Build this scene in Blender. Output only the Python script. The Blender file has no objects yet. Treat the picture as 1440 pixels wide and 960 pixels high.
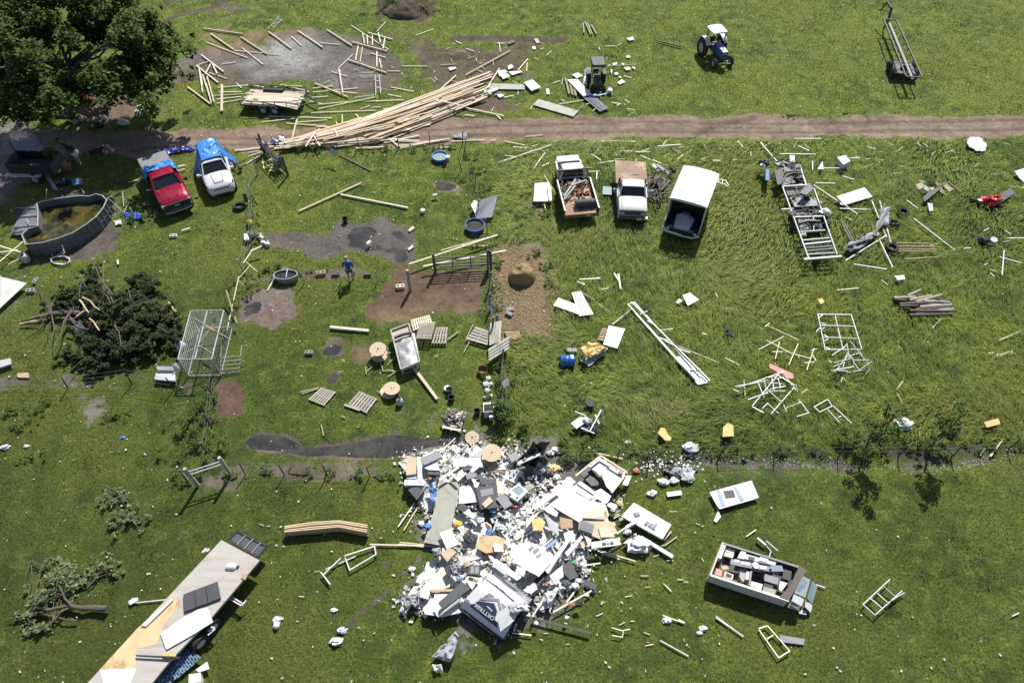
import bpy, bmesh, math, random
import numpy as np
from mathutils import Vector, Matrix
R = math.radians
SC = bpy.context.scene
COL = SC.collection
# ---------------------------------------------------------------- camera, world, sun
CAMH, PITCH, FPX = 29.0, R(52), 960.0
cam_d = bpy.data.cameras.new('camera'); cam_d.lens = 24; cam_d.sensor_width = 36
cam_d.clip_start = .5; cam_d.clip_end = 3000
cam = bpy.data.objects.new('camera', cam_d); COL.objects.link(cam)
cam.location = (0, 0, CAMH); cam.rotation_euler = (math.pi/2 - PITCH, 0, 0)
SC.camera = cam
W = bpy.data.worlds.new("World"); SC.world = W; W.use_nodes = True
SUN_DIR = Vector((.30, 1.0, 1.22)).normalized()      # towards the sun
sky = W.node_tree.nodes.new('ShaderNodeTexSky'); sky.sky_type = 'NISHITA'; sky.sun_disc = False
sky.sun_elevation = math.asin(SUN_DIR.z); sky.sun_rotation = math.atan2(SUN_DIR.x, SUN_DIR.y)
bg = W.node_tree.nodes['Background']; W.node_tree.links.new(sky.outputs[0], bg.inputs[0])
bg.inputs[1].default_value = .085
sd = bpy.data.lights.new('sun', 'SUN'); sd.energy = 5.0; sd.angle = R(.53); sd.color = (1, .96, .9)
sun = bpy.data.objects.new('sun', sd); COL.objects.link(sun)
sun.rotation_euler = SUN_DIR.to_track_quat('Z', 'Y').to_euler()
SC.view_settings.view_transform = 'Standard'; SC.view_settings.look = 'None'
SC.view_settings.exposure = .5; SC.view_settings.gamma = 1
SC.view_settings.use_curve_mapping = False
# ---------------------------------------------------------------- noise, heights, pixel to place
_rs = np.random.RandomState(5); _tab = _rs.rand(256, 256)
def vnoise(x, y):
    x = np.asarray(x, float); y = np.asarray(y, float)
    xi = np.floor(x).astype(int); yi = np.floor(y).astype(int); fx = x - xi; fy = y - yi
    fx = fx*fx*(3-2*fx); fy = fy*fy*(3-2*fy)
    a = _tab[xi & 255, yi & 255]; b = _tab[(xi+1) & 255, yi & 255]
    c = _tab[xi & 255, (yi+1) & 255]; d = _tab[(xi+1) & 255, (yi+1) & 255]
    return (a*(1-fx)+b*fx)*(1-fy) + (c*(1-fx)+d*fx)*fy
def fbm(x, y, s, o=4):
    t = 0; a = .5; n = 0
    x = np.asarray(x, float)/s + 37.1; y = np.asarray(y, float)/s + 11.7
    for i in range(o):
        t = t + a*vnoise(x, y); n += a; x = x*2.03+5.2; y = y*2.03+1.3; a *= .5
    return t/n
def ray(px, py):
    v = Vector(((px-720)/FPX, (480-py)/FPX, -1.0)); v.rotate(cam.rotation_euler); return v
def flat(px, py, z=0.0):
    d = ray(px, py); t = (z-CAMH)/d.z
    return (d.x*t, d.y*t)
def sst(a, b, v): v = np.clip((v-a)/(b-a), 0, 1); return v*v*(3-2*v)
def sdist(poly, X, Y):
    """signed distance to a polygon, inside negative"""
    d = np.full(X.shape, 1e9); ins = np.zeros(X.shape, bool); n = len(poly)
    for i in range(n):
        ax, ay = poly[i]; bx, by = poly[(i+1) % n]
        ex, ey = bx-ax, by-ay; l = ex*ex+ey*ey+1e-9
        t = np.clip(((X-ax)*ex+(Y-ay)*ey)/l, 0, 1)
        d = np.minimum(d, np.hypot(X-ax-t*ex, Y-ay-t*ey))
        c = ((ay > Y) != (by > Y)) & (X < (bx-ax)*(Y-ay)/((by-ay) if by != ay else 1e-9)+ax)
        ins ^= c
    return np.where(ins, -d, d)
def ldist(line, X, Y):
    d = np.full(X.shape, 1e9)
    for i in range(len(line)-1):
        ax, ay = line[i]; bx, by = line[i+1]; ex, ey = bx-ax, by-ay
        t = np.clip(((X-ax)*ex+(Y-ay)*ey)/(ex*ex+ey*ey+1e-9), 0, 1)
        d = np.minimum(d, np.hypot(X-ax-t*ex, Y-ay-t*ey))
    return d
# soil patches: name, pixel outline, colour, soft edge (m), depth of hollow (m), wetness
TAN = (.215,.155,.112); GRV = (.125,.114,.098); MUD = (.10,.074,.052); WETM = (.085,.073,.06); DARK = (.045,.038,.03); HAY = (.165,.115,.062)
PATCH = [
 ('far_mud', [(215,-5),(355,-5),(350,12),(330,28),(290,34),(255,22),(225,10)], (.10,.08,.06), 1.6, .0, .5, .55),
 ('heap_soil', [(528,-8),(612,-8),(610,12),(590,30),(545,24)], (.055,.04,.028), 1.0, .0, 0, .9),
 ('gravel_yard', [(150,96),(225,96),(262,78),(292,58),(340,44),(400,40),(470,44),(535,60),(570,80),(580,105),(556,126),(500,128),(420,118),(330,120),(260,122),(150,124)], GRV, .55, .0, .35, 1),
 ('pale_streak', [(385,62),(420,66),(425,92),(395,95),(380,80)], (.23,.225,.215), .8, .0, .8, 1), ('pale_streak_two', [(345,38),(378,36),(368,52),(350,50)], (.24,.23,.21), .6, .0, .5, 1), ('wet_rut', [(632,49),(680,50),(740,50),(790,50),(785,60),(740,62),(680,60),(640,60)], (.10,.10,.10), .5, .05, .9, .9), ('wet_rut_two', [(595,76),(640,78),(685,80),(690,88),(640,88),(600,86)], (.10,.10,.10), .5, .05, .9, .9), ('verge_mud', [(270,100),(310,120),(280,132),(255,125)], MUD, .8, 0, .2, .7),
 ('brown_rim', [(275,40),(350,36),(400,40),(350,58),(290,66),(268,56)], (.19,.125,.08), .9, 0, 0, .6),
 ('churned_mud', [(535,52),(600,48),(640,52),(700,60),(760,52),(800,56),(760,80),(740,110),(700,120),(640,135),(560,132),(575,100)], MUD, 1.3, .02, .4, .62),
 ('board_mud', [(650,130),(720,128),(750,148),(735,164),(640,166)], MUD, 1.0, 0, .3, .7),
 ('tractor_mud', [(770,108),(830,104),(880,100),(900,118),(860,136),(800,128)], (.12,.10,.07), 1.2, 0, .1, .35),
 ('dirt_road', [(-60,262),(-60,178),(0,176),(60,178),(150,181),(260,182),(400,179),(480,176),(600,168),(720,164),(900,163),(1100,163),(1300,160),(1500,161),(1500,190),(1300,193),(1100,192),(900,194),(760,198),(640,203),(520,206),(420,208),(340,213),(290,216),(200,222),(120,214),(60,225),(0,250)], TAN, .38, .03, .06, 1),
 ('left_lane', [(-60,170),(10,165),(50,175),(70,205),(40,240),(-20,300),(-60,320)], (.17,.15,.13), .8, .03, .3, .85),
 ('trunk_soil', [(90,120),(160,115),(215,135),(215,160),(160,185),(95,180),(80,150)], (.14,.10,.07), 1.2, 0, 0, .7),
 ('mud_pool', [(380,332),(410,327),(440,331),(470,318),(500,312),(540,310),(570,318),(585,330),(588,350),(580,372),(552,374),(545,362),(500,358),(440,362),(400,352),(383,346)], WETM, .35, .05, .9, 1),
 ('path_line', [(330,394),(395,382),(450,380),(555,378),(600,372),(690,372),(690,380),(600,384),(540,390),(440,390),(400,392),(345,404)], (.12,.10,.08), .4, .0, .3, .75),
 ('mud_pen', [(512,440),(520,405),(560,388),(620,375),(688,372),(692,420),(690,446),(640,450),(600,448),(560,452),(532,462)], (.115,.072,.05), .6, .03, .15, 1),
 ('mud_grey', [(330,425),(345,410),(385,402),(412,412),(406,440),(380,462),(352,455),(338,470),(330,450)], (.15,.115,.095), .45, .04, .6, 1),
 ('soil_bed', [(309,540),(330,534),(342,545),(340,580),(310,582)], (.10,.06,.045), .15, .05, 0, 1),
 ('hay_ground', [(692,350),(720,338),(755,345),(770,370),(778,420),(772,470),(700,472),(694,420)], HAY, .5, .0, 0, 1),
 ('spring_path', [(745,282),(762,282),(768,318),(752,330),(742,310)], (.17,.14,.11), .6, 0, .2, .6),
 ('mud_hole', [(497,487),(512,480),(523,488),(520,504),(505,508),(497,500)], (.085,.055,.04), .3, .04, .5, 1),
 ('mud_small', [(592,252),(620,246),(650,256),(655,268),(635,272),(612,270)], (.17,.135,.09), .45, .03, .5, .85),
 ('mud_drop', [(450,490),(470,480),(486,484),(480,500),(462,506),(450,502)], WETM, .3, .05, .9, .95),
 ('mud_drop_two', [(458,522),(472,516),(480,524),(474,540),(460,540)], WETM, .3, .04, .9, .8),
 ('long_puddle_mud', [(340,618),(362,607),(400,608),(430,622),(470,618),(520,612),(560,606),(600,610),(650,606),(665,618),(640,630),(580,640),(545,646),(500,650),(440,648),(390,640),(350,632)], (.075,.066,.055), .4, .07, .9, 1),
 ('mesh_soil', [(560,560),(640,575),(700,585),(705,615),(640,620),(570,650),(545,640),(575,600)], (.14,.10,.06), 1.0, 0, .2, .5),
 ('yard_wear', [(560,470),(640,460),(690,480),(695,560),(690,610),(650,600),(640,540),(600,500)], (.15,.115,.06), 1.6, 0, 0, .38),
 ('fence_soil', [(300,644),(420,654),(560,656),(570,672),(400,670),(310,668),(260,690),(240,670)], (.13,.10,.07), .7, 0, .1, .7),
 ('left_line', [(-40,532),(60,534),(150,540),(270,536),(268,548),(150,552),(60,545),(-40,542)], (.11,.095,.075), .5, .02, .2, .7),
 ('left_patch', [(108,556),(140,552),(150,575),(140,600),(115,595)], (.15,.13,.11), .6, .0, .1, .55),
 ('fence_foot', [(236,655),(290,650),(345,665),(340,700),(260,690)], (.12,.10,.08), .8, 0, .1, .65),
 ('wreck_soil', [(560,620),(700,610),(800,620),(890,650),(870,740),(820,830),(760,880),(690,900),(560,870),(600,780),(570,720)], (.15,.14,.12), .8, 0, 0, .68),
 ('ditch', [(860,628),(960,632),(1060,630),(1190,632),(1300,632),(1440,622),(1520,615),(1520,645),(1440,652),(1330,664),(1180,666),(1060,662),(960,664),(880,658)], (.035,.036,.018), .6, .22, .1, .7),  # shade of the ditch painted into its very dark ground colour
 ('ditch_line', [(980,641),(1080,646),(1200,650),(1320,654),(1440,632),(1520,622),(1520,630),(1440,641),(1325,664),(1200,660),(1080,654),(980,650)], (.085,.08,.062), .3, .1, .5, .75),
 ('shade_soil', [(0,380),(60,380),(40,440),(0,450)], (.12,.11,.09), 1.0, 0, 0, .4),  # thin grey brown soil along the left edge
 ('chassis_soil', [(1140,275),(1175,270),(1190,300),(1180,340),(1155,330)], (.13,.11,.08), .8, 0, 0, .5),
 ('pool_soil', [(20,300),(60,270),(150,270),(170,300),(150,350),(60,365),(20,340)], (.1,.085,.07), .7, 0, .2, .8),
 ('field_spot', [(1060,64),(1090,62),(1098,72),(1080,76)], (.10,.08,.05), .8, .02, .2, .6),
 ('cleat_spot', [(1318,96),(1350,92),(1340,116),(1312,120)], (.15,.16,.08), .7, 0, 0, .4),
]
TRACK = [([(560,780),(500,830),(440,875),(390,905),(360,930)], .2, .5), ([(600,775),(545,830),(480,885),(430,915)], .25, .6), ([(555,725),(480,700),(400,672)], .3, .3),
 ([(200,196),(450,192),(700,177),(900,171),(1100,174),(1440,168)], .16, .8), ([(200,208),(450,200),(700,188),(900,184),(1100,186),(1440,181)], .16, .8), ([(820,178),(960,178),(1100,181)], .1, .8), ([(730,170),(860,168)], .1, .7), ([(650,190),(740,193)], .2, .8),([(980,188),(1010,175),(1060,166)], .3, .8),
 ([(600,85),(640,80),(700,82)], .5, .8), ([(590,100),(650,92),(720,96)], .4, .6),([(640,54),(700,54),(790,56)], .5, .9),([(740,60),(735,80),(720,105)], .5, .6),
 ([(880,765),(960,790),(1005,810)], .35, .5),([(1150,820),(1200,855),(1290,900),(1360,960)], .35, .4),([(1140,920),(1190,905),(1260,880)], .35, .35),([(150,740),(260,700),(330,735)], .2, .3),
 ([(320,-4),(300,10),(250,22),(215,35)], .35, .8),([(350,15),(310,24),(285,32)], .25, .7),([(760,800),(720,860),(700,930)], .3, .35)]
PW = [(n, [flat(*p) for p in po], c, e, dp, w, a) for n, po, c, e, dp, w, a in PATCH]
TW = [([flat(*p) for p in po], w, a) for po, w, a in TRACK]
PD = {p[0]: p for p in PW}
def ground_h(X, Y):
    X = np.asarray(X, float); Y = np.asarray(Y, float)
    h = (fbm(X, Y, 9, 2)-.5)*.10 + (fbm(X, Y, 1.3, 3)-.5)*.05
    near = (np.abs(X) < 60) & (Y > 0) & (Y < 75)
    if np.any(near):
        for n, po, c, e, dp, w, a in PW:
            if dp:
                d = sdist(po, X, Y); h = h - dp*sst(.25, -.7, d)
    return h
GR = .2; _gx = np.arange(-60, 60.01, GR); _gy = np.arange(0, 75.01, GR); _GX, _GY = np.meshgrid(_gx, _gy, indexing='ij')
_GH = ground_h(_GX, _GY)
def samp(A, X, Y):
    u = np.clip((np.asarray(X, float)+60)/GR, 0, A.shape[0]-1.001); v = np.clip(np.asarray(Y, float)/GR, 0, A.shape[1]-1.001)
    i = u.astype(int); j = v.astype(int); fx = u-i; fy = v-j
    if A.ndim == 3: fx = fx[..., None]; fy = fy[..., None]
    return (A[i, j]*(1-fx)+A[i+1, j]*fx)*(1-fy)+(A[i, j+1]*(1-fx)+A[i+1, j+1]*fx)*fy
def gz(x, y): return float(samp(_GH, x, y))
def P(px, py, z=0.0):
    """point z above the ground seen at a pixel"""
    x, y = flat(px, py, z); return Vector((x, y, gz(x, y)+z))
# ---------------------------------------------------------------- node helpers and materials
MATS = {}
def nmat(name):
    m = bpy.data.materials.new(name); m.use_nodes = True; nt = m.node_tree
    return m, nt, nt.nodes, nt.links, nt.nodes['Principled BSDF']
def N(nt, t, **kw):
    n = nt.nodes.new(t)
    for k, v in kw.items():
        if k.startswith('i_'): n.inputs[k[2:].replace('_', ' ')].default_value = v
        else: setattr(n, k, v)
    return n
def noise(nt, scale, detail=4, rough=.6, vec=None):
    n = N(nt, 'ShaderNodeTexNoise'); n.inputs['Scale'].default_value = scale; n.inputs['Detail'].default_value = detail
    n.inputs['Roughness'].default_value = rough
    if vec is not None: nt.links.new(vec, n.inputs['Vector'])
    return n.outputs[0]
def ramp(nt, f, a, b):
    r = N(nt, 'ShaderNodeMapRange'); r.interpolation_type = 'SMOOTHSTEP'
    r.inputs[1].default_value = a; r.inputs[2].default_value = b; nt.links.new(f, r.inputs[0]); return r.outputs[0]
def mixc(nt, f, a, b, mode='MIX'):
    m = N(nt, 'ShaderNodeMix', data_type='RGBA', blend_type=mode)
    for k, s in ((0, f), (6, a), (7, b)):
        if isinstance(s, (int, float)): m.inputs[k].default_value = s
        elif isinstance(s, tuple): m.inputs[k].default_value = (*s[:3], 1)
        else: nt.links.new(s, m.inputs[k])
    return m.outputs[2]
def math_(nt, op, a, b=0.0):
    m = N(nt, 'ShaderNodeMath', operation=op)
    for k, s in ((0, a), (1, b)):
        if isinstance(s, (int, float)): m.inputs[k].default_value = s
        else: nt.links.new(s, m.inputs[k])
    return m.outputs[0]
def pos(nt): return N(nt, 'ShaderNodeNewGeometry').outputs['Position']
def attr(nt, name, out=2): a = N(nt, 'ShaderNodeAttribute'); a.attribute_name = name; return a.outputs[out]
def bump(nt, h, strength, dist, bsdf):
    b = N(nt, 'ShaderNodeBump'); b.inputs['Strength'].default_value = strength; b.inputs['Distance'].default_value = dist
    nt.links.new(h, b.inputs['Height']); nt.links.new(b.outputs[0], bsdf.inputs['Normal'])
def grass_colour(nt, p):
    """green with patches of yellow green, dark green and straw; 'dry' and 'tone' come from the mesh"""
    c = mixc(nt, ramp(nt, noise(nt, .22, 3, .6, p), .35, .68), (.066,.112,.017), (.135,.170,.024))
    c = mixc(nt, ramp(nt, noise(nt, 1.3, 4, .65, p), .42, .72), c, (.195,.236,.038))
    c = mixc(nt, ramp(nt, noise(nt, .75, 4, .65, p), .50, .74), c, (.034,.062,.012))
    c = mixc(nt, ramp(nt, noise(nt, .09, 3, .55, p), .45, .62), c, mixc(nt, .5, c, (.17,.18,.03)))
    f = math_(nt, 'ADD', attr(nt, 'dry'), math_(nt, 'MULTIPLY', math_(nt, 'SUBTRACT', noise(nt, 1.8, 4, .7, p), .5), 1.1))
    c = mixc(nt, ramp(nt, f, .42, .95), c, (.22,.205,.075))
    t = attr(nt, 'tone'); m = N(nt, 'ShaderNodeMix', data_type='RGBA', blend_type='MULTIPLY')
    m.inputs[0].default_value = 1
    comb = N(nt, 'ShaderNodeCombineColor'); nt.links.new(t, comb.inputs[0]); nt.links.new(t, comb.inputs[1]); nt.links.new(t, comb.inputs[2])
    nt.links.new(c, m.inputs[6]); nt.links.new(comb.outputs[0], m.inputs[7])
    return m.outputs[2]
def make_ground_mat():
    m, nt, n, l, b = nmat('ground'); p = pos(nt)
    g = grass_colour(nt, p)
    g = mixc(nt, ramp(nt, noise(nt, 9, 4, .7, p), .35, .7), g, (.03,.045,.012), 'MIX')
    soil = attr(nt, 'soilcol', 0)
    v = N(nt, 'ShaderNodeHueSaturation'); l.new(soil, v.inputs['Color'])
    vv = math_(nt, 'ADD', math_(nt, 'MULTIPLY', math_(nt, 'ADD', noise(nt, 2.3, 8, .8, p), math_(nt, 'MULTIPLY', noise(nt, .55, 4, .7, p), .9)), 1.9), -.80); l.new(vv, v.inputs['Value'])
    soil = mixc(nt, ramp(nt, noise(nt, 14, 3, .6, p), .64, .76), v.outputs[0], (.26,.235,.19))
    f = math_(nt, 'ADD', attr(nt, 'soil'), math_(nt, 'MULTIPLY', math_(nt, 'SUBTRACT', noise(nt, 1.9, 7, .72, p), .5), 1.5))
    f = ramp(nt, f, .42, .58)
    l.new(mixc(nt, f, g, soil), b.inputs['Base Color'])
    wet = math_(nt, 'MULTIPLY', attr(nt, 'wet'), f)
    wn = ramp(nt, math_(nt, 'ADD', wet, math_(nt, 'SUBTRACT', noise(nt, 2.5, 5, .7, p), .5)), .35, .95)
    l.new(math_(nt, 'SUBTRACT', .95, math_(nt, 'MULTIPLY', wn, .60)), b.inputs['Roughness'])
    b.inputs['Specular IOR Level'].default_value = .25
    bump(nt, math_(nt, 'ADD', noise(nt, 5, 8, .75, p), math_(nt, 'MULTIPLY', noise(nt, 22, 3, .6, p), .3)), .8, .12, b)
    return m
M_GROUND = make_ground_mat()
DRYP = [([(1000,290),(1060,270),(1110,300),(1150,360),(1100,420),(1000,400),(985,340)], .52), ([(1170,300),(1290,330),(1320,390),(1200,360)], .5), ([(860,340),(960,350),(930,385),(840,375)], .42), ([(1240,210),(1400,215),(1400,235),(1240,235)], .45), ([(870,575),(960,570),(970,590),(900,595)], .9), ([(600,520),(700,500),(700,580),(640,560)], .35),
        ([(1190,690),(1330,690),(1340,830),(1200,800)], .32), ([(150,330),(270,330),(270,380),(170,380)], .4), ([(330,640),(560,650),(560,670),(320,665)], .7), ([(100,590),(250,620),(230,860),(90,780)], .25), ([(0,560),(50,560),(40,620),(0,620)], .4)]
DRYW = [([flat(*p) for p in po], v) for po, v in DRYP]
TALL = [flat(*p) for p in [(702,330),(700,215),(760,200),(1100,197),(1500,196),(1500,600),(1300,640),(1100,625),(880,640),(780,640),(705,620),(702,480),(778,470),(778,350)]]
def attrs(X, Y):
    soil = np.zeros(X.shape); colr = np.zeros(X.shape+(3,)); colr[...] = MUD; wet = np.zeros(X.shape)
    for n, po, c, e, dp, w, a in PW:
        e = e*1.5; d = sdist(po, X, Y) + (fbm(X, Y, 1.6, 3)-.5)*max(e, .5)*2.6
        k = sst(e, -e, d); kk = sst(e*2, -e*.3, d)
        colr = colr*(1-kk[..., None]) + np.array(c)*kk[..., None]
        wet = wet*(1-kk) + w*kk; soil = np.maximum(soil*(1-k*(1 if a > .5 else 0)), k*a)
    for li, wd, a in TW:
        d = ldist(li, X, Y); k = sst(wd*1.6, wd*.4, d)*a
        colr = colr*(1-k[..., None]*.65) + np.array((.05,.04,.03))*k[..., None]*.65
        soil = np.maximum(soil, k*(.6+.5*fbm(X, Y, 1.2, 2)))
    dry = np.zeros(X.shape)
    for po, v in DRYW: dry = np.maximum(dry, v*sst(2.0, -1.2, sdist(po, X, Y)))
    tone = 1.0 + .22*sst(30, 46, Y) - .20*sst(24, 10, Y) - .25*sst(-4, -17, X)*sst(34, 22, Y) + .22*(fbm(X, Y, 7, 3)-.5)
    tl = sst(.6, -.6, sdist(TALL, X, Y))
    return soil, colr, wet, dry, tone, tl
def put_attr(me, name, typ, data, dom='POINT'):
    a = me.attributes.new(name, typ, dom)
    if typ == 'FLOAT': a.data.foreach_set('value', np.ascontiguousarray(data, dtype=np.float32).ravel())
    else: a.data.foreach_set('color', np.ascontiguousarray(data, dtype=np.float32).ravel())
def raw_mesh(name, co, faces, n, mat):
    me = bpy.data.meshes.new(name); nf = len(faces)//n
    me.vertices.add(len(co)); me.vertices.foreach_set('co', np.ascontiguousarray(co, dtype=np.float32).ravel())
    me.loops.add(nf*n); me.loops.foreach_set('vertex_index', np.ascontiguousarray(faces, dtype=np.int32))
    me.polygons.add(nf); me.polygons.foreach_set('loop_start', np.arange(0, nf*n, n, dtype=np.int32))
    me.polygons.foreach_set('loop_total', np.full(nf, n, dtype=np.int32))
    me.materials.append(mat); me.update(calc_edges=True); return me
def build_ground():
    xs = np.concatenate([-60-np.geomspace(1, 500, 14)[::-1], np.arange(-60, 60.01, .25), 60+np.geomspace(1, 500, 14)])
    ys = np.concatenate([-np.geomspace(1, 300, 12)[::-1], np.arange(0, 75.01, .25), 75+np.geomspace(1, 700, 14)])
    X, Y = np.meshgrid(xs, ys); Z = ground_h(X, Y)
    co = np.stack([X, Y, Z], -1).reshape(-1, 3)
    soil, colr, wet, dry, tone, tl = attrs(X, Y)
    nx, ny = len(xs), len(ys); i = np.arange(nx-1); j = np.arange(ny-1); I, J = np.meshgrid(i, j)
    q = np.stack([J*nx+I, J*nx+I+1, (J+1)*nx+I+1, (J+1)*nx+I], -1).reshape(-1, 4)
    cx = .5*(xs[I]+xs[I+1]).ravel(); cy = .5*(ys[J]+ys[J+1]).ravel()
    own = np.zeros(len(q), int)
    groups = [('ground', []), ('dirt_road', ['dirt_road']), ('gravel_yard', ['gravel_yard']), ('mud_patch', ['mud_pool', 'mud_pen', 'mud_grey', 'long_puddle_mud']), ('lane', ['left_lane']), ('ditch', ['ditch', 'ditch_line'])]
    for gi, (g, ns) in enumerate(groups):
        for nn in ns: own[(sdist(PD[nn][1], cx, cy) < 0) & (own == 0)] = gi
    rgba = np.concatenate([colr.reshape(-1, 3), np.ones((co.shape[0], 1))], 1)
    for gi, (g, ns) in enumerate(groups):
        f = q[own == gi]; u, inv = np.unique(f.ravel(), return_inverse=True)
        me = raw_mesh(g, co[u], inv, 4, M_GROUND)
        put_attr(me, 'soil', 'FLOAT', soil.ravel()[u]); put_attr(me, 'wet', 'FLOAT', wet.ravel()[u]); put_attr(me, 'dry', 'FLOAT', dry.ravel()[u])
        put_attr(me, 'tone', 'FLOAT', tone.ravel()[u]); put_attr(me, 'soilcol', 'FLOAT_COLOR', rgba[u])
        me.polygons.foreach_set('use_smooth', np.ones(len(f), bool))
        o = bpy.data.objects.new(g, me); COL.objects.link(o); o['kind'] = 'structure'
build_ground()
# ---------------------------------------------------------------- surface materials
def mat(name, col=(.5,.5,.5), rough=.6, metal=0.0, var=.18, scale=3.0, bmp=.15, grain=None, dirt=None, coat=0.0, spec=.5, alpha=1.0):
    if name in MATS: return MATS[name]
    m, nt, n, l, b = nmat(name); MATS[name] = m
    tc = N(nt, 'ShaderNodeTexCoord').outputs['Object']; rnd = N(nt, 'ShaderNodeObjectInfo').outputs['Random']
    mp = N(nt, 'ShaderNodeMapping'); l.new(tc, mp.inputs[0])
    if grain: mp.inputs['Scale'].default_value = grain
    off = N(nt, 'ShaderNodeCombineXYZ'); l.new(math_(nt, 'MULTIPLY', rnd, 37.0), off.inputs[0]); l.new(math_(nt, 'MULTIPLY', rnd, 91.0), off.inputs[1])
    l.new(off.outputs[0], mp.inputs['Location']); v = mp.outputs[0]
    f = noise(nt, scale, 6, .65, v)
    hs = N(nt, 'ShaderNodeHueSaturation'); hs.inputs['Color'].default_value = (*col, 1)
    val = math_(nt, 'ADD', math_(nt, 'MULTIPLY', math_(nt, 'SUBTRACT', f, .5), var*3), math_(nt, 'ADD', 1-var*.5, math_(nt, 'MULTIPLY', rnd, var)))
    l.new(val, hs.inputs['Value']); c = hs.outputs[0]
    if dirt:
        dc, lo, hi = dirt; c = mixc(nt, ramp(nt, noise(nt, scale*.7, 7, .7, v), lo, hi), c, dc)
    l.new(c, b.inputs['Base Color']); b.inputs['Metallic'].default_value = metal; b.inputs['Specular IOR Level'].default_value = spec
    l.new(math_(nt, 'ADD', rough-.08, math_(nt, 'MULTIPLY', noise(nt, scale*2, 3, .6, v), .18)), b.inputs['Roughness'])
    if coat: b.inputs['Coat Weight'].default_value = coat
    if bmp: bump(nt, noise(nt, scale*3, 5, .6, v), bmp, .02, b)
    return m
GRN = (.6, 9, 9)
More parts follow.
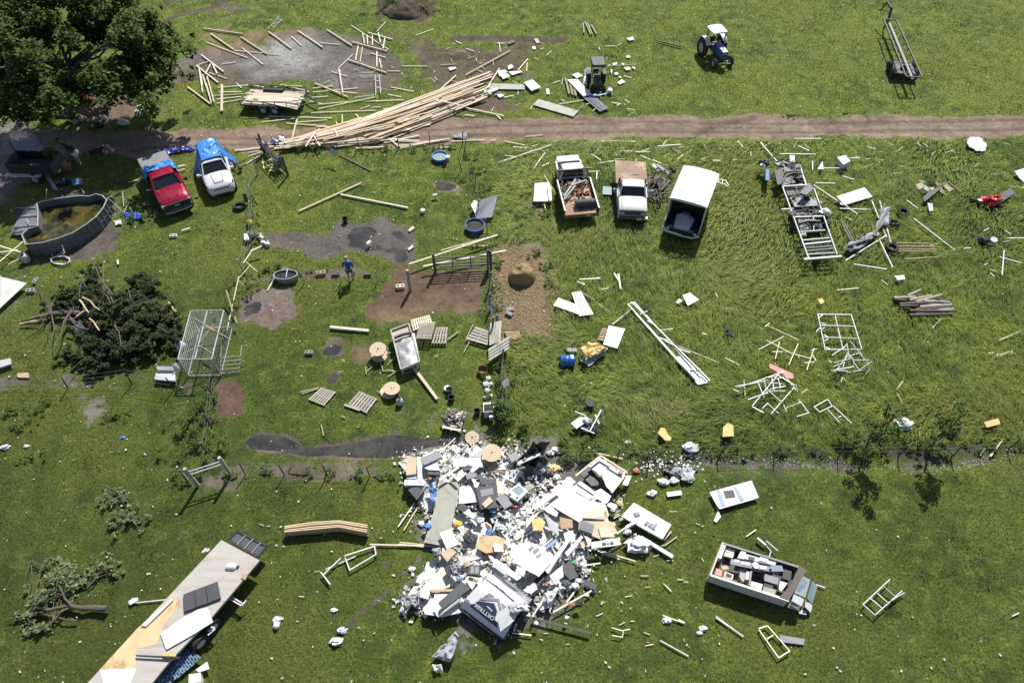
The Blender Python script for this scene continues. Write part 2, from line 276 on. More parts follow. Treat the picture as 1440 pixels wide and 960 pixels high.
M = dict(
 pine=mat('new pine', (.50,.41,.29), .75, var=.22, scale=4, grain=GRN), pale=mat('pale board', (.57,.50,.40), .75, var=.18, scale=4, grain=GRN),
 wood=mat('plain wood', (.36,.26,.16), .8, var=.3, scale=4, grain=GRN), grey_wood=mat('weathered grey wood', (.33,.30,.25), .85, var=.3, scale=4, grain=GRN),
 wood2=mat('tan board', (.50,.40,.27), .8, var=.25, scale=4, grain=GRN), wood3=mat('dusty board', (.58,.51,.40), .8, var=.25, scale=4, grain=GRN), olive_wood=mat('treated green wood', (.27,.26,.15), .85, var=.25, scale=4, grain=GRN), dark_wood=mat('dark old wood', (.10,.085,.07), .9, var=.4, scale=4, grain=GRN),
 bark=mat('bark', (.13,.105,.08), .95, var=.5, scale=5, grain=(1, 4, 4), bmp=.6), split=mat('split bright wood', (.50,.36,.20), .8, var=.35, scale=5, grain=GRN),
 ply=mat('plywood', (.50,.36,.20), .75, var=.25, scale=2, dirt=((.30,.18,.08), .5, .7)), osb=mat('yellow board', (.56,.38,.16), .8, var=.25, scale=4),
 white=mat('white sheet', (.53,.53,.515), .45, var=.06, scale=1.5, dirt=((.38,.34,.28), .54, .74)), clean=mat('clean white plastic', (.57,.57,.565), .4, var=.04, scale=2),
 cream=mat('cream trim', (.70,.64,.48), .6, var=.12, scale=3), paper=mat('white scraps', (.56,.56,.54), .8, var=.08, scale=8),
 lgrey=mat('light grey sheet', (.42,.43,.44), .5, var=.12, scale=2), grey=mat('grey panel', (.20,.205,.215), .6, var=.15, scale=2), dgrey=mat('charcoal panel', (.055,.056,.062), .65, var=.25, scale=3),
 greenish=mat('grey green board', (.30,.305,.25), .65, var=.15, scale=2, dirt=((.19,.18,.13), .48, .72)), black=mat('black plastic', (.018,.018,.02), .5, var=.3, scale=3), rubber=mat('tyre rubber', (.022,.022,.022), .85, var=.3, scale=6),
 steel=mat('dull steel', (.24,.245,.25), .5, .25, var=.2, scale=4), alu=mat('aluminium', (.50,.51,.53), .38, .75, var=.15, scale=4), galv=mat('galvanised tube', (.36,.37,.38), .5, .15, var=.15, scale=5),
 bsteel=mat('black frame steel', (.035,.035,.036), .5, .3, var=.3, scale=4, dirt=((.12,.06,.03), .62, .8)), rust=mat('rusty steel', (.26,.125,.065), .85, .2, var=.35, scale=3, dirt=((.34,.25,.16), .5, .72)),
 bed=mat('rust brown deck', (.27,.18,.12), .8, .1, var=.2, scale=1.3, dirt=((.42,.31,.20), .48, .7)), blue=mat('blue tarpaulin', (.035,.20,.52), .35, var=.25, scale=3.5, bmp=1), dblue=mat('deep blue tarpaulin', (.02,.05,.30), .35, var=.3, scale=4, bmp=.5),
 barrel=mat('blue plastic', (.02,.10,.32), .35, var=.12), red=mat('crimson car paint', (.30,.008,.035), .28, .35, var=.04, scale=.5, bmp=0, coat=.8), carwhite=mat('white car paint', (.56,.57,.58), .28, var=.03, scale=.5, bmp=0, coat=.7),
 oldwhite=mat('worn white paint', (.52,.515,.50), .45, var=.08, scale=2, dirt=((.30,.20,.12), .60, .75), coat=.1), glass=mat('dark window glass', (.015,.018,.02), .08, var=.05, bmp=0, spec=.6), winglass=mat('pale window glass', (.22,.28,.30), .12, var=.1, bmp=0),
 chrome=mat('chrome', (.6,.6,.6), .15, 1, var=.05, bmp=0), lamp=mat('lamp glass', (.45,.47,.5), .1, .3, var=.1, bmp=0), tblue=mat('tractor blue', (.02,.07,.19), .4, .1, var=.2, scale=2), navy=mat('navy decal', (.02,.032,.06), .4, var=.12, bmp=0),
 yellow=mat('yellow plastic', (.72,.50,.05), .5, var=.15), orange=mat('orange plastic', (.55,.16,.04), .6, var=.2), tan=mat('tan cloth', (.62,.44,.20), .85, var=.2, scale=3, bmp=.5), pink=mat('faded pink foam', (.55,.24,.20), .8, var=.2),
 brick=mat('red brick', (.30,.11,.07), .9, var=.4, scale=5), block=mat('concrete block', (.32,.31,.29), .95, var=.2, scale=8), redp=mat('glossy red', (.42,.02,.02), .3, var=.15, coat=.4), teal=mat('teal plastic', (.03,.38,.42), .5, var=.2), green=mat('green plastic', (.05,.30,.10), .5, var=.2),
 darkgreen=mat('dark green paint', (.015,.075,.04), .5, var=.2), hay=mat('hay', (.25,.175,.085), .95, var=.5, scale=9, bmp=1), soil=mat('dark heap soil', (.07,.05,.033), .95, var=.5, scale=4, bmp=1), cloth=mat('grey cloth', (.28,.29,.31), .9, var=.35, scale=4, bmp=.6), skin=mat('skin', (.46,.27,.19), .6, var=.05),
 shirt=mat('blue shirt', (.02,.09,.33), .85, var=.1), short=mat('dark grey trousers', (.06,.055,.05), .85, var=.1), hair=mat('blond hair', (.45,.33,.19), .8, var=.3, scale=30), fur=mat('black fur', (.02,.018,.017), .8, var=.3, scale=20), wfur=mat('white fur', (.62,.58,.50), .85, var=.2, scale=20),
 poolwall=mat('grey pool wall', (.11,.12,.125), .5, var=.15, scale=2, dirt=((.10,.09,.07), .55, .75)), poolrim=mat('pale pool rim', (.34,.33,.30), .5, var=.15), decal=mat('pale blue decal', (.12,.22,.40), .4, var=.15),
 deck=mat('weathered deck', (.40,.375,.335), .8, var=.16, scale=1.2, grain=(.4,3,1), dirt=((.30,.26,.21), .5, .72)), hose=mat('pale hose', (.55,.56,.60), .5, var=.1), vine=mat('fence vines', (.08,.12,.03), .7, var=.5, scale=6))
def water_mat():
    m, nt, n, l, b = nmat('muddy water'); p = pos(nt)
    l.new(mixc(nt, ramp(nt, noise(nt, .9, 5, .7, p), .4, .65), (.028,.027,.024), (.06,.055,.045)), b.inputs['Base Color'])
    b.inputs['Roughness'].default_value = .12; bump(nt, noise(nt, 12, 3, .6, p), .12, .02, b); return m
def pool_water_mat():
    m, nt, n, l, b = nmat('green pool water'); p = pos(nt)
    c = mixc(nt, ramp(nt, noise(nt, .8, 6, .7, p), .45, .62), (.025,.024,.014), (.085,.070,.018))
    c = mixc(nt, ramp(nt, noise(nt, 1.7, 7, .75, p), .56, .66), c, (.16,.13,.03)); l.new(c, b.inputs['Base Color'])
    b.inputs['Roughness'].default_value = .12; return m
M['water'] = water_mat(); M['poolwater'] = pool_water_mat()
def leaf_mat(name, a, b_, c_):
    m, nt, n, l, b = nmat(name); r = attr(nt, 'rnd'); p = pos(nt)
    c = mixc(nt, r, a, b_); c = mixc(nt, ramp(nt, noise(nt, 1.1, 3, .6, p), .45, .7), c, c_); l.new(c, b.inputs['Base Color'])
    b.inputs['Roughness'].default_value = .65; b.inputs['Specular IOR Level'].default_value = .12; return m
M['leaf'] = leaf_mat('oak leaves', (.022,.045,.008), (.07,.115,.018), (.04,.075,.012)); M['cedar'] = leaf_mat('cedar foliage', (.016,.027,.009), (.045,.058,.022), (.035,.038,.018))
M['wilt'] = leaf_mat('wilted pale leaves', (.06,.09,.035), (.17,.20,.10), (.10,.13,.06)); M['bush'] = leaf_mat('bush leaves', (.03,.06,.01), (.09,.14,.03), (.05,.09,.02))
# ---------------------------------------------------------------- mesh builder
V = Vector
class MB:
    def __init__(s): s.v = []; s.f = []; s.m = []
    def add(s, vs, fs, mi=0):
        o = len(s.v); s.v += [tuple(v) for v in vs]; s.f += [[i+o for i in f] for f in fs]; s.m += [mi]*len(fs)
    def hexa(s, p, mi=0):  # 8 corners: bottom ring then top ring
        s.add(p, [(3,2,1,0),(4,5,6,7),(0,1,5,4),(1,2,6,5),(2,3,7,6),(3,0,4,7)], mi)
    def box(s, x0, x1, y0, y1, z0, z1, mi=0):
        s.hexa([(x0,y0,z0),(x1,y0,z0),(x1,y1,z0),(x0,y1,z0),(x0,y0,z1),(x1,y0,z1),(x1,y1,z1),(x0,y1,z1)], mi)
    def bar(s, a, b, w, t, mi=0, up=(0,0,1)):
        a, b = V(a), V(b); d = (b-a).normalized(); up = V(up)
        if abs(d.dot(up)) > .98: up = V((1,0,0))
        sd_ = d.cross(up).normalized(); u = sd_.cross(d); sd_ = sd_*w/2; u = u*t/2
        s.hexa([a-sd_-u, b-sd_-u, b+sd_-u, a+sd_-u, a-sd_+u, b-sd_+u, b+sd_+u, a+sd_+u], mi)
    def cyl(s, a, b, r1, r2=None, n=10, mi=0, cap=True):
        a, b = V(a), V(b); r2 = r1 if r2 is None else r2; d = (b-a).normalized(); x = d.orthogonal().normalized(); y = d.cross(x)
        vs = [a+(x*math.cos(k*2*math.pi/n)+y*math.sin(k*2*math.pi/n))*r1 for k in range(n)]+[b+(x*math.cos(k*2*math.pi/n)+y*math.sin(k*2*math.pi/n))*r2 for k in range(n)]
        fs = [(k, (k+1) % n, n+(k+1) % n, n+k) for k in range(n)]
        if cap: fs += [tuple(range(n))[::-1], tuple(range(n, 2*n))]
        s.add(vs, fs, mi)
    def tube(s, pts, r, n=6, mi=0, closed=False):
        pts = [V(p) for p in pts]; k = len(pts); rings = []
        for i, p in enumerate(pts):
            a = pts[(i-1) % k] if (closed or i) else pts[0]; b = pts[(i+1) % k] if (closed or i < k-1) else pts[-1]
            d = (b-a).normalized() if (b-a).length > 1e-6 else V((1,0,0)); up = V((0,0,1)) if abs(d.z) < .95 else V((1,0,0))
            x = d.cross(up).normalized(); y = x.cross(d); rr = r[i] if isinstance(r, (list, tuple)) else r
            rings.append([p+(x*math.cos(j*2*math.pi/n)+y*math.sin(j*2*math.pi/n))*rr for j in range(n)])
        vs = [v for q in rings for v in q]; fs = []
        for i in range(k if closed else k-1):
            i2 = (i+1) % k; fs += [(i*n+j, i*n+(j+1) % n, i2*n+(j+1) % n, i2*n+j) for j in range(n)]
        if not closed: fs += [tuple(range(n))[::-1], tuple(range((k-1)*n, k*n))]
        s.add(vs, fs, mi)
    def loft(s, rings, mi=0, caps=True):
        n = len(rings[0]); vs = [v for q in rings for v in q]; fs = []
        for i in range(len(rings)-1): fs += [(i*n+j, i*n+(j+1) % n, (i+1)*n+(j+1) % n, (i+1)*n+j) for j in range(n)]
        if caps: fs += [tuple(range(n))[::-1], tuple(range((len(rings)-1)*n, len(rings)*n))]
        s.add(vs, fs, mi)
    def lathe(s, prof, n=20, c=(0,0,0), mi=0, sy=1.0):
        k = len(prof); vs = [(c[0]+r*math.cos(j*2*math.pi/n), c[1]+sy*r*math.sin(j*2*math.pi/n), c[2]+z) for r, z in prof for j in range(n)]
        s.add(vs, [(i*n+j, i*n+(j+1) % n, (i+1)*n+(j+1) % n, (i+1)*n+j) for i in range(k-1) for j in range(n)], mi)
    def slab(s, top, t, mi=0, d=None):
        top = [V(p) for p in top]; d = V(d) if d else V((0,0,-1)); n = len(top)
        s.add(top+[p+d*t for p in top], [tuple(range(n)), tuple(range(n, 2*n))[::-1]]+[(i, n+i, n+(i+1) % n, (i+1) % n) for i in range(n)], mi)
    def sheet(s, fn, nu, nv, t=0.0, mi=0):
        vs = [fn(i/nu, j/nv) for i in range(nu+1) for j in range(nv+1)]; w = nv+1
        fs = [(i*w+j, (i+1)*w+j, (i+1)*w+j+1, i*w+j+1) for i in range(nu) for j in range(nv)]
        if t:
            o = len(vs); vs = vs+[(p[0], p[1], p[2]-t) for p in vs]; fs2 = [tuple(k+o for k in f[::-1]) for f in fs]
            ed = [(i*w, (i+1)*w) for i in range(nu)]+[((i+1)*w+nv, i*w+nv) for i in range(nu)]+[(j+1, j) for j in range(nv)]+[(nu*w+j, nu*w+j+1) for j in range(nv)]
            fs = fs+fs2+[(b, a, a+o, b+o) for a, b in ed]
        s.add(vs, fs, mi)
    def build(s, name, mats, parent=None, smooth=None, loc=None):
        me = bpy.data.meshes.new(name); me.from_pydata(s.v, [], s.f)
        for m_ in (mats if isinstance(mats, (list, tuple)) else [mats]): me.materials.append(M[m_] if isinstance(m_, str) else m_)
        me.polygons.foreach_set('material_index', s.m); bm = bmesh.new(); bm.from_mesh(me); bmesh.ops.recalc_face_normals(bm, faces=bm.faces); bm.to_mesh(me); bm.free()
        if smooth: me.polygons.foreach_set('use_smooth', [True]*len(me.polygons)); me.set_sharp_from_angle(angle=R(smooth))
        me.update(); o = bpy.data.objects.new(name, me); COL.objects.link(o)
        if parent: o.parent = parent
        if loc is not None: o.location = loc
        return o
def tag(o, label, cat, group=None, px=None):
    o['label'] = label; o['category'] = cat
    if group: o['group'] = group
    return o
def thing(name, label, cat, loc=(0,0,0), rz=0.0, group=None):
    o = bpy.data.objects.new(name, None); COL.objects.link(o); o.location = loc; o.rotation_euler = (0,0,rz); o.empty_display_size = .3
    return tag(o, label, cat, group)
def dup(root, loc, rz, label, group=None):
    r = root.copy(); COL.objects.link(r); r.location = loc; r.rotation_euler = (0,0,rz); r['label'] = label
    if group: r['group'] = group
    for ch in list(root.children):
        c = ch.copy(); COL.objects.link(c); c.parent = r
        for g in ch.children: d = g.copy(); COL.objects.link(d); d.parent = c
    return r
def head(pa, pb):
    """heading angle of the ground line from pixel a to pixel b"""
    a, b = flat(*pa), flat(*pb); return math.atan2(b[1]-a[1], b[0]-a[0])
# ---- automatic wording: what a loose piece lies beside, and which one it is among equals
LM = [('the gravel yard', 420, 85), ('the utility trailer', 385, 148), ('the fanned lumber heap', 560, 165), ('the small black tractor', 838, 110), ('the blue tractor', 1010, 70), ('the bale trailer', 1260, 75), ('the red pickup', 242, 265), ('the white car', 305, 245),
 ('the round pool', 92, 315), ('the fallen cedar', 165, 440), ('the wire cage', 285, 475), ('the muddy pool of water', 490, 340), ('the wooden gate', 640, 378), ('the walking person', 493, 377), ('the hay heap', 733, 385), ('the junk filled truck', 805, 272), ('the flatbed pickup', 885, 272), ('the box van', 970, 288),
 ('the stripped camper frame', 1130, 300), ('the bent frame strips', 1225, 320), ('the dark log heap', 1302, 426), ('the long fallen roof truss', 940, 480), ('the tangled white tubes', 1085, 550), ('the grey rack frame', 1180, 470), ('the blue barrel', 800, 502), ('the wreck heap', 700, 740), ('the silver camper front', 695, 850),
 ('the roofless camper', 1075, 815), ('the long trailer deck', 250, 860), ('the white rubble line', 940, 655), ('the two saplings', 1260, 600), ('the upper left tree', 110, 70), ('the big leafy branch', 80, 840), ('the long puddle', 470, 625), ('the red debris', 1385, 282), ('the flattened ladder frame', 1242, 842), ('the overgrown fence', 275, 600), ('the dirt road', 1100, 177)]
AUTO = []
def adopt(child, parent, name=None):
    if child.parent: return
    child.parent = parent; child.matrix_parent_inverse = parent.matrix_basis.inverted()
    for k in ('category', 'group')+(('label',) if child.get('label') == 'x' else ()):
        if k in child: del child[k]
    AUTO[:] = [a for a in AUTO if a[0] is not child]
    if name: child.name = name
def find(sub_): return [o for o in bpy.data.objects if sub_ in o.get('label', '') and not o.parent]
def where(px, py):
    best = min(LM, key=lambda m: (m[1]-px)**2+((m[2]-py)*1.3)**2); dx, dy = px-best[1], (py-best[2])*1.3; d = math.hypot(dx, dy)
    far_ = 'well ' if d > 110 else ''
    rel = ('right of' if dx > 0 else 'left of') if abs(dx) > abs(dy)*1.2 else ('in front of' if dy > 0 else 'behind')
    if d < 14: return 'beside '+best[0]
    return far_+rel+' '+best[0]
def auto(o, desc, cat, px, py, label=None):
    AUTO.append((o, desc, px, py)); o['category'] = cat; o['label'] = label or (desc+' '+where(px, py)); return o
ORD = ['leftmost', 'second', 'third', 'fourth', 'fifth', 'sixth', 'seventh', 'eighth']
def finish_auto():
    d = {}
    for o, desc, px, py in AUTO: d.setdefault(o['label'], []).append((px, py, o))
    for k, L in d.items():
        if len(L) == 1: continue
        L.sort(key=lambda t: (t[0], t[1])); n = len(L)
        if n <= 8:
            for i, (px, py, o) in enumerate(L):
                o['label'] = (('leftmost ' if i == 0 else 'rightmost ' if i == n-1 else ORD[i]+' from left, ')+k) if n > 2 else (('left one, ' if i == 0 else 'right one, ')+k)
                o['group'] = (k+'s') if len(k) < 5 else 'pieces: '+k
        else:
            for px, py, o in L: o['group'] = 'pieces: '+k
CN = {'wood2': 'tan', 'wood3': 'dusty pale', 'pine': 'yellowish pine', 'pale': 'pale', 'wood': 'brown wooden', 'grey_wood': 'weathered grey', 'olive_wood': 'greenish wooden', 'dark_wood': 'dark wooden', 'white': 'white', 'clean': 'clean white', 'cream': 'cream', 'lgrey': 'light grey', 'grey': 'grey', 'dgrey': 'charcoal', 'black': 'black', 'alu': 'silvery metal', 'steel': 'steel', 'galv': 'metal', 'ply': 'bare plywood',
      'osb': 'yellow', 'split': 'splintered bright', 'greenish': 'grey green', 'bsteel': 'black metal', 'paper': 'small white', 'rust': 'rusty', 'pink': 'faded pink', 'tan': 'tan', 'blue': 'blue', 'decal': 'pale blue', 'bark': 'brown bark', 'brick': 'red brown', 'navy': 'navy', 'orange': 'orange', 'teal': 'teal', 'yellow': 'yellow', 'green': 'green', 'barrel': 'blue', 'winglass': 'pale glass', 'cloth': 'grey cloth', 'dblue': 'deep blue', 'bed': 'brown', 'redp': 'red', 'deck': 'grey', 'block': 'grey concrete'}
def lw(a, b):
    L = (V(a)-V(b)).length; return 'long ' if L > 3 else 'short ' if L < .9 else ''
def plank(pa, pb, w=.12, t=.045, m='pine', z=.06, z2=None, label=None, name='board', group=None, noun='board'):
    w *= (.66 if w < .2 else .85)*(.62 if label is None and pa[1] > 400 and w < .15 else .9 if label is None else 1); t *= .7
    if m == 'cream' and name == 'board' and not label: name = noun = 'batten'
    if label is None and m in ('pine', 'pale', 'cream'): m = random.choice([m, m, 'pale', 'wood2', 'wood3'])
    a = P(*pa, z); b = P(*pb, z if z2 is None else z2); c = (a+b)/2; L = max((b-a).length, .1); mb = MB(); mb.box(-L/2, L/2, -w/2, w/2, -t/2, t/2)
    if L > .8:
        mb.v = [(x*(1-.004*random.random()), y, zz) for x, y, zz in mb.v]
    o = mb.build(name, m); q = (b-a).to_track_quat('X', 'Z'); o.rotation_mode = 'QUATERNION'; o.rotation_quaternion = q; o.location = c
    if label: tag(o, label, noun, group)
    else: auto(o, f"{lw(a,b)}{CN[m]} {noun}", noun, (pa[0]+pb[0])/2, (pa[1]+pb[1])/2)
    return o
def planks(lst, **kw):
    return [plank((a, b), (c, d), **kw) for a, b, c, d in lst]
def panel(corners, m='white', z=.07, t=.03, label=None, name='panel', noun='panel', zs=None, group=None, lift=None):
    """flat sheet lying where its corners are seen"""
    n = len(corners); zs = zs or [z]*n; pts = [P(*c, zz) for c, zz in zip(corners, zs)]; c = sum(pts, V())/n; mb = MB()
    e = pts[1]-pts[0]; a = math.atan2(e.y, e.x); rot = Matrix.Rotation(-a, 3, 'Z')
    mb.slab([rot @ (p-c) for p in pts], t); o = mb.build(name, m); o.location = c; o.rotation_euler = (0,0,a)
    cx = sum(k[0] for k in corners)/n; cy = sum(k[1] for k in corners)/n
    if label: tag(o, label, noun, group)
    elif label is None: auto(o, f"{CN[m]} {noun}", noun, cx, cy)
    return o
def jag(pts, s, seed):
    rs = random.Random(seed); q = []
    for i in range(len(pts)):
        a, b = pts[i], pts[(i+1) % len(pts)]; q.append(a)
        for k in range(1, 5): f = k/5; q.append((a[0]+(b[0]-a[0])*f+rs.gauss(0, s), a[1]+(b[1]-a[1])*f+rs.gauss(0, s)))
    return q
def zz(ox, oy, k, pts): return [(ox+x/k, oy+y/k) for x, y in pts]
def zq(ox, oy, k, q): return [(ox+a/k, oy+b/k, ox+c/k, oy+d/k) for a, b, c, d in q]
def crumple(corners, m, z=.1, amp=.12, nu=14, nv=10, seed=1, t=.006, fine=2.2):
    rs = random.Random(seed); pts = [P(*c, z) for c in corners]; cen = sum(pts, V())/4; off = rs.random()*90
    def fn(u, v):
        p = (pts[0]*(1-u)+pts[1]*u)*(1-v)+(pts[3]*(1-u)+pts[2]*u)*v; nn = float(fbm(p.x*fine+off, p.y*fine, 1, 3))-.5; e = float(vnoise(p.x*1.7+off, p.y*1.7+9))-.5
        ed = min(u, 1-u, v, 1-v)
        return (p.x-cen.x+e*.25*(ed < .12), p.y-cen.y+nn*.3*(ed < .12), p.z-cen.z+abs(nn)*amp*2.2*(1 if ed > .05 else .35))
    mb = MB(); mb.sheet(fn, nu, nv, t); return mb, cen
def lump(rx, ry, rz, seed=1, n=12, rough=.25):
    mb = MB(); rings = []; off = seed*7.3; n = max(n, 11); fr = 1.9 if rough > .26 else 1; rough *= 1.7 if fr > 1 else 1
    for i in range(n+1):
        th = math.pi*i/n; q = []
        for j in range(n+2):
            ph = 2*math.pi*j/(n+2); d = V((math.sin(th)*math.cos(ph), math.sin(th)*math.sin(ph), math.cos(th)))
            k = 1+rough*(float(vnoise((d.x*2.3+d.z*1.3)*fr+off, (d.y*2.3+d.z*3.1)*fr+off))*2-1); q.append((d.x*rx*k, d.y*ry*k, d.z*rz*k))
        rings.append(q)
    mb.loft(rings); return mb
random.seed(11)
# ---------------------------------------------------------------- vehicles (x forward, y left)
def wheel(root, x, y, r=.36, w=.24, rim='alu', side=1, z=None):
    z = r if z is None else z; mb = MB(); a = V((x, y-w/2, z)); b = V((x, y+w/2, z))
    prof = [(r*.58, -w*.46), (r*.86, -w/2), (r*.97, -w*.36), (r, 0), (r*.97, w*.36), (r*.86, w/2), (r*.58, w*.46)]
    n = 20; vs = [(x+rr*math.cos(j*2*math.pi/n), y+yy, z+rr*math.sin(j*2*math.pi/n)) for rr, yy in prof for j in range(n)]; k = len(prof)
    mb.add(vs, [(i*n+j, i*n+(j+1) % n, ((i+1) % k)*n+(j+1) % n, ((i+1) % k)*n+j) for i in range(k) for j in range(n)])
    for j in range(n):
        a_ = j*2*math.pi/n; c_, s_ = math.cos(a_), math.sin(a_); mb.bar((x+c_*r*1.0, y-w*.35, z+s_*r*1.0), (x+c_*r*1.0, y+w*.35, z+s_*r*1.0), .03, .03)
    wh = mb.build('wheel', 'rubber', root, 50); rb = MB(); rb.cyl((x, y-w*.3, z), (x, y+w*.3, z), r*.60, n=16)
    for j in range(5):
        a_ = j*2*math.pi/5; rb.bar((x, y+side*w*.32, z), (x+r*.5*math.cos(a_), y+side*w*.32, z+r*.5*math.sin(a_)), .05, .04)
    rb.cyl((x, y+side*w*.3, z), (x, y+side*w*.40, z), .06, n=8); rb.build('rim', rim, wh); return wh
def section(w, z0, z1, bulge=.03, crown=.03, r=.08):
    """closed ring of one cross section, y across"""
    h = z1-z0; pr = [(w*.90, z0), (w, z0+h*.18), (w+bulge, z0+h*.5), (w*.985, z1-r), (w*.94, z1-r*.25), (w*.80, z1+crown*.4), (w*.4, z1+crown), (0, z1+crown*1.15)]
    return pr+[(-y, z) for y, z in pr[-2::-1]]
def hull(st, mi=0, mb=None):
    mb = mb or MB(); rings = [[(x, y, z) for y, z in section(w, z0, z1, bu, cr)] for x, w, z0, z1, bu, cr in st]; mb.loft(rings, mi); return mb
def cabin(root, base, roofp, glass='glass', paint='red', pil=.07):
    """greenhouse: base (x0,x1,half width,z), roof (x0,x1,half width,z); pillars, roof skin and panes"""
    bx0, bx1, bw, bz = base; rx0, rx1, rw, rz_ = roofp; g = MB(); e = .02
    g.hexa([(bx0+e,-bw+e,bz-.05),(bx1-e,-bw+e,bz-.05),(bx1-e,bw-e,bz-.05),(bx0+e,bw-e,bz-.05),(rx0+e,-rw+e,rz_-.02),(rx1-e,-rw+e,rz_-.02),(rx1-e,rw-e,rz_-.02),(rx0+e,rw-e,rz_-.02)])
    g.build('windows', glass, root); rf = MB(); n = 8; rings = []
    for i in range(n+1):
        u = i/n; x = rx0-.04+(rx1-rx0+.10)*u; cr = .05*math.sin(math.pi*u); wv = rw*(1-.05*abs(2*u-1)**4)
        rings.append([(x, wv*k, rz_-.03+(cr+.05)*(1-abs(k)**3)) for k in (1, .9, .6, .2, -.2, -.6, -.9, -1)]+[(x, -wv, rz_-.05), (x, wv, rz_-.05)])
    rf.loft(rings)
    for s in (-1, 1):
        for (x0, x1) in ((bx0, rx0), (bx1, rx1)): rf.bar((x0, s*(bw-.02), bz-.04), (x1, s*(rw-.01), rz_-.02), pil, pil)
        m0, m1 = bx0+(bx1-bx0)*.5, rx0+(rx1-rx0)*.5; rf.bar((m0, s*(bw-.0), bz-.04), (m1, s*(rw+.0), rz_-.02), .09, .03, up=(0,1,0))
        rf.bar((bx0, s*(bw+.005), bz-.02), (bx1, s*(bw+.005), bz-.02), .04, .05)
    return rf.build('roof', paint, root, 40)
def door_lines(root, xs, w, z0, z1, paint):
    for s in (-1, 1):
        for i in range(len(xs)-1):
            mb = MB(); mb.box(xs[i]+.012, xs[i+1]-.012, min(s*w, s*(w+.035)), max(s*w, s*(w+.035)), z0, z1); d = mb.build('door', paint, root)
            h = MB(); h.box(xs[i]+.10, xs[i]+.28, min(s*(w+.035), s*(w+.065)), max(s*(w+.035), s*(w+.065)), z1-.16, z1-.12); h.build('handle', paint, d)
def arch(mb, x, w, r, mi=1):
    for s in (-1, 1): mb.cyl((x, s*(w-.32), r*.95), (x, s*(w+.045), r*.95), r*1.13, n=20, mi=mi)
def mirrors(root, x, y, z, paint, big=1.0):
    for s in (-1, 1):
        mb = MB(); mb.bar((x, s*y, z-.05), (x-.03, s*(y+.14*big), z), .05, .05); mb.box(x-.07, x+.07, min(s*(y+.12*big), s*(y+.30*big)), max(s*(y+.12*big), s*(y+.30*big)), z-.09*big, z+.09*big)
        mb.build('mirror', paint, root)
def place(root, front, heading_deg, L):
    """heading in degrees away from straight towards the camera, positive to the right"""
    a = R(heading_deg); d = V((math.sin(a), -math.cos(a), 0)); p = P(*front); c = p-d*L/2; root.location = (c.x, c.y, gz(c.x, c.y)); root.rotation_euler = (0, 0, math.atan2(d.y, d.x)); return root
def plate(root, x, y, z, m='oldwhite'):
    mb = MB(); mb.box(x-.01, x+.01, y-.16, y+.16, z-.08, z+.08); mb.build('number_plate', m, root)
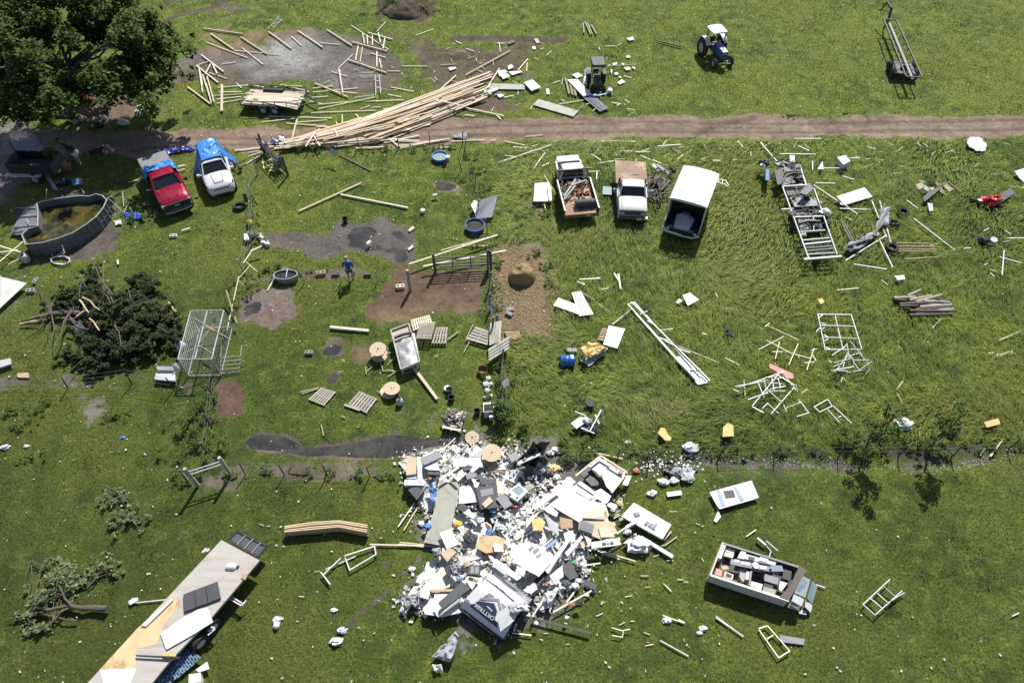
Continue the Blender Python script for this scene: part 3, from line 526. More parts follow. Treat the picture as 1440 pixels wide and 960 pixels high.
# --- white car with blue tarpaulin over its back
def white_suv():
    r = thing('car', 'white car with slatted front grille, its back wrapped in blue tarpaulin', 'car')
    st = [(-2.3,.80,.35,.85,.0,.0),(-2.22,.90,.30,1.02,.02,.02),(-1.6,.93,.26,1.06,.03,.02),(0,.93,.25,1.06,.03,.02),(.75,.93,.25,1.08,.03,.05),(1.25,.92,.25,1.06,.03,.07),(1.8,.90,.26,1.0,.02,.06),(2.1,.84,.28,.92,.01,.04),(2.26,.72,.34,.78,0,.02),(2.31,.60,.40,.66,0,.0)]
    mb = hull(st); arch(mb, -1.38, .93, .37); arch(mb, 1.38, .92, .37); mb.build('body', ['carwhite', 'black'], r, 38)
    cabin(r, (-2.1, .95, .86, 1.07), (-1.75, .15, .66, 1.62), paint='carwhite'); door_lines(r, [-.95, .0, .95], .93, .42, .98, 'carwhite')
    for x in (-1.38, 1.38):
        for s in (-1, 1): wheel(r, x, s*.84, side=s)
    g = MB(); g.box(2.18, 2.29, -.50, .50, .74, .87); gr = g.build('grille', 'black', r); b = MB()
    for k in range(8): b.box(2.285, 2.305, -.49+k*.131, -.455+k*.131, .73, .88)
    b.build('grille_bars', 'carwhite', gr)
    for s in (-1, 1):
        h = MB(); h.hexa([(1.98, s*.60, .86), (2.21, s*.55, .80), (2.08, s*.84, .82), (1.85, s*.90, .88), (1.98, s*.60, .95), (2.21, s*.55, .88), (2.08, s*.84, .90), (1.85, s*.90, .97)]); h.build('headlight', 'glass', r)
        f = MB(); f.box(2.14, 2.22, min(s*.55, s*.80), max(s*.55, s*.80), .42, .53); f.build('fog_light', 'black', r)
    lo = MB(); lo.box(2.15, 2.33, -.52, .52, .34, .44); lo.build('bumper_inlet', 'black', r)
    hd = MB(); hd.hexa([(1.05,-.34,1.10),(1.85,-.26,1.03),(1.85,.26,1.03),(1.05,.34,1.10),(1.05,-.34,1.155),(1.85,-.26,1.09),(1.85,.26,1.09),(1.05,.34,1.155)]); hd.build('hood_panel', 'carwhite', r)
    hl = MB()
    for s in (-1, 1): hl.bar((1.02, s*.37, 1.152), (1.9, s*.29, 1.08), .025, .012)
    hl.bar((1.9, -.30, 1.08), (1.9, .30, 1.08), .025, .012); hl.build('hood_seam', 'dgrey', r)
    mirrors(r, .72, .92, 1.12, 'carwhite')
    rl = MB()
    for s in (-1, 1): rl.tube([(-1.6, s*.62, 1.66), (-.1, s*.62, 1.67)], .02)
    rl.build('roof_rails', 'bsteel', r); place(r, (317, 279), 25, 4.3); r.scale = (.93, .95, .95)
    # tarpaulin: its own thing, lying over the car
    off = 3.3
    def fn(u, v):
        x = -2.75+2.75*u; y = (v-.5)*2.0; a = abs(y); side = max(0, (a-.62)/.38); top = 1.78-.10*(a/.7)**2
        z = top if side <= 0 else top*(1-side)+.12*side; yy = math.copysign(min(a, .68)+side*(.55+.25*math.sin(u*9+off)), y) if side > 0 else y
        bk = max(0, (-2.2-x)/.55); z = z*(1-bk)+.10*bk; x2 = x-bk*.12
        n = (float(fbm(x*2.1, yy*2.1+z*1.3, .8, 3))-.5); n2 = abs(float(vnoise(x*2.6+yy*2, z*1.7+4))-.5)
        return (x2+n*.18, yy*(1+n*.16)+n*.16, max(.04, z+n*.16+n2*.26*(side <= 0)))
    mb = MB(); mb.sheet(fn, 34, 40, .008); t = mb.build('tarpaulin', 'blue', None, 30); t.location = r.location; t.rotation_euler = r.rotation_euler; t.scale = r.scale
    tag(t, 'blue tarpaulin draped over the back of the white car', 'tarpaulin')
white_suv()
def red_truck():
    r = thing('pickup_truck', 'shiny crimson pickup truck beside the white car', 'pickup truck'); W_ = 1.0
    st = [(-.55,.94,.45,1.20,.0,.0),(-.5,W_,.40,1.22,.02,.01),(.9,W_,.38,1.24,.03,.03),(1.3,W_,.38,1.25,.03,.09),(2.2,.98,.40,1.22,.02,.08),(2.62,.96,.42,1.14,.01,.05),(2.80,.90,.48,1.0,0,.02)]
    mb = hull(st); mb.box(-2.95, -.5, -W_, -W_+.09, .48, 1.28); mb.box(-2.95, -.5, W_-.09, W_, .48, 1.28); mb.box(-2.97, -2.88, -W_+.02, W_-.02, .50, 1.27); mb.box(-2.9, -.5, -W_+.05, W_-.05, .48, .62)
    arch(mb, -1.75, W_, .42); arch(mb, 1.85, .98, .42); mb.build('body', ['red', 'black'], r, 38)
    cabin(r, (-.85, 1.32, .92, 1.27), (-.45, .55, .76, 1.84), paint='red', pil=.09); door_lines(r, [-.45, .42, 1.28], W_, .52, 1.17, 'red')
    for x in (-1.75, 1.85):
        for s in (-1, 1): wheel(r, x, s*.88, .42, .27, side=s)
    g = MB(); g.box(2.66, 2.86, -.74, .74, .72, 1.04); gr = g.build('grille', 'black', r); c = MB(); c.box(2.85, 2.875, -.60, .60, .86, .90); c.build('grille_bar', 'bsteel', gr); em = MB(); em.box(2.87, 2.89, -.16, .16, .84, .93); em.build('emblem', 'lamp', gr)
    b = MB(); b.box(2.64, 2.93, -.96, .96, .44, .70); b.build('front_bumper', 'dgrey', r); sk = MB(); sk.tube([(2.94, -.85, .52), (2.97, -.4, .46), (2.97, .4, .46), (2.94, .85, .52)], .03); sk.build('bumper_trim', 'chrome', r)
    for s in (-1, 1): h = MB(); h.box(2.55, 2.80, min(s*.74, s*.95), max(s*.74, s*.95), .88, 1.04); h.build('headlight', 'lamp', r)
    hd = MB()
    for s in (-1, 1): hd.bar((1.45, s*.36, 1.345), (2.45, s*.26, 1.27), .10, .05); hd.bar((1.4, s*.72, 1.33), (2.5, s*.62, 1.24), .05, .04)
    hd.build('hood_ridges', 'red', r, 30); mirrors(r, 1.0, 1.0, 1.32, 'black', 1.15); place(r, (257, 303), 33, 5.3); r.scale = (.90, .93, .93)
    cv = MB(); cv.box(-2.98, -1.55, -.97, .97, 1.30, 1.36); t = cv.build('bed_cover', 'grey', r); t['label'] = 'flat dark grey cover over the rear of the bed'
    def fn(u, v):
        x = -1.75+1.55*u; y = (v-.5)*2.5; a = abs(y); n = float(fbm(x*2.3, y*2.3, .8, 3))-.5; sd_ = max(0, a-1.0)
        rise = sst(-.95, -.55, x)*.50; z = 1.40+float(rise)*(1 if a < .85 else .4)
        return (x+n*.08, math.copysign(min(a, 1.03)+sd_*.3, y) if a > 1.0 else y, z+n*.26-sd_*2.2)
    mb = MB(); mb.sheet(fn, 20, 26, .008); t = mb.build('tarpaulin', 'blue', None, 30); t.location = r.location; t.rotation_euler = r.rotation_euler; t.scale = r.scale; tag(t, 'pale blue tarpaulin stretched behind the cab of the red pickup', 'tarpaulin')
red_truck()
def flatbed_pickup():
    r = thing('pickup_truck', 'old white pickup truck with a flat rust brown deck behind its cab', 'pickup truck'); W_ = .95
    st = [(-.1,.88,.45,1.22,.0,.0),(0,W_,.42,1.24,.01,.01),(1.2,W_,.42,1.26,.01,.04),(1.7,.95,.42,1.26,.01,.05),(2.5,.94,.44,1.20,.0,.04),(2.62,.92,.5,1.14,0,.02)]
    mb = hull(st); arch(mb, 1.85, .95, .40); mb.build('body', ['oldwhite', 'black'], r, 35)
    cabin(r, (-.05, 1.30, .88, 1.28), (.12, .78, .74, 1.80), paint='oldwhite', pil=.09); door_lines(r, [.05, 1.22], W_, .55, 1.16, 'oldwhite')
    for x in (-1.75, 1.85):
        for s in (-1, 1): wheel(r, x, s*.82, .40, .25, 'steel', s)
    d = MB(); d.box(-2.9, -.12, -1.06, 1.06, 1.12, 1.20); d.box(-2.9, -.12, -.45, -.35, .85, 1.12); d.box(-2.9, -.12, .35, .45, .85, 1.12)
    dk = d.build('deck', 'bed', r); hb = MB(); hb.box(-1.45, -1.10, -.17, .17, 1.195, 1.207); hb.bar((-1.3, 0, 1.22), (-1.3, .5, 1.22), .05, .03); hb.build('hitch_hole', 'black', dk)
    bb = MB(); bb.box(-.20, -.12, -1.06, 1.06, 1.18, 1.30)
    for s in (-1, 1): bb.box(-.20, -.14, min(s*.80, s*.92), max(s*.80, s*.92), 1.2, 1.72)
    bb.build('headboard', 'bsteel', r); g = MB(); g.box(2.60, 2.67, -.80, .80, .78, 1.08); gr = g.build('grille', 'dgrey', r)
    for s in (-1, 1): h = MB(); h.box(2.66, 2.70, min(s*.52, s*.82), max(s*.52, s*.82), .84, 1.02); h.build('headlight', 'lamp', r)
    b = MB(); b.box(2.68, 2.84, -.98, .98, .52, .70); b.build('front_bumper', 'chrome', r); plate(r, 2.85, .45, .60); c = MB(); c.bar((1.45,-.75,1.312),(2.5,-.70,1.25),.03,.01); c.bar((1.45,.75,1.312),(2.5,.70,1.25),.03,.01); c.build('hood_seam', 'grey', r)
    for s in (-1, 1):
        mb = MB(); mb.tube([(1.05, s*.95, 1.30), (1.0, s*1.28, 1.38), (.95, s*1.28, 1.62), (1.05, s*.88, 1.62)], .018); mb.box(.96, 1.02, min(s*1.12, s*1.32), max(s*1.12, s*1.32), 1.34, 1.62); mb.build('mirror', 'steel', r)
    place(r, (887, 317), -4, 4.8); r.scale = (.86, .94, .94)
flatbed_pickup()
def box_van():
    r = thing('box_van', 'white box van with its nose torn open and a dark green bumper', 'box van'); b = MB(); h = 2.75; w = 1.20
    b.box(-2.3, 1.75, -w, -w+.05, .55, h-.03); b.box(-2.3, 1.75, w-.05, w, .55, h-.03); b.box(-2.35, -2.3, -w, w, .55, h-.03); b.box(-2.3, 2.1, -w+.05, w-.05, .50, .58)
    for s in (-1, 1): b.hexa([(1.75, s*w-.025, .55), (2.15, s*w-.025, .55), (2.15, s*w+.025, .55), (1.75, s*w+.025, .55), (1.75, s*w-.025, 1.25), (2.15, s*w-.025, 1.05), (2.15, s*w+.025, 1.05), (1.75, s*w+.025, 1.25)])
    b.build('body', 'oldwhite', r); rf = MB(); n = 6; rings = []
    for x, k in ((-2.4, .985), (-2.3, 1), (1.7, 1), (1.86, .985)): rings.append([(x, w*k*t_, h-.04+.10*(1-abs(t_)**4)) for t_ in (1.02, .95, .6, 0, -.6, -.95, -1.02)]+[(x, -w*1.02*k, h-.08), (x, w*1.02*k, h-.08)])
    rf.loft(rings); rr = rf.build('roof', 'oldwhite', r, 30); tr = MB(); tr.bar((1.84, -w, h-.08), (1.84, w, h-.08), .07, .10); tr.bar((-2.38, -w, h-.08), (-2.38, w, h-.08), .05, .07)
    for s in (-1, 1): tr.bar((-2.35, s*(w+.02), h-.09), (1.84, s*(w+.02), h-.09), .05, .06)
    tr.build('gutter', 'lgrey', rr); tp = MB(); tp.box(.35, .85, -.75, -.45, h+.055, h+.075); tp.build('roof_patch', 'lgrey', rr)
    bk = MB(); bk.box(.35, .40, -w+.06, w-.06, .6, h-.1); bk.build('bulkhead', 'black', r); dk = MB(); dk.box(.4, 1.9, -w+.06, w-.06, .58, .62); dk.build('cab_floor', 'dgrey', r)
    en = MB(); en.loft([[(1.15+q*1.05, y*(.62-q*.12), .6+z*(.62-.2*q)) for y, z in ((-1, 0), (-1, .7), (-.6, 1), (.6, 1), (1, .7), (1, 0))] for q in (0, .5, 1)]); en.build('engine_cover', 'lgrey', r, 40)
    lp = MB(); lp.tube([(1.25, -.25, 1.28), (1.25, .25, 1.28), (1.05, .22, 1.30), (1.05, -.22, 1.30)], .02, closed=True); lp.build('handle_loop', 'galv', r)
    bp = MB(); bp.tube([(2.30, -1.22, .55), (2.62, -.9, .55), (2.70, 0, .55), (2.62, .9, .55), (2.30, 1.22, .55)], .09, 8); bp.build('front_bumper', 'oldwhite', r, 50); gp = MB()
    gp.tube([(2.32, .10, .66), (2.30, .95, .66), (2.62, .95, .62), (2.72, .15, .62)], .05, closed=True, n=8); gp.box(2.15, 2.4, -1.15, 1.15, .58, .64); gp.build('cowl', 'darkgreen', r, 50)
    for y in (-.85, .98): hl = MB(); hl.cyl((2.45, y, .75), (2.55, y, .72), .11, n=14); hl.build('headlight', 'lamp', r)
    sw = MB(); sw.tube([(1.35+.2*math.cos(a), .45+.2*math.sin(a), 1.25+.08*math.cos(a)) for a in [i*.628 for i in range(10)]], .018, closed=True); sw.bar((1.35,.45,1.22),(1.5,.45,.7),.04,.04); sw.build('steering_wheel', 'black', r)
    for x in (-1.4, 1.75):
        for s in (-1, 1): wheel(r, x, s*.98, .40, .26, 'steel', s)
    sd_ = MB()
    for s in (-1, 1):
        for k in range(8): sd_.box(-2.2+k*.5, -2.18+k*.5, min(s*w, s*(w+.012)), max(s*w, s*(w+.012)), .6, h-.1)
    sd_.build('side_ribs', 'lgrey', r); place(r, (953, 338), -23, 4.1); r.scale = (.78, .90, .92)
box_van()
def junk_truck():
    r = thing('flatbed_truck', 'rusty dropside truck facing away, bonnet raised, bed full of junk', 'truck'); c = MB()
    # bed, behind is towards the camera
    b = MB(); b.box(-2.7, 1.15, -1.12, 1.12, .86, .94); bd = b.build('bed_floor', 'bed', r)
    for s in (-1, 1): m_ = MB(); m_.box(-2.7, 1.15, min(s*1.12, s*1.18), max(s*1.12, s*1.18), .80, 1.30); m_.bar((-2.7, s*1.15, 1.31), (1.15, s*1.15, 1.31), .09, .04, 1); m_.build('side_board', ['bsteel', 'galv'], r)
    t = MB(); t.box(-2.78, -2.70, -1.16, 1.16, .66, .95); t.build('tailboard', 'rust', r); plate(r, -2.79, -.45, .80, 'lgrey')
    ch = MB(); ch.box(-2.5, 3.3, -.42, -.32, .62, .80); ch.box(-2.5, 3.3, .32, .42, .62, .80)
    for x in (-2.3, -1, .4, 3.2): ch.box(x, x+.1, -.42, .42, .64, .76)
    ch.build('chassis', 'bsteel', r); hb = MB(); hb.bar((1.55, -1.35, 1.78), (1.55, 1.15, 1.78), .09, .09)
    for s in (-1, 1): hb.bar((1.2, s*.98, .9), (1.55, s*.98, 1.78), .07, .07)
    hb.box(1.16, 1.22, -1.1, 1.1, .9, 1.25); hb.build('rack_bar', 'bsteel', r)
    st = [(1.35,.86,.55,1.20,0,0),(1.4,.90,.5,1.22,0,0),(2.45,.92,.5,1.25,0,0),(2.6,.90,.5,1.20,0,0)]; hull(st).build('cab_body', 'oldwhite', r, 35)
    cabin(r, (1.42, 2.55, .84, 1.24), (1.62, 2.30, .72, 1.80), paint='oldwhite', pil=.09)
    for s in (-1, 1): f = MB(); f.hexa([(2.55, s*.90-.04, .6), (3.75, s*.88-.04, .6), (3.75, s*.88+.04, .6), (2.55, s*.90+.04, .6), (2.55, s*.90-.06, 1.22), (3.75, s*.86-.06, 1.12), (3.75, s*.86+.06, 1.12), (2.55, s*.90+.06, 1.22)]); f.build('front_wing', 'oldwhite', r)
    e = MB(); e.box(2.6, 3.7, -.8, .8, .6, .80); e.box(2.8, 3.5, -.28, .28, .8, 1.08); e.cyl((3.1, .1, 1.08), (3.1, .1, 1.18), .18, n=12); e.box(2.9, 3.3, .4, .65, .8, 1.0, 1); e.tube([(2.9, -.5, .95), (3.2, -.6, 1.05), (3.5, -.3, .95)], .04); e.build('engine', ['dgrey', 'steel'], r)
    g = MB(); g.hexa([(3.62,-.86,.62),(3.72,-.86,.62),(3.72,.86,.62),(3.62,.86,.62),(3.62,-.86,1.10),(3.72,-.86,1.10),(3.72,.86,1.10),(3.62,.86,1.10)]); g.build('grille', 'lgrey', r)
    bn = MB(); bn.slab([(3.60,-.84,1.16),(4.15,-.80,1.30),(4.15,.75,1.30),(3.60,.84,1.16)], .04); bn.build('bonnet', 'oldwhite', r)
    for x in (-1.6, 2.95):
        for s in (-1, 1): wheel(r, x, s*.82, .40, .26, 'steel', s)
    place(r, (811, 316), 7, 7.0); r.rotation_euler.z += math.pi
    a = R(7); d = V((math.sin(a), -math.cos(a), 0)); p = P(817, 316); r.location = p-d*2.2; r.scale = (.78, .92, .9)
    bpy.context.view_layer.update(); mw = Matrix.Translation(r.location) @ Matrix.Rotation(r.rotation_euler.z, 4, 'Z') @ Matrix.Diagonal((.78, .92, .9, 1)); rs = random.Random(4)
    def drop(mb, name, m, x, y, z, label, cat, rx=0, ry=0, rz=0, grp=None, sm=None):
        o = mb.build(name, m, None, sm); o.location = mw @ V((x, y, z)); o.rotation_euler = (rx, ry, rz+r.rotation_euler.z); tag(o, label, cat, grp); return o
    for k in range(58):
        x = rs.uniform(-.9, .95); y = rs.uniform(-1.0, 1.0); L = rs.uniform(.25, .75); bk = y < -.05 and x < .55; mb = MB()
        if bk: mb.box(-.12, .12, -.055, .055, -.035, .035); drop(mb, 'brick', 'brick', x, y, 1.0+rs.random()*.28, 'red brick tumbled in the bed of the junk filled truck', 'brick', rs.random(), rs.random(), rs.random()*6, 'bricks in the truck bed')
        else: mb.cyl((-L/2, 0, 0), (L/2, 0, 0), rs.uniform(.03, .07), rs.uniform(.03, .06), 6); drop(mb, 'firewood', rs.choice(['grey_wood', 'bark', 'dark_wood']), x, y, 1.02+rs.random()*.28, 'stubby stick of firewood heaped in the junk filled truck bed', 'firewood', 0, rs.uniform(-.3, .3), rs.random()*6, 'firewood sticks in the truck bed')
    for (x0, y0, x1, y1, q) in ((-.9, .95, .8, -.1, 'left, crossing the bricks'), (-1.3, 1.0, .0, .05, 'nearest the tailboard'), (.2, .3, .7, -.8, 'behind the bricks')):
        mb = MB(); L = math.hypot(x1-x0, y1-y0); mb.box(-L/2, L/2, -.05, .05, -.02, .02); drop(mb, 'board', 'grey_wood', (x0+x1)/2, (y0+y1)/2, 1.36, 'grey board atop the junk in the truck bed, '+q, 'board', 0, .05, math.atan2(y1-y0, x1-x0))
    mb = MB(); mb.lathe([(.0, -.62), (.24, -.62), (.26, -.5), (.26, .5), (.24, .62), (0, .62)], 18)
    for k in range(12): mb.lathe([(.262, -.55+k*.1), (.275, -.54+k*.1), (.262, -.53+k*.1)], 18)
    drop(mb, 'mesh_roll', 'dgrey', -1.85, -.35, 1.2, 'black mesh roll lying crossways near the tailboard of the junk truck', 'mesh roll', math.pi/2, 0, 0, None, 40)
    for (x, y) in ((-1.55, .35), (-1.9, .45), (-2.25, .25)): mb = MB(); mb.box(-.16, .16, -.03, .03, -.02, .02); drop(mb, 'wood_scrap', 'split', x, y, .97, 'splinter of bright wood on the bare truck bed beside the mesh roll', 'wood scrap', 0, 0, x*3, 'bright splinters on the truck bed')
junk_truck()
def blue_tractor():
    r = thing('tractor', 'blue tractor with a white canopy roof on the far pasture', 'tractor')
    for s in (-1, 1): wheel(r, -.9, s*.92, .78, .46, 'lgrey', s)
    for s in (-1, 1): wheel(r, 1.35, s*.82, .42, .26, 'lgrey', s)
    b = MB(); b.loft([[(x, y*w, z0+z*(z1-z0)) for y, z in ((-1, 0), (-1, .8), (-.75, 1), (.75, 1), (1, .8), (1, 0))] for x, w, z0, z1 in ((-.1,.33,.85,1.55),(.6,.33,.8,1.5),(1.5,.31,.75,1.42),(1.62,.27,.8,1.3))]); b.build('hood', 'tblue', r, 35)
    d = MB(); d.box(1.60, 1.66, -.26, .26, .75, 1.28); d.build('grille', 'dgrey', r); hs = MB(); hs.slab([(1.0,-.18,1.50),(1.5,-.16,1.445),(1.5,.16,1.445),(1.0,.18,1.50)], .01); hs.build('hood_decal', 'steel', r)
    g = MB(); g.box(-1.2, 1.4, -.22, .22, .55, .85); g.bar((1.35, -.8, .45), (1.35, .8, .45), .10, .10); g.bar((-.9, -.8, .78), (-.9, .8, .78), .2, .2); g.bar((1.9,-.5,.5),(1.9,.5,.5),.08,.1); g.bar((1.3,-.2,.6),(1.9,-.3,.5),.06,.06); g.bar((1.3,.2,.6),(1.9,.3,.5),.06,.06); g.build('chassis', 'bsteel', r)
    for s in (-1, 1):
        f = MB(); pts = []
        f.sheet(lambda u, v, s=s: (-.9+.92*math.cos(R(35+120*u)), s*(.62+.42*v), .80+.92*math.sin(R(35+120*u))), 10, 3, .03); f.build('fender', 'oldwhite' if s > 0 else 'oldwhite', r, 40)
    c = MB(); c.loft([[(x, y*w, 2.38+z) for y, z in ((-1, 0), (-.95, .08), (-.5, .12), (.5, .12), (.95, .08), (1, 0))] for x, w in ((-1.35,.60),(-1.2,.72),(-.1,.72),(.05,.60))]); c.build('canopy', 'clean', r, 35)
    for x, nm in ((-1.1, 0), (-.1, 1)):
        for s in (-1, 1): p = MB(); p.bar((x, s*.58, .95), (x+.02, s*.60, 2.40), .07, .07); p.build('canopy_post', 'bsteel', r)
    se = MB(); se.box(-1.0, -.55, -.25, .25, 1.15, 1.27); se.box(-1.08, -.98, -.25, .25, 1.2, 1.65); se.build('seat', 'black', r)
    sw = MB(); sw.tube([(-.25+.2*math.cos(a)*.5, .22*math.sin(a), 1.62+.15*math.cos(a)) for a in [i*.628 for i in range(10)]], .02, closed=True); sw.bar((-.25, 0, 1.6), (-.05, 0, 1.3), .05, .05); sw.build('steering_wheel', 'black', r)
    ex = MB(); ex.cyl((.7, .20, 1.4), (.7, .20, 2.15), .035, n=8); ex.build('exhaust', 'bsteel', r); place(r, (1018, 98), 16, 3.3); r.scale = (.88,)*3
blue_tractor()
def small_tractor():
    r = thing('small_tractor', 'small black tractor with a rounded black canopy', 'tractor')
    for s in (-1, 1): wheel(r, -.6, s*.62, .52, .32, 'dgrey', s); wheel(r, .85, s*.52, .32, .22, 'dgrey', s)
    b = MB(); b.loft([[(x, y*w, .5+z*h) for y, z in ((-1, 0), (-1, .7), (-.6, 1), (.6, 1), (1, .7), (1, 0))] for x, w, h in ((.0,.30,.65),(.6,.30,.6),(1.2,.27,.5))]); b.build('hood', 'black', r, 35); c = MB(); c.box(-.8, .9, -.2, .2, .35, .6); c.bar((.85,-.5,.34),(.85,.5,.34),.08,.08); c.build('chassis', 'bsteel', r)
    s_ = MB(); s_.box(-.7, -.3, -.22, .22, .85, .97); s_.box(-.78, -.68, -.22, .22, .9, 1.3); s_.build('seat', 'black', r); f = MB(); f.box(-.95, -.2, -.80, -.45, 1.06, 1.10); f.box(-.95, -.2, .45, .80, 1.06, 1.10); f.build('fenders', 'dgrey', r)
    for x in (-.75, .0):
        for s in (-1, 1): p = MB(); p.bar((x, s*.40, .9), (x, s*.42, 1.98), .05, .05, 0); p.build('canopy_post', 'bsteel', r)
    cn = MB(); cn.loft([[(x, y*w, 1.98+z) for y, z in ((-1, 0), (-1, .12), (-.85, .22), (.85, .22), (1, .12), (1, 0))] for x, w in ((-1.0,.48),(-.85,.60),(.15,.60),(.3,.48))]); cn.build('canopy', 'dgrey', r, 35)
    sw = MB(); sw.tube([(-.05+.08*math.cos(a), .2*math.sin(a), 1.3+.16*math.cos(a)) for a in [i*.628 for i in range(10)]], .018, closed=True); sw.bar((-.05,0,1.3),(.1,0,1.1),.04,.04); sw.build('steering_wheel', 'split', r); place(r, (841, 134), 3, 2.2); r.scale = (.9,)*3
small_tractor()
def bale_trailer():
    L = 8.6; r = thing('bale_trailer', 'long black bale trailer with a gooseneck and curved cradle ribs', 'trailer'); w = .58; z = .95; f = MB()
    for s in (-1, 1): f.bar((-L/2, s*w, z+.25), (L/2, s*w*.85, z+.25), .09, .09)
    f.bar((-L/2, 0, z), (L/2, 0, z), .22, .12)
    for x in (-L/2, L/2): f.bar((x, -w*.95, z+.22), (x, w*.95, z+.22), .09, .09)
    f.build('frame', 'bsteel', r); sh = MB(); sh.bar((-L/2+.1, 0, z+.07), (L/2-.1, 0, z+.07), .14, .02); sh.build('centre_rail', 'grey', r)
    for k in range(9):
        x = -L/2+.5+k*.9; m_ = MB(); m_.tube([(x, w*math.sin(t)*.98, z+.28-.36*math.cos(t)**2) for t in [R(-90+i*18) for i in range(11)]], .028); m_.build('cradle_rib', 'bsteel', r)
    a = MB(); a.box(-2.9, -1.2, -.75, .75, .52, .62); a.box(-2.3,-2.15,-.3,.3,.5,.95); a.build('axle_frame', 'bsteel', r)
    for x in (-2.55, -1.6):
        for s in (-1, 1): wheel(r, x, s*.86, .40, .25, 'dgrey', s)
    g = MB(); g.bar((L/2, 0, z), (L/2+.35, 0, z+.2), .14, .14); g.bar((L/2+.3, 0, z+.15), (L/2+.75, -.05, z+.85), .14, .14); g.bar((L/2+.7, -.05, z+.8), (L/2+1.5, .22, z+.95), .13, .13); g.bar((L/2+1.45, .22, z+.95), (L/2+1.5, .42, z+.2), .10, .10); g.bar((L/2+.4,0,z+.3),(L/2+.4,.0,.1),.1,.1); g.build('gooseneck', 'bsteel', r)
    a_ = P(1274, 127, 0); b_ = P(1243, 49, 0); r.location = ((a_.x+b_.x)/2, (a_.y+b_.y)/2, gz(a_.x, a_.y)); r.rotation_euler.z = math.atan2(b_.y-a_.y, b_.x-a_.x); k = (b_-a_).length/L; print('bale k', k)
bale_trailer()
def utility_trailer():
    r = thing('utility_trailer', 'flat utility trailer loaded with pale boards beside the gravel yard', 'trailer'); L, w = 4.3, 1.05; b = MB(); b.box(-L/2, L/2, -w, w, .55, .62); b.build('deck', 'grey_wood', r)
    f = MB()
    for s in (-1, 1): f.bar((-L/2, s*w, .60), (L/2, s*w, .60), .07, .12); f.bar((-L/2, s*w, .95), (L/2, s*w, .95), .05, .05)
    for s in (-1, 1):
        for k in range(6): x = -L/2+k*L/5; f.bar((x, s*w, .6), (x, s*w, .95), .05, .05)
    f.bar((-L/2, -w, .6), (-L/2, w, .6), .07, .12); f.bar((L/2, -w, .6), (L/2, w, .6), .07, .12); f.build('frame', 'bsteel', r)
    t = MB(); t.bar((L/2, -.7, .56), (L/2+1.1, 0, .50), .08, .08); t.bar((L/2, .7, .56), (L/2+1.1, 0, .50), .08, .08); t.build('drawbar', 'bsteel', r)
    for x in (-.5, .35):
        for s in (-1, 1): wheel(r, x, s*1.18, .34, .2, 'lgrey', s)
    bx = MB(); bx.box(-1.0, .5, .68, 1.0, .62, .85); bx.build('tool_box', 'black', r)
    a_ = flat(337, 157); b_ = flat(432, 162); r.location = ((a_[0]+b_[0])/2, (a_[1]+b_[1])/2+1.0, 0); r.rotation_euler.z = math.atan2(b_[1]-a_[1], b_[0]-a_[0])
    mw = Matrix.Translation(r.location) @ Matrix.Rotation(r.rotation_euler.z, 4, 'Z'); rs = random.Random(9)
    for k in range(16):
        y = -.85+(k % 11)*.15; Lk = rs.uniform(3.3, 4.4); mb = MB(); mb.box(-Lk/2, Lk/2, -.07, .07, -.02, .02); o = mb.build('board', rs.choice(['pale', 'pine', 'pale'])); o.location = mw @ V((rs.uniform(-.2, .2), y, .65+.045*(k//11)+.01*(k % 3)))
        o.rotation_euler.z = r.rotation_euler.z+rs.uniform(-.03, .03) if k < 11 else r.rotation_euler.z+rs.uniform(-.25, .1); tag(o, 'pale board stacked on the deck of the utility trailer', 'board', 'boards on the utility trailer')
utility_trailer()
def dark_trailer():
    r = thing('cart', 'dark high sided cart parked in the shade beyond the round pool', 'trailer'); b = MB(); b.box(-1.45, 1.45, -.75, .75, .62, .72); b.build('floor', 'dgrey', r)
    for s in (-1, 1): m_ = MB(); m_.box(-1.45, 1.45, min(s*.72, s*.78), max(s*.72, s*.78), .7, 1.35); m_.build('side', 'black', r)
    e = MB(); e.box(-1.48, -1.42, -.74, .74, .7, 1.4); e.bar((-1.45, .7, 1.35), (-1.65, .9, 1.95), .1, .1); e.build('end_board', 'dgrey', r); e = MB(); e.box(1.42, 1.48, -.74, .74, .7, 1.3); e.build('end_board', 'dgrey', r)
    s_ = MB(); s_.bar((-1.7, -.95, .70), (.6, -.95, .66), .25, .06); s_.build('step_board', 'lgrey', r)
    for s in (-1, 1): wheel(r, .1, s*.9, .36, .22, 'lgrey', s)
    for x in (-.6, .1): p = MB(); p.bar((x, .72, 1.3), (x-.03, .72, 1.6), .04, .04); p.build('stake', 'galv', r)
    r.location = P(61, 246); r.rotation_euler.z = R(-2)
dark_trailer()
def lying_tyre(px, py, rr, label, tilt=0, z=0.0, m='rubber'):
    t = thing('tyre', label, 'tyre', P(px, py, z)); mb = MB(); w = .24; prof = [(rr*.56, .03), (rr*.82, 0), (rr*.97, .05), (rr, w/2), (rr*.97, w-.05), (rr*.82, w), (rr*.56, w-.03), (rr*.60, w/2), (rr*.56, .03)]
    mb.lathe(prof, 22); c = mb.build('tread', m, t, 50); rim = MB(); rim.lathe([(0, .05), (rr*.2, .06), (rr*.5, .045), (rr*.56, .04)], 16); rim.build('rim', 'dgrey', t, 40); t.rotation_euler = (tilt, tilt*.4, 0); return t
lying_tyre(337, 292, .40, 'loose black tyre lying on the grass in front of the white car')
lying_tyre(1269, 300, .38, 'black tyre lying beyond the bent frame strips', .12, .06); lying_tyre(1256, 316, .38, 'black tyre half hidden beside the folded frame strips', -.2, .06); lying_tyre(1253, 350, .40, 'black tyre with pale hub at the lower end of the bent strips', .08, .06)
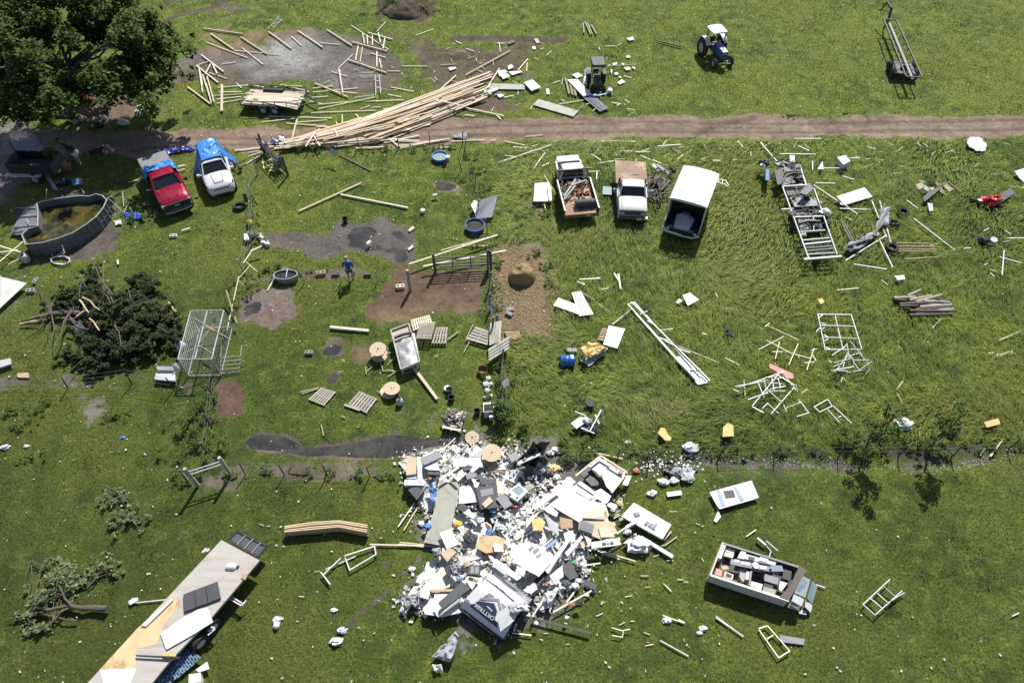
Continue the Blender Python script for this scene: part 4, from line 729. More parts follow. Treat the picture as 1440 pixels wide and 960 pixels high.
# ---------------------------------------------------------------- water, trees, brush, heaps
def water(name, poly, z, mname='water'):
    pts = [flat(*p) for p in poly]; cx = sum(p[0] for p in pts)/len(pts); cy = sum(p[1] for p in pts)/len(pts); mb = MB(); q = []
    for i in range(len(pts)):
        a, b = pts[i], pts[(i+1) % len(pts)]
        for k in range(4): t = k/4; q.append((a[0]+(b[0]-a[0])*t-cx, a[1]+(b[1]-a[1])*t-cy, 0))
    mb.add(q, [tuple(range(len(q)))]); zc = float(np.min(samp(_GH, np.array([p[0] for p in pts]), np.array([p[1] for p in pts]))))
    o = mb.build(name, mname); o.location = (cx, cy, z); o['kind'] = 'structure'; return o
def level(poly, f): # height below which a fraction f of the hollow lies
    pts = [flat(*p) for p in poly]; xs = np.linspace(min(p[0] for p in pts), max(p[0] for p in pts), 60); ys = np.linspace(min(p[1] for p in pts), max(p[1] for p in pts), 60)
    X, Y = np.meshgrid(xs, ys); d = sdist(pts, X, Y); return float(np.quantile(samp(_GH, X, Y)[d < 0], f))
def patch_px(n): return [p[1] for p in PATCH if p[0] == n][0]
for n_, f_ in (('long_puddle_mud', .62), ('mud_pool', .22), ('mud_drop', .5), ('mud_drop_two', .45), ('mud_small', .3), ('left_lane', .18), ('soil_bed', .0), ('mud_grey', .10)):
    if f_: water('puddle_water', patch_px(n_), level(patch_px(n_), f_))
def foliage(name, cl, per, size, m, parent=None, seed=1, droop=0.0, flat_=1.0):
    rs = np.random.RandomState(seed); C = []; 
    for (c, r) in cl:
        k = max(6, int(per*r*r)); d = rs.randn(k, 3); d /= np.linalg.norm(d, axis=1)[:, None]; rad = r*rs.rand(k, 1)**.45; C.append(np.array(c)+d*rad*np.array([1, 1, flat_]))
    C = np.concatenate(C); n = len(C); a = rs.rand(n)*6.283; t = rs.randn(n)*.5; s = size*(.6+.8*rs.rand(n))
    u = np.stack([np.cos(a), np.sin(a), -droop+t*.5], 1)*s[:, None]; w = np.stack([-np.sin(a), np.cos(a), rs.randn(n)*.5], 1)*s[:, None]*.33
    co = np.stack([C-u*.5, C+w*.8, C+u*.5, C-w*.8], 1).reshape(-1, 3); me = raw_mesh(name, co, np.arange(n*4), 4, M[m]); put_attr(me, 'rnd', 'FLOAT', np.repeat(rs.rand(n), 4))
    o = bpy.data.objects.new(name, me); COL.objects.link(o); o.parent = parent; o['grow_through'] = 1; return o
def limb(mb, a, b, r0, r1, rs, kink=.12, n=5, mi=0):
    a, b = V(a), V(b); L = (b-a).length; pts = []; rr = []
    for i in range(n+1):
        t = i/n; p = a.lerp(b, t)+V((rs.uniform(-1, 1), rs.uniform(-1, 1), rs.uniform(-.6, .6)))*L*kink*(0 < i < n); pts.append(p); rr.append(r0+(r1-r0)*t)
    mb.tube(pts, rr, 6, mi); return pts
def big_tree():
    rs = random.Random(2); base = P(118, 160); t = thing('shade_tree', 'large leafy shade tree at the upper left corner over the lane', 'tree', base)
    cc = V((*flat(92, 62, 5.8), 5.8))-base; tr = MB(); limb(tr, (0, 0, -.1), (cc.x*.25, cc.y*.25, 3.4), .42, .30, rs, .05); cl = []
    top = V((cc.x*.25, cc.y*.25, 3.3)); limbs = MB()
    for i in range(17):
        a = i*2.4+rs.random()*.4; rr = rs.uniform(.45, 1); e = V((cc.x+math.cos(a)*6.0*rr, cc.y+math.sin(a)*4.9*rr, 5.8+2.0*(1-rr)+rs.uniform(-2.2, 1.2)))
        pts = limb(limbs, top, e, .16, .04, rs, .10)
        for q in range(9):
            c = e+V((rs.gauss(0, 1.25), rs.gauss(0, 1.1), rs.gauss(0, .75))); cl.append((c, rs.uniform(.35, .95))); cl.append((c+V((rs.gauss(0, .9), rs.gauss(0, .8), rs.gauss(0, .6))), rs.uniform(.15, .4)))
            if q < 3: limb(limbs, pts[3], c, .05, .015, rs, .08, 3)
    for (px, py, z, r) in [(235,95,4.0,.8),(228,112,3.4,.6),(205,118,3.2,.7),(188,125,2.8,.7),(170,118,3.5,.8),(150,130,3.2,.7),(30,150,2.6,.9),(15,120,3.5,1.1),(0,100,4,1.2),(215,60,5,1.1),(232,72,4.6,.9),(30,165,2.0,.7),(200,30,6,1.0),(60,115,5,1.0),(100,120,4.5,1.1),(130,110,4.5,1.1),(160,100,5,1),(-20,60,6,1.6),(-30,110,4,1.4),(-40,20,7,1.6),(120,-10,8,1.5),(60,-20,8,1.6),(170,-5,7,1.2)]:
        c = V((*flat(px, py, z), z))-base; cl.append((c, r)); cl.append((c+V((rs.gauss(0, .6), rs.gauss(0, .5), rs.gauss(0, .3))), r*.7)); limb(limbs, top, c, .10, .02, rs, .06)
    tr.build('trunk', 'bark', t, 60); limbs.build('limbs', 'bark', t, 60); foliage('crown', cl, 430, .26, 'leaf', t, 4, .2)
big_tree()
def sapling(px, py, h, label, seed, w=.55):
    rs = random.Random(seed); b = P(px, py); t = thing('sapling', label, 'tree', b); tr = MB(); limb(tr, (0, 0, -.1), (.1, .05, h*.8), .06, .03, rs, .04); cl = []
    for i in range(16): z = h*rs.uniform(.35, 1.0); a = i*2.4; r = w*rs.uniform(.2, 1.0)*(1.2-.5*z/h); e = V((r*math.cos(a), r*math.sin(a), z)); limb(tr, (.05, .02, z*.6), e, .02, .008, rs, .05, 3); cl.append((e, rs.uniform(.16, .32)))
    tr.build('trunk', 'bark', t, 60); foliage('crown', cl, 900, .13, 'bush', t, seed)
sapling(1213, 634, 4.2, 'left sapling of the two standing over the ditch', 3, .8); sapling(1302, 634, 3.9, 'right sapling of the two standing over the ditch, thinner crown', 5, .6)
sapling(703, 590, 1.3, 'young weedy sapling in the fence line above the wooden cable spool', 8, .45)
def shrub(cls, label, name='shrub', m='bush', per=900, size=.11, seed=1, zf=.6, stems=0, cat='shrub', group=None):
    """cls: (px, py, radius m, z m)"""
    b = P(cls[0][0], cls[0][1]); t = thing(name, label, cat, b, 0, group); cl = []; rs = random.Random(seed)
    for px, py, r, z in cls:
        c = P(px, py, z)-b
        for k in range(9): cl.append((c+V((rs.gauss(0, r*.95), rs.gauss(0, r*.55), -z*.35+abs(rs.gauss(0, r*.25)))), r*rs.uniform(.16, .5)))
    foliage('foliage', cl, per, size, m, t, seed, 0, zf)
    for c, r in cl[::5]:
        tr = MB(); limb(tr, (c[0]*.8, c[1]*.8, 0), (c[0]+rs.gauss(0, r*.4), c[1]+rs.gauss(0, r*.4), max(.08, c[2]+r*.3)), .03, .008, rs, .1, 3); tr.build('stem', 'bark', t)
    return t
SH = [([(540,4,.8,.5),(560,-4,.9,.6),(585,2,.7,.5),(600,12,.5,.3)], 'dark weedy growth over the soil heap at the top edge'), ([(1195,622,.6,.2),(1215,626,.7,.2),(1235,620,.6,.2)], 'dark bushy weeds at the foot of the left sapling'), ([(1285,622,.5,.2),(1305,626,.6,.2)], 'dark bushy weeds at the foot of the right sapling'),
 ([(1375,624,.35,.12),(1395,626,.3,.1)], 'low weeds beside the orange tray at the right edge'), ([(1430,616,.3,.1)], 'low weeds at the right edge of the ditch'), ([(1150,630,.35,.1),(1100,632,.3,.1)], 'weeds along the ditch left of the saplings'),
 ([(1050,634,.3,.1),(1015,636,.3,.1)], 'weeds on the ditch bank near the tan board'), ([(930,636,.35,.12),(900,634,.35,.12)], 'weeds on the ditch bank behind the white rubble'), ([(790,640,.7,.35),(810,632,.7,.3),(828,640,.5,.3)], 'dark bush beside the black folded awning'),
 ([(705,510,.5,.3),(712,530,.5,.3),(708,550,.55,.3)], 'weeds in the fence line below the grey siding panel'), ([(715,570,.55,.3),(720,595,.55,.3),(718,612,.5,.3)], 'weeds in the fence line beside the white chest'),
 ([(286,560,.5,.5),(278,580,.6,.55),(270,600,.55,.5)], 'upper tangle of vines on the overgrown fence'), ([(282,620,.6,.6),(265,632,.6,.5),(292,605,.4,.6)], 'lower tangle of vines on the overgrown fence'), ([(262,660,.45,.3),(275,668,.4,.25)], 'vines at the gate end of the overgrown fence'),
 ([(325,420,.3,.5),(322,440,.35,.4),(318,460,.3,.4)], 'vines along the fence beside the wire cage'), ([(358,270,.22,.6),(360,300,.22,.6),(361,330,.2,.5)], 'narrow vine strip on the wire fence near the loose tyre'), ([(352,395,.3,.4),(345,410,.25,.3),(372,380,.35,.2)], 'tangled weeds at the broken gate'),
 ([(395,385,.4,.2),(415,378,.35,.2),(440,380,.35,.15),(385,372,.4,.2)], 'weeds around the grey oval trough'), ([(660,215,.45,.3),(668,235,.4,.3),(655,248,.4,.2)], 'weeds around the leaning fence right of the paddling pool'), ([(672,262,.5,.2),(680,290,.4,.2),(672,345,.3,.2)], 'weeds along the fence beside the round blue tub'),
 ([(700,370,.25,.3),(697,400,.22,.3),(696,430,.22,.3)], 'weeds along the pen fence beside the hay ground'), ([(330,664,.3,.15),(370,660,.3,.15),(420,662,.3,.15)], 'left stretch of low weeds in the lower fence line'), ([(460,664,.3,.15),(500,666,.3,.15),(545,668,.3,.15)], 'right stretch of low weeds in the lower fence line'),
 ([(405,207,.3,.2),(425,208,.3,.2),(445,208,.3,.2)], 'dark weeds under the roadside fence by the leaning gate'), ([(490,210,.3,.2),(515,210,.3,.2),(545,208,.3,.2)], 'dark weeds under the roadside fence below the lumber heap'), ([(580,207,.3,.2),(605,205,.3,.2),(630,204,.3,.2)], 'dark weeds under the roadside fence beyond the blue paddling pool'),
 ([(40,640,.4,.1),(160,585,.4,.12)], 'pale leafy weeds in the lower left pasture'), ([(18,580,.4,.12),(60,575,.4,.12),(30,600,.4,.1)], 'yellowish weeds at the left edge below the fence line'), ([(1190,160,.2,.05),(1110,163,.25,.05)], 'tufted weeds on the far verge of the dirt road'), ([(750,356,.35,.2),(768,372,.35,.2),(775,400,.3,.2)], 'weeds along the right edge of the hay ground'), ([(800,292,.3,.15),(770,300,.3,.2)], 'weeds beside the junk filled truck'),
 ([(200,285,.35,.5),(210,300,.35,.4),(190,305,.4,.3),(180,280,.35,.3)], 'leafy brush leaning on the side of the red pickup')]
for i, (c, lb) in enumerate(SH): shrub(c, lb, seed=20+i, m='bush', zf=.7 if c[0][3] > .25 else .5)
def fallen_cedar():
    rs = random.Random(6); b = P(165, 455); t = thing('fallen_tree', 'fallen dark cedar tree lying uprooted on the grass', 'fallen tree', b); cl = []
    for px, py, r, z in [(130,378,.35,.5),(125,388,.4,.4),(118,400,.5,.5),(100,412,.6,.5),(125,418,.8,.6),(150,415,.7,.6),(105,430,.6,.4),(140,440,.9,.8),(170,425,.8,.8),(195,418,.6,.6),(215,430,.7,.6),(180,450,1.0,.9),(210,450,.8,.8),(150,460,.9,.8),(235,445,.6,.5),(240,460,.6,.5),(130,480,.7,.6),(160,485,.8,.8),(190,480,.8,.7),(220,475,.7,.6),(110,500,.6,.4),(140,505,.6,.4),(170,500,.6,.4),(200,495,.6,.4),(95,500,.4,.3),(130,520,.4,.3),(245,480,.5,.4),(85,420,.5,.4)]:
        c = P(px, py, z)-b
        for k in range(18): cl.append((c+V((rs.gauss(0, r*.6), rs.gauss(0, r*.6), rs.gauss(0, r*.3))), r*rs.uniform(.1, .38)))
    foliage('crown', cl, 1700, .15, 'cedar', t, 7, 0, .8); tr = MB(); s = P(108, 425, .6)-b; pts = limb(tr, P(30, 452, .15)-b, P(70, 442, .3)-b, .05, .12, rs, .03); limb(tr, P(70, 442, .3)-b, P(185, 445, .8)-b, .16, .10, rs, .03)
    for k in range(34): c, r = cl[rs.randrange(len(cl))]; e = V(c)+V((rs.gauss(0, .5), rs.gauss(0, .5), rs.uniform(.1, .5))); limb(tr, P(rs.uniform(90, 190), rs.uniform(430, 460), .5)-b, e, .05, .015, rs, .07, 4)
    tr.build('trunk', 'dark_wood', t, 60); ro = MB()
    for (x, y) in [(56,405),(64,415),(45,470),(62,482),(75,480),(58,430),(85,405),(35,462)]: limb(ro, P(72, 440, .35)-b, P(x, y, rs.uniform(.1, .7))-b, .05, .015, rs, .08, 4)
    ro.build('roots', 'dark_wood', t, 60); sp = MB()
    for (x0, y0, x1, y1, z) in [(28,456,50,450,.2),(34,454,55,452,.25),(112,422,125,440,1.2),(116,418,140,436,1.3),(126,448,140,465,1.2),(237,425,248,438,.8),(108,445,122,435,1.1)]: limb(sp, P(x0, y0, z)-b, P(x1, y1, z+.1)-b, .05, .03, rs, .05, 3)
    sp.build('broken_wood', 'split', t, 60)
    t2 = thing('cedar_branch', 'smaller dark cedar branch clump behind the fallen cedar', 'branch', P(197, 398)); b2 = P(197, 398); cl = [(P(px, py, .35)-b2+V((rs.gauss(0, .2), rs.gauss(0, .2), rs.gauss(0, .12))), rs.uniform(.15, .3)) for px, py in [(185,396),(195,392),(205,398),(195,402),(210,404),(188,404)] for k in range(6)]
    foliage('foliage', cl, 1800, .15, 'cedar', t2, 9, 0, .8); tr = MB(); [limb(tr, (0, 0, .1), c, .04, .015, rs, .08, 3) for c, r in cl[::4]]; tr.build('stems', 'bark', t2)
fallen_cedar()
def leafy_branch(label, cls, sticks, seed, per=500, size=.15):
    rs = random.Random(seed); b = P(*sticks[0][:2]); t = thing('broken_branch', label, 'branch', b); cl = []
    for px, py, r, z in cls:
        c = P(px, py, z)-b
        for k in range(6): cl.append((c+V((rs.gauss(0, r*.6), rs.gauss(0, r*.6), rs.gauss(0, r*.2))), r*rs.uniform(.25, .5)))
    foliage('foliage', cl, per, size, 'wilt', t, seed, 0, .7); tr = MB()
    for x0, y0, x1, y1, r0, z0, z1 in sticks: limb(tr, P(x0, y0, z0)-b, P(x1, y1, z1)-b, r0, r0*.45, rs, .05, 5)
    for c, r in cl[::3]: q = sticks[rs.randrange(len(sticks))]; limb(tr, P((q[0]+q[2])/2, (q[1]+q[3])/2, q[5])-b, c, .02, .008, rs, .08, 3)
    tr.build('wood', 'bark', t, 60)
leafy_branch('big leafy branch with pale torn trunk at the lower left', [(75,805,.5,.4),(95,800,.5,.4),(85,820,.6,.5),(105,815,.5,.4),(60,835,.5,.3),(95,832,.5,.3),(50,850,.4,.2),(45,870,.4,.2),(60,880,.4,.2),(120,810,.35,.3),(75,790,.35,.3),(40,885,.3,.2),(30,860,.25,.2)], [(150,855,50,853,.13,.3,.35),(100,852,82,822,.06,.35,.6),(95,855,52,890,.06,.3,.3),(60,860,12,870,.05,.3,.2),(108,872,60,862,.04,.2,.3),(72,795,45,793,.04,.4,.2),(45,793,42,782,.03,.2,.5),(60,850,70,830,.05,.3,.6)], 31)
leafy_branch('leafy broken branch right of the big leafy branch', [(130,795,.4,.3),(150,795,.4,.3),(140,806,.35,.25),(160,800,.3,.2)], [(123,825,145,800,.04,.2,.3),(145,800,160,798,.03,.3,.3)], 32)
leafy_branch('wilted leafy branch in the left pasture, upper clump', [(150,698,.35,.25),(165,692,.35,.25),(175,698,.3,.2),(155,706,.3,.2)], [(143,682,168,694,.03,.2,.3),(168,694,185,714,.025,.3,.2)], 33)
leafy_branch('wilted leafy branch in the left pasture, lower clump', [(172,722,.4,.25),(190,725,.4,.25),(205,728,.35,.2),(168,735,.35,.2),(185,718,.3,.2)], [(200,730,165,725,.03,.2,.25)], 34)
def mound(name, px, py, rx, ry, h, m, label, cat, seed=1, kind=None, flat_top=.0):
    b = P(px, py); off = seed*5.1
    def fn(u, v):
        a = u*2*math.pi; r = v; x = rx*r*math.cos(a); y = ry*r*math.sin(a); k = (1-r**2.2) if not flat_top else min(1, (1-r**5))
        n = float(fbm(b.x+x+off, b.y+y, .7, 4))-.5; n2 = float(fbm(b.x+x+off, b.y+y, .18, 2))-.5; return (x*(1+n*.25), y*(1+n*.25), k*h*(1+n*.9)+n2*.12*(1-r)-.06*(r > .97))
    mb = MB(); mb.sheet(fn, 44, 22); o = mb.build(name, m, None, 80); o.location = (b.x, b.y, gz(b.x, b.y)-.02); tag(o, label, cat); return o
hm = mound('hay_bale', 733, 390, .88, .72, .85, 'hay', 'round mouldering hay bale on the strewn hay ground', 'hay bale', 2, flat_top=1)
mound('soil_heap', 570, 16, 2.0, 1.6, .75, 'soil', 'dark soil heap beyond the gravel yard at the top edge', 'soil heap', 3)
def hay_litter():
    rs = np.random.RandomState(12); n = 5200; pts = [flat(*p) for p in [(690,348),(722,334),(760,340),(785,372),(788,432),(780,482),(700,482),(690,424)]]; X = rs.uniform(min(p[0] for p in pts)-1, max(p[0] for p in pts)+1, n); Y = rs.uniform(min(p[1] for p in pts)-1, max(p[1] for p in pts)+1, n)
    k = sdist(pts, X, Y) < rs.randn(n)*.3; X, Y = X[k], Y[k]; n = len(X); Z = samp(_GH, X, Y)+.015+rs.rand(n)*.04; a = rs.rand(n)*6.28; L = .08+.2*rs.rand(n); w = .012
    d = np.stack([np.cos(a)*L/2, np.sin(a)*L/2, rs.randn(n)*.01], 1); q = np.stack([-np.sin(a)*w, np.cos(a)*w, 0*a], 1); c = np.stack([X, Y, Z], 1)
    me = raw_mesh('straw', np.stack([c-d-q, c+d-q, c+d+q, c-d+q], 1).reshape(-1, 3), np.arange(n*4), 4, mat('straw', (.27,.205,.115), .85, var=.4, scale=12)); o = bpy.data.objects.new('straw', me); COL.objects.link(o); o['kind'] = 'stuff'; o['label'] = 'loose straw strewn around the hay bale'; o['category'] = 'straw'
hay_litter()
def rubble(name, line, n, w, sz, m, label, seed):
    """countless small lumps along a line"""
    rs = random.Random(seed); mb = MB(); pts = [P(*p) for p in line]
    for i in range(n):
        k = rs.random()*(len(pts)-1); j = int(k); p = pts[j].lerp(pts[min(j+1, len(pts)-1)], k-j)+V((rs.gauss(0, w), rs.gauss(0, w), 0)); s = sz*rs.uniform(.35, 1.3); z = gz(p.x, p.y)
        c = [V((rs.uniform(.6, 1)*sx*s, rs.uniform(.6, 1)*sy*s, rs.uniform(.5, 1)*sz_*s*.7)) for sz_ in (-1, 1) for sx, sy in ((-1, -1), (1, -1), (1, 1), (-1, 1))]; a = rs.random()*6; M3 = Matrix.Rotation(a, 3, 'Z') @ Matrix.Rotation(rs.random()*.8, 3, 'X')
        mb.hexa([M3 @ q+V((p.x, p.y, z+s*.4)) for q in c])
    o = mb.build(name, m); o['kind'] = 'stuff'; o['label'] = label; o['category'] = 'rubble'; return o
rubble('white_rubble', [(905,655),(930,650),(960,650),(980,648)], 210, .36, .042, 'paper', 'white foam lumps washed along the ditch', 3)
rubble('pebbles', [(960,644),(1040,645),(1100,648),(1160,652),(1230,655),(1320,657),(1380,648),(1440,636)], 480, .16, .03, 'block', 'grey pebbles along the ditch line', 4)
rubble('far_pebbles', [(300,50),(360,75),(420,95),(480,105),(540,100),(440,70)], 500, 1.9, .035, 'block', 'loose stones on the gravel yard', 6)
def scraps(n, seed):
    rs = np.random.RandomState(seed); Y = 5+58*rs.rand(n)**.9; X = (rs.rand(n)*2-1)*(16+.6*Y); f = fbm(X, Y, 6, 3); k = (f > .46) | (rs.rand(n) < .35); X, Y = X[k], Y[k]; n = len(X)
    s = .014+.036*rs.rand(n)**3; Z = samp(_GH, X, Y)+.09; a = rs.rand(n)*6.28; d = np.stack([np.cos(a)*s, np.sin(a)*s, rs.randn(n)*s*.3], 1); q = np.stack([-np.sin(a)*s*.6, np.cos(a)*s*.6, rs.randn(n)*s*.3], 1); c = np.stack([X, Y, Z], 1)
    me = raw_mesh('scattered_scraps', np.stack([c-d-q, c+d-q, c+d+q, c-d+q], 1).reshape(-1, 3), np.arange(n*4), 4, M['paper']); o = bpy.data.objects.new('scattered_scraps', me); COL.objects.link(o); o['kind'] = 'stuff'; o['label'] = 'tiny white scraps blown all over the grass'; o['category'] = 'scraps'
scraps(4800, 5)
# ---------------------------------------------------------------- pool, fences, gates, people and animals
def pool():
    rim = zz(0, 180, 4, [(145,655),(240,645),(330,620),(410,590),(480,545),(540,500),(580,450),(600,405),(575,380),(540,372),(500,385),(450,382),(380,390),(300,400),(240,412),(208,425),(214,480),(212,552),(160,566),(122,600)])
    H = 1.0; b = P(90, 322); t = thing('pool', 'round grey above ground pool of murky green water, one side crushed', 'pool', b); top = [V((*flat(x, y, H), H+b.z*0))-V((b.x, b.y, b.z)) for x, y in rim]; n = len(top); w = MB()
    for i in range(n):
        p, q = top[i], top[(i+1) % n]; o1 = V((p.x, p.y, 0)).normalized()*.03; o2 = V((q.x, q.y, 0)).normalized()*.03
        w.add([p, q, (q.x, q.y, -.1), (p.x, p.y, -.1), p-o1, q-o2, V((q.x, q.y, -.1))-o2, V((p.x, p.y, -.1))-o1], [(0,1,2,3),(7,6,5,4),(0,4,5,1),(3,2,6,7)])
    wl = w.build('wall', 'poolwall', t); rb = MB(); rb.tube(top, .04, 6, closed=True); rb.build('rim', 'poolrim', t, 60)
    for i in range(n-4):
        p, q = top[i], top[i+1]; 
        for k in (0, .5):
            s = p.lerp(q, k)*1.012; m_ = MB(); m_.bar((s.x, s.y, -.05), (s.x, s.y, s.z), .05, .05); m_.build('upright', 'poolwall', wl)
    hb = MB(); hb.tube([V((p.x*1.015, p.y*1.015, .5)) for p in top[:n-4]], .018, 5); hb.build('band', 'poolwall', wl)
    wa = MB(); wa.add([(p.x*.995, p.y*.995, .50) for p in top], [tuple(range(n))]); wa.build('pool_water', 'poolwater', t)
    pan = zz(0, 180, 4, [(205,425),(150,445),(95,520),(58,600),(110,600),(165,565),(214,552)]); mb = MB(); pts = [V((*flat(x, y, z), z)) for (x, y), z in zip(pan, (.95,.6,.35,.12,.3,.55,.7))]
    mb.add([p-b for p in pts]+[p-b-V((0, 0, .03)) for p in pts], [tuple(range(7)), tuple(range(7, 14))[::-1]]+[(i, 7+i, 7+(i+1) % 7, (i+1) % 7) for i in range(7)])
    c = mb.build('crushed_panel', 'steel', t); c['label'] = 'crushed grey wall panel folded outwards'
    for (x0, y0, x1, y1, z0, z1) in [(150,450,205,450,.62,.9),(110,500,212,490,.42,.85),(78,560,212,545,.25,.75),(150,510,160,540,.5,.7),(70,590,130,570,.2,.5)]: m_ = MB(); m_.bar(V((*flat(x0/4, 180+y0/4, z0), z0+.02))-b, V((*flat(x1/4, 180+y1/4, z1), z1+.02))-b, .05, .04); m_.build('panel_rib', 'galv', c)
pool()
def pipe(pts, r, m, label, name='pipe', cat='pipe', z=.05, zs=None, grp=None):
    zs = zs or [z]*len(pts); w = [P(*p, q) for p, q in zip(pts, zs)]; c = w[0]; mb = MB(); mb.tube([p-c for p in w], r, 6); o = mb.build(name, m, None, 60); o.location = c
    if label is None:
        x = sum(p[0] for p in pts)/len(pts); y = sum(p[1] for p in pts)/len(pts); return auto(o, f"bent {CN.get(m, 'pale')} {cat}", cat, x, y)
    return tag(o, label, cat, grp)
Z = lambda L: zz(0, 180, 4, L)
for L, z, r in [([(610,395),(690,470),(720,480)], .3, .02), ([(690,360),(695,440)], .5, .02), ([(700,400),(745,470)], .35, .015), ([(730,410),(700,470)], .3, .015), ([(640,370),(600,400)], .6, .02), ([(262,345),(260,400)], .9, .02), ([(620,500),(700,470)], .2, .02), ([(760,480),(870,495)], .1, .012), ([(450,350),(420,375),(400,380)], .9, .02), ([(460,345),(475,370)], .9, .02), ([(80,450),(190,452)], .5, .015), ([(345,655),(365,700),(355,712)], .5, .02)]: pipe(Z(L), r, 'galv', None, z=z, cat='tube')
mb, c = crumple(Z([(690,475),(770,470),(800,510),(700,515)]), 'dblue', .08, .2, seed=3); o = mb.build('tarpaulin', 'dblue', None, 30); o.location = c; tag(o, 'scrunched dark blue cloth by the broken pool tubes', 'cloth')
mb, c = crumple(Z([(640,520),(675,515),(680,540),(645,545)]), 'clean', .08, .2, seed=4); o = mb.build('cloth', 'paper', None, 30); o.location = c; tag(o, 'small crumpled white cloth at the right foot of the pool', 'cloth')
mb, c = crumple(zz(190, 200, 8, [(215,80),(690,52),(640,90),(240,150)]), 'dblue', .12, .28, 26, 8, seed=6, fine=3.5); o = mb.build('tarpaulin', 'dblue', None, 30); o.location = c; tag(o, 'deep blue tarpaulin crumpled flat on the road edge behind the red pickup', 'tarpaulin')
hz = [(85+14*math.cos(a*.8)*(1+.12*math.sin(a*3)), 366+6*math.sin(a*.8)*(1+.2*math.sin(a*2.3))) for a in range(0, 34)]; pipe(hz, .022, 'hose', 'coiled pale hose lying below the pool wall', 'hose', 'hose', .06, [.05+.004*i for i in range(34)])
pipe(Z([(285,700),(300,730),(345,705),(360,690),(350,660)]), .03, 'hose', 'short curved pool hose against the lower pool wall', 'hose', 'hose', .2, [.05,.05,.1,.4,.7])
def tank(px, py, r, h, m, label, cat='gas tank', name='gas_tank', cap='dgrey', tilt=(0, 0)):
    t = thing(name, label, cat, P(px, py)); mb = MB(); mb.lathe([(0, .02), (r*.8, .02), (r, h*.15), (r, h*.72), (r*.8, h*.88), (r*.3, h*.95), (0, h*.95)], 16); mb.build('body', m, t, 50); c = MB(); c.lathe([(r*.45, h*.86), (r*.5, h*1.08), (r*.42, h*1.08), (r*.40, h*.9)], 12); c.lathe([(0, h*.9), (r*.12, h*.9), (r*.12, h*1.12), (0, h*1.12)], 8); c.build('collar', cap, t, 50); t.rotation_euler = (*tilt, 0); return t
tank(39, 368, .24, .62, 'lgrey', 'pale grey gas tank standing at the left foot of the pool')
def fence(label, posts, wires, pm='bsteel', wm='steel', cat='fence', r=.03, wr=.006, name='wire_fence', mesh=0):
    b = P(posts[0][0], posts[0][1]); t = thing(name, label, cat, b); tops = []
    for p in posts:
        px, py, h = p[:3]; lx, ly = (p[3:5] if len(p) > 3 else (0, 0)); rr = p[5] if len(p) > 5 else r; q = P(px, py)-b; e = q+V((lx, ly, h)); m_ = MB(); m_.cyl(q-V((0, 0, .2)), e, rr, rr*.9, 8); m_.build('post', pm, t, 50); tops.append((q, e))
    w = MB()
    for f in wires:
        pts = []
        for i in range(len(tops)):
            pts.append(tops[i][0].lerp(tops[i][1], f))
            if i < len(tops)-1: m2 = tops[i][0].lerp(tops[i][1], f).lerp(tops[i+1][0].lerp(tops[i+1][1], f), .5); pts.append(m2-V((0, 0, .04)))
        w.tube(pts, wr, 4)
    if mesh:
        for i in range(len(tops)-1):
            L = (tops[i][0]-tops[i+1][0]).length; k = int(L/mesh)
            for j in range(1, k): a = tops[i][0].lerp(tops[i+1][0], j/k); e = tops[i][1].lerp(tops[i+1][1], j/k); w.tube([a, e], wr*.8, 3)
    w.build('wires', wm, t); return t
fence('roadside wire fence on thin dark posts below the lumber heap', [(402,209,1.15),(449,209,1.15),(505,209,1.2),(561,208,1.2),(605,205,1.15),(650,204,1.1,.1,0)], (.25,.55,.9), mesh=0)
fence('slack wire fence running down beside the loose tyre to the broken gate', [(362,246,1.3,.1,.1),(357,275,1.1,-.35,.1),(356,305,1.2,.05,.1),(354,345,1.1,.1,0),(345,385,1.2,-.1,0)], (.3,.6,.9), 'grey_wood', mesh=.4, r=.05)
fence('leaning fence of dark posts between the weeds right of the paddling pool', [(652,218,1.2,.2,0),(650,242,1.2,-.2,0),(668,262,1.1,.1,0),(672,300,1.1,.1,0),(685,330,1.2,0,0)], (.3,.6,.9), 'bsteel', mesh=.5)
fence('pen fence of dark posts along the left edge of the hay ground', [(687,378,1.6,0,0,.09),(688,405,1.3,.1,0,.06),(690,435,1.3,0,0,.06),(692,468,1.3,.1,0,.06),(703,510,1.2,.2,0,.05),(704,560,1.2,.1,0,.05),(708,600,1.2,.1,0,.05)], (.3,.6,.9), 'dark_wood', mesh=.35)
fence('tall wooden posts with wire along the muddy path by the walking person', [(428,398,.9),(480,397,.9),(531,396,.9),(577,408,1.6,0,.1,.10)], (.5,.9), 'grey_wood', r=.03, wr=.008)
fence('low lower fence of thin posts and sagging wire above the shadowed strip', [(345,668,1.0,0,.1),(400,668,1.0),(460,668,1.0),(520,670,1.0),(568,672,1.0)], (.2,.5,.8), mesh=.5)
fence('overgrown wire fence on dark posts between the pallets and the left pasture', [(305,520,1.3,.1,.1,.05),(302,560,1.2,0,0,.05),(298,600,1.2,0,0,.05),(294,640,1.2,0,0,.06)], (.25,.5,.8), 'dark_wood', mesh=.3)
fence('ditch side fence of thin dark posts behind the white rubble', [(866,652,1.3,.05,.1),(913,650,1.3,.05,.15),(1009,648,1.35,.2,.35),(1090,640,1.1),(1180,640,1.1),(1265,640,1.1),(1340,640,1.1),(1420,630,1.1)], (.5,.85))
fence('thin wire fence crossing below the fallen cedar', [(-5,545,1.0),(95,546,1.0,.2,0),(185,540,1.2,.1,.1),(245,548,1.1)], (.4,.7,.95), wr=.009)
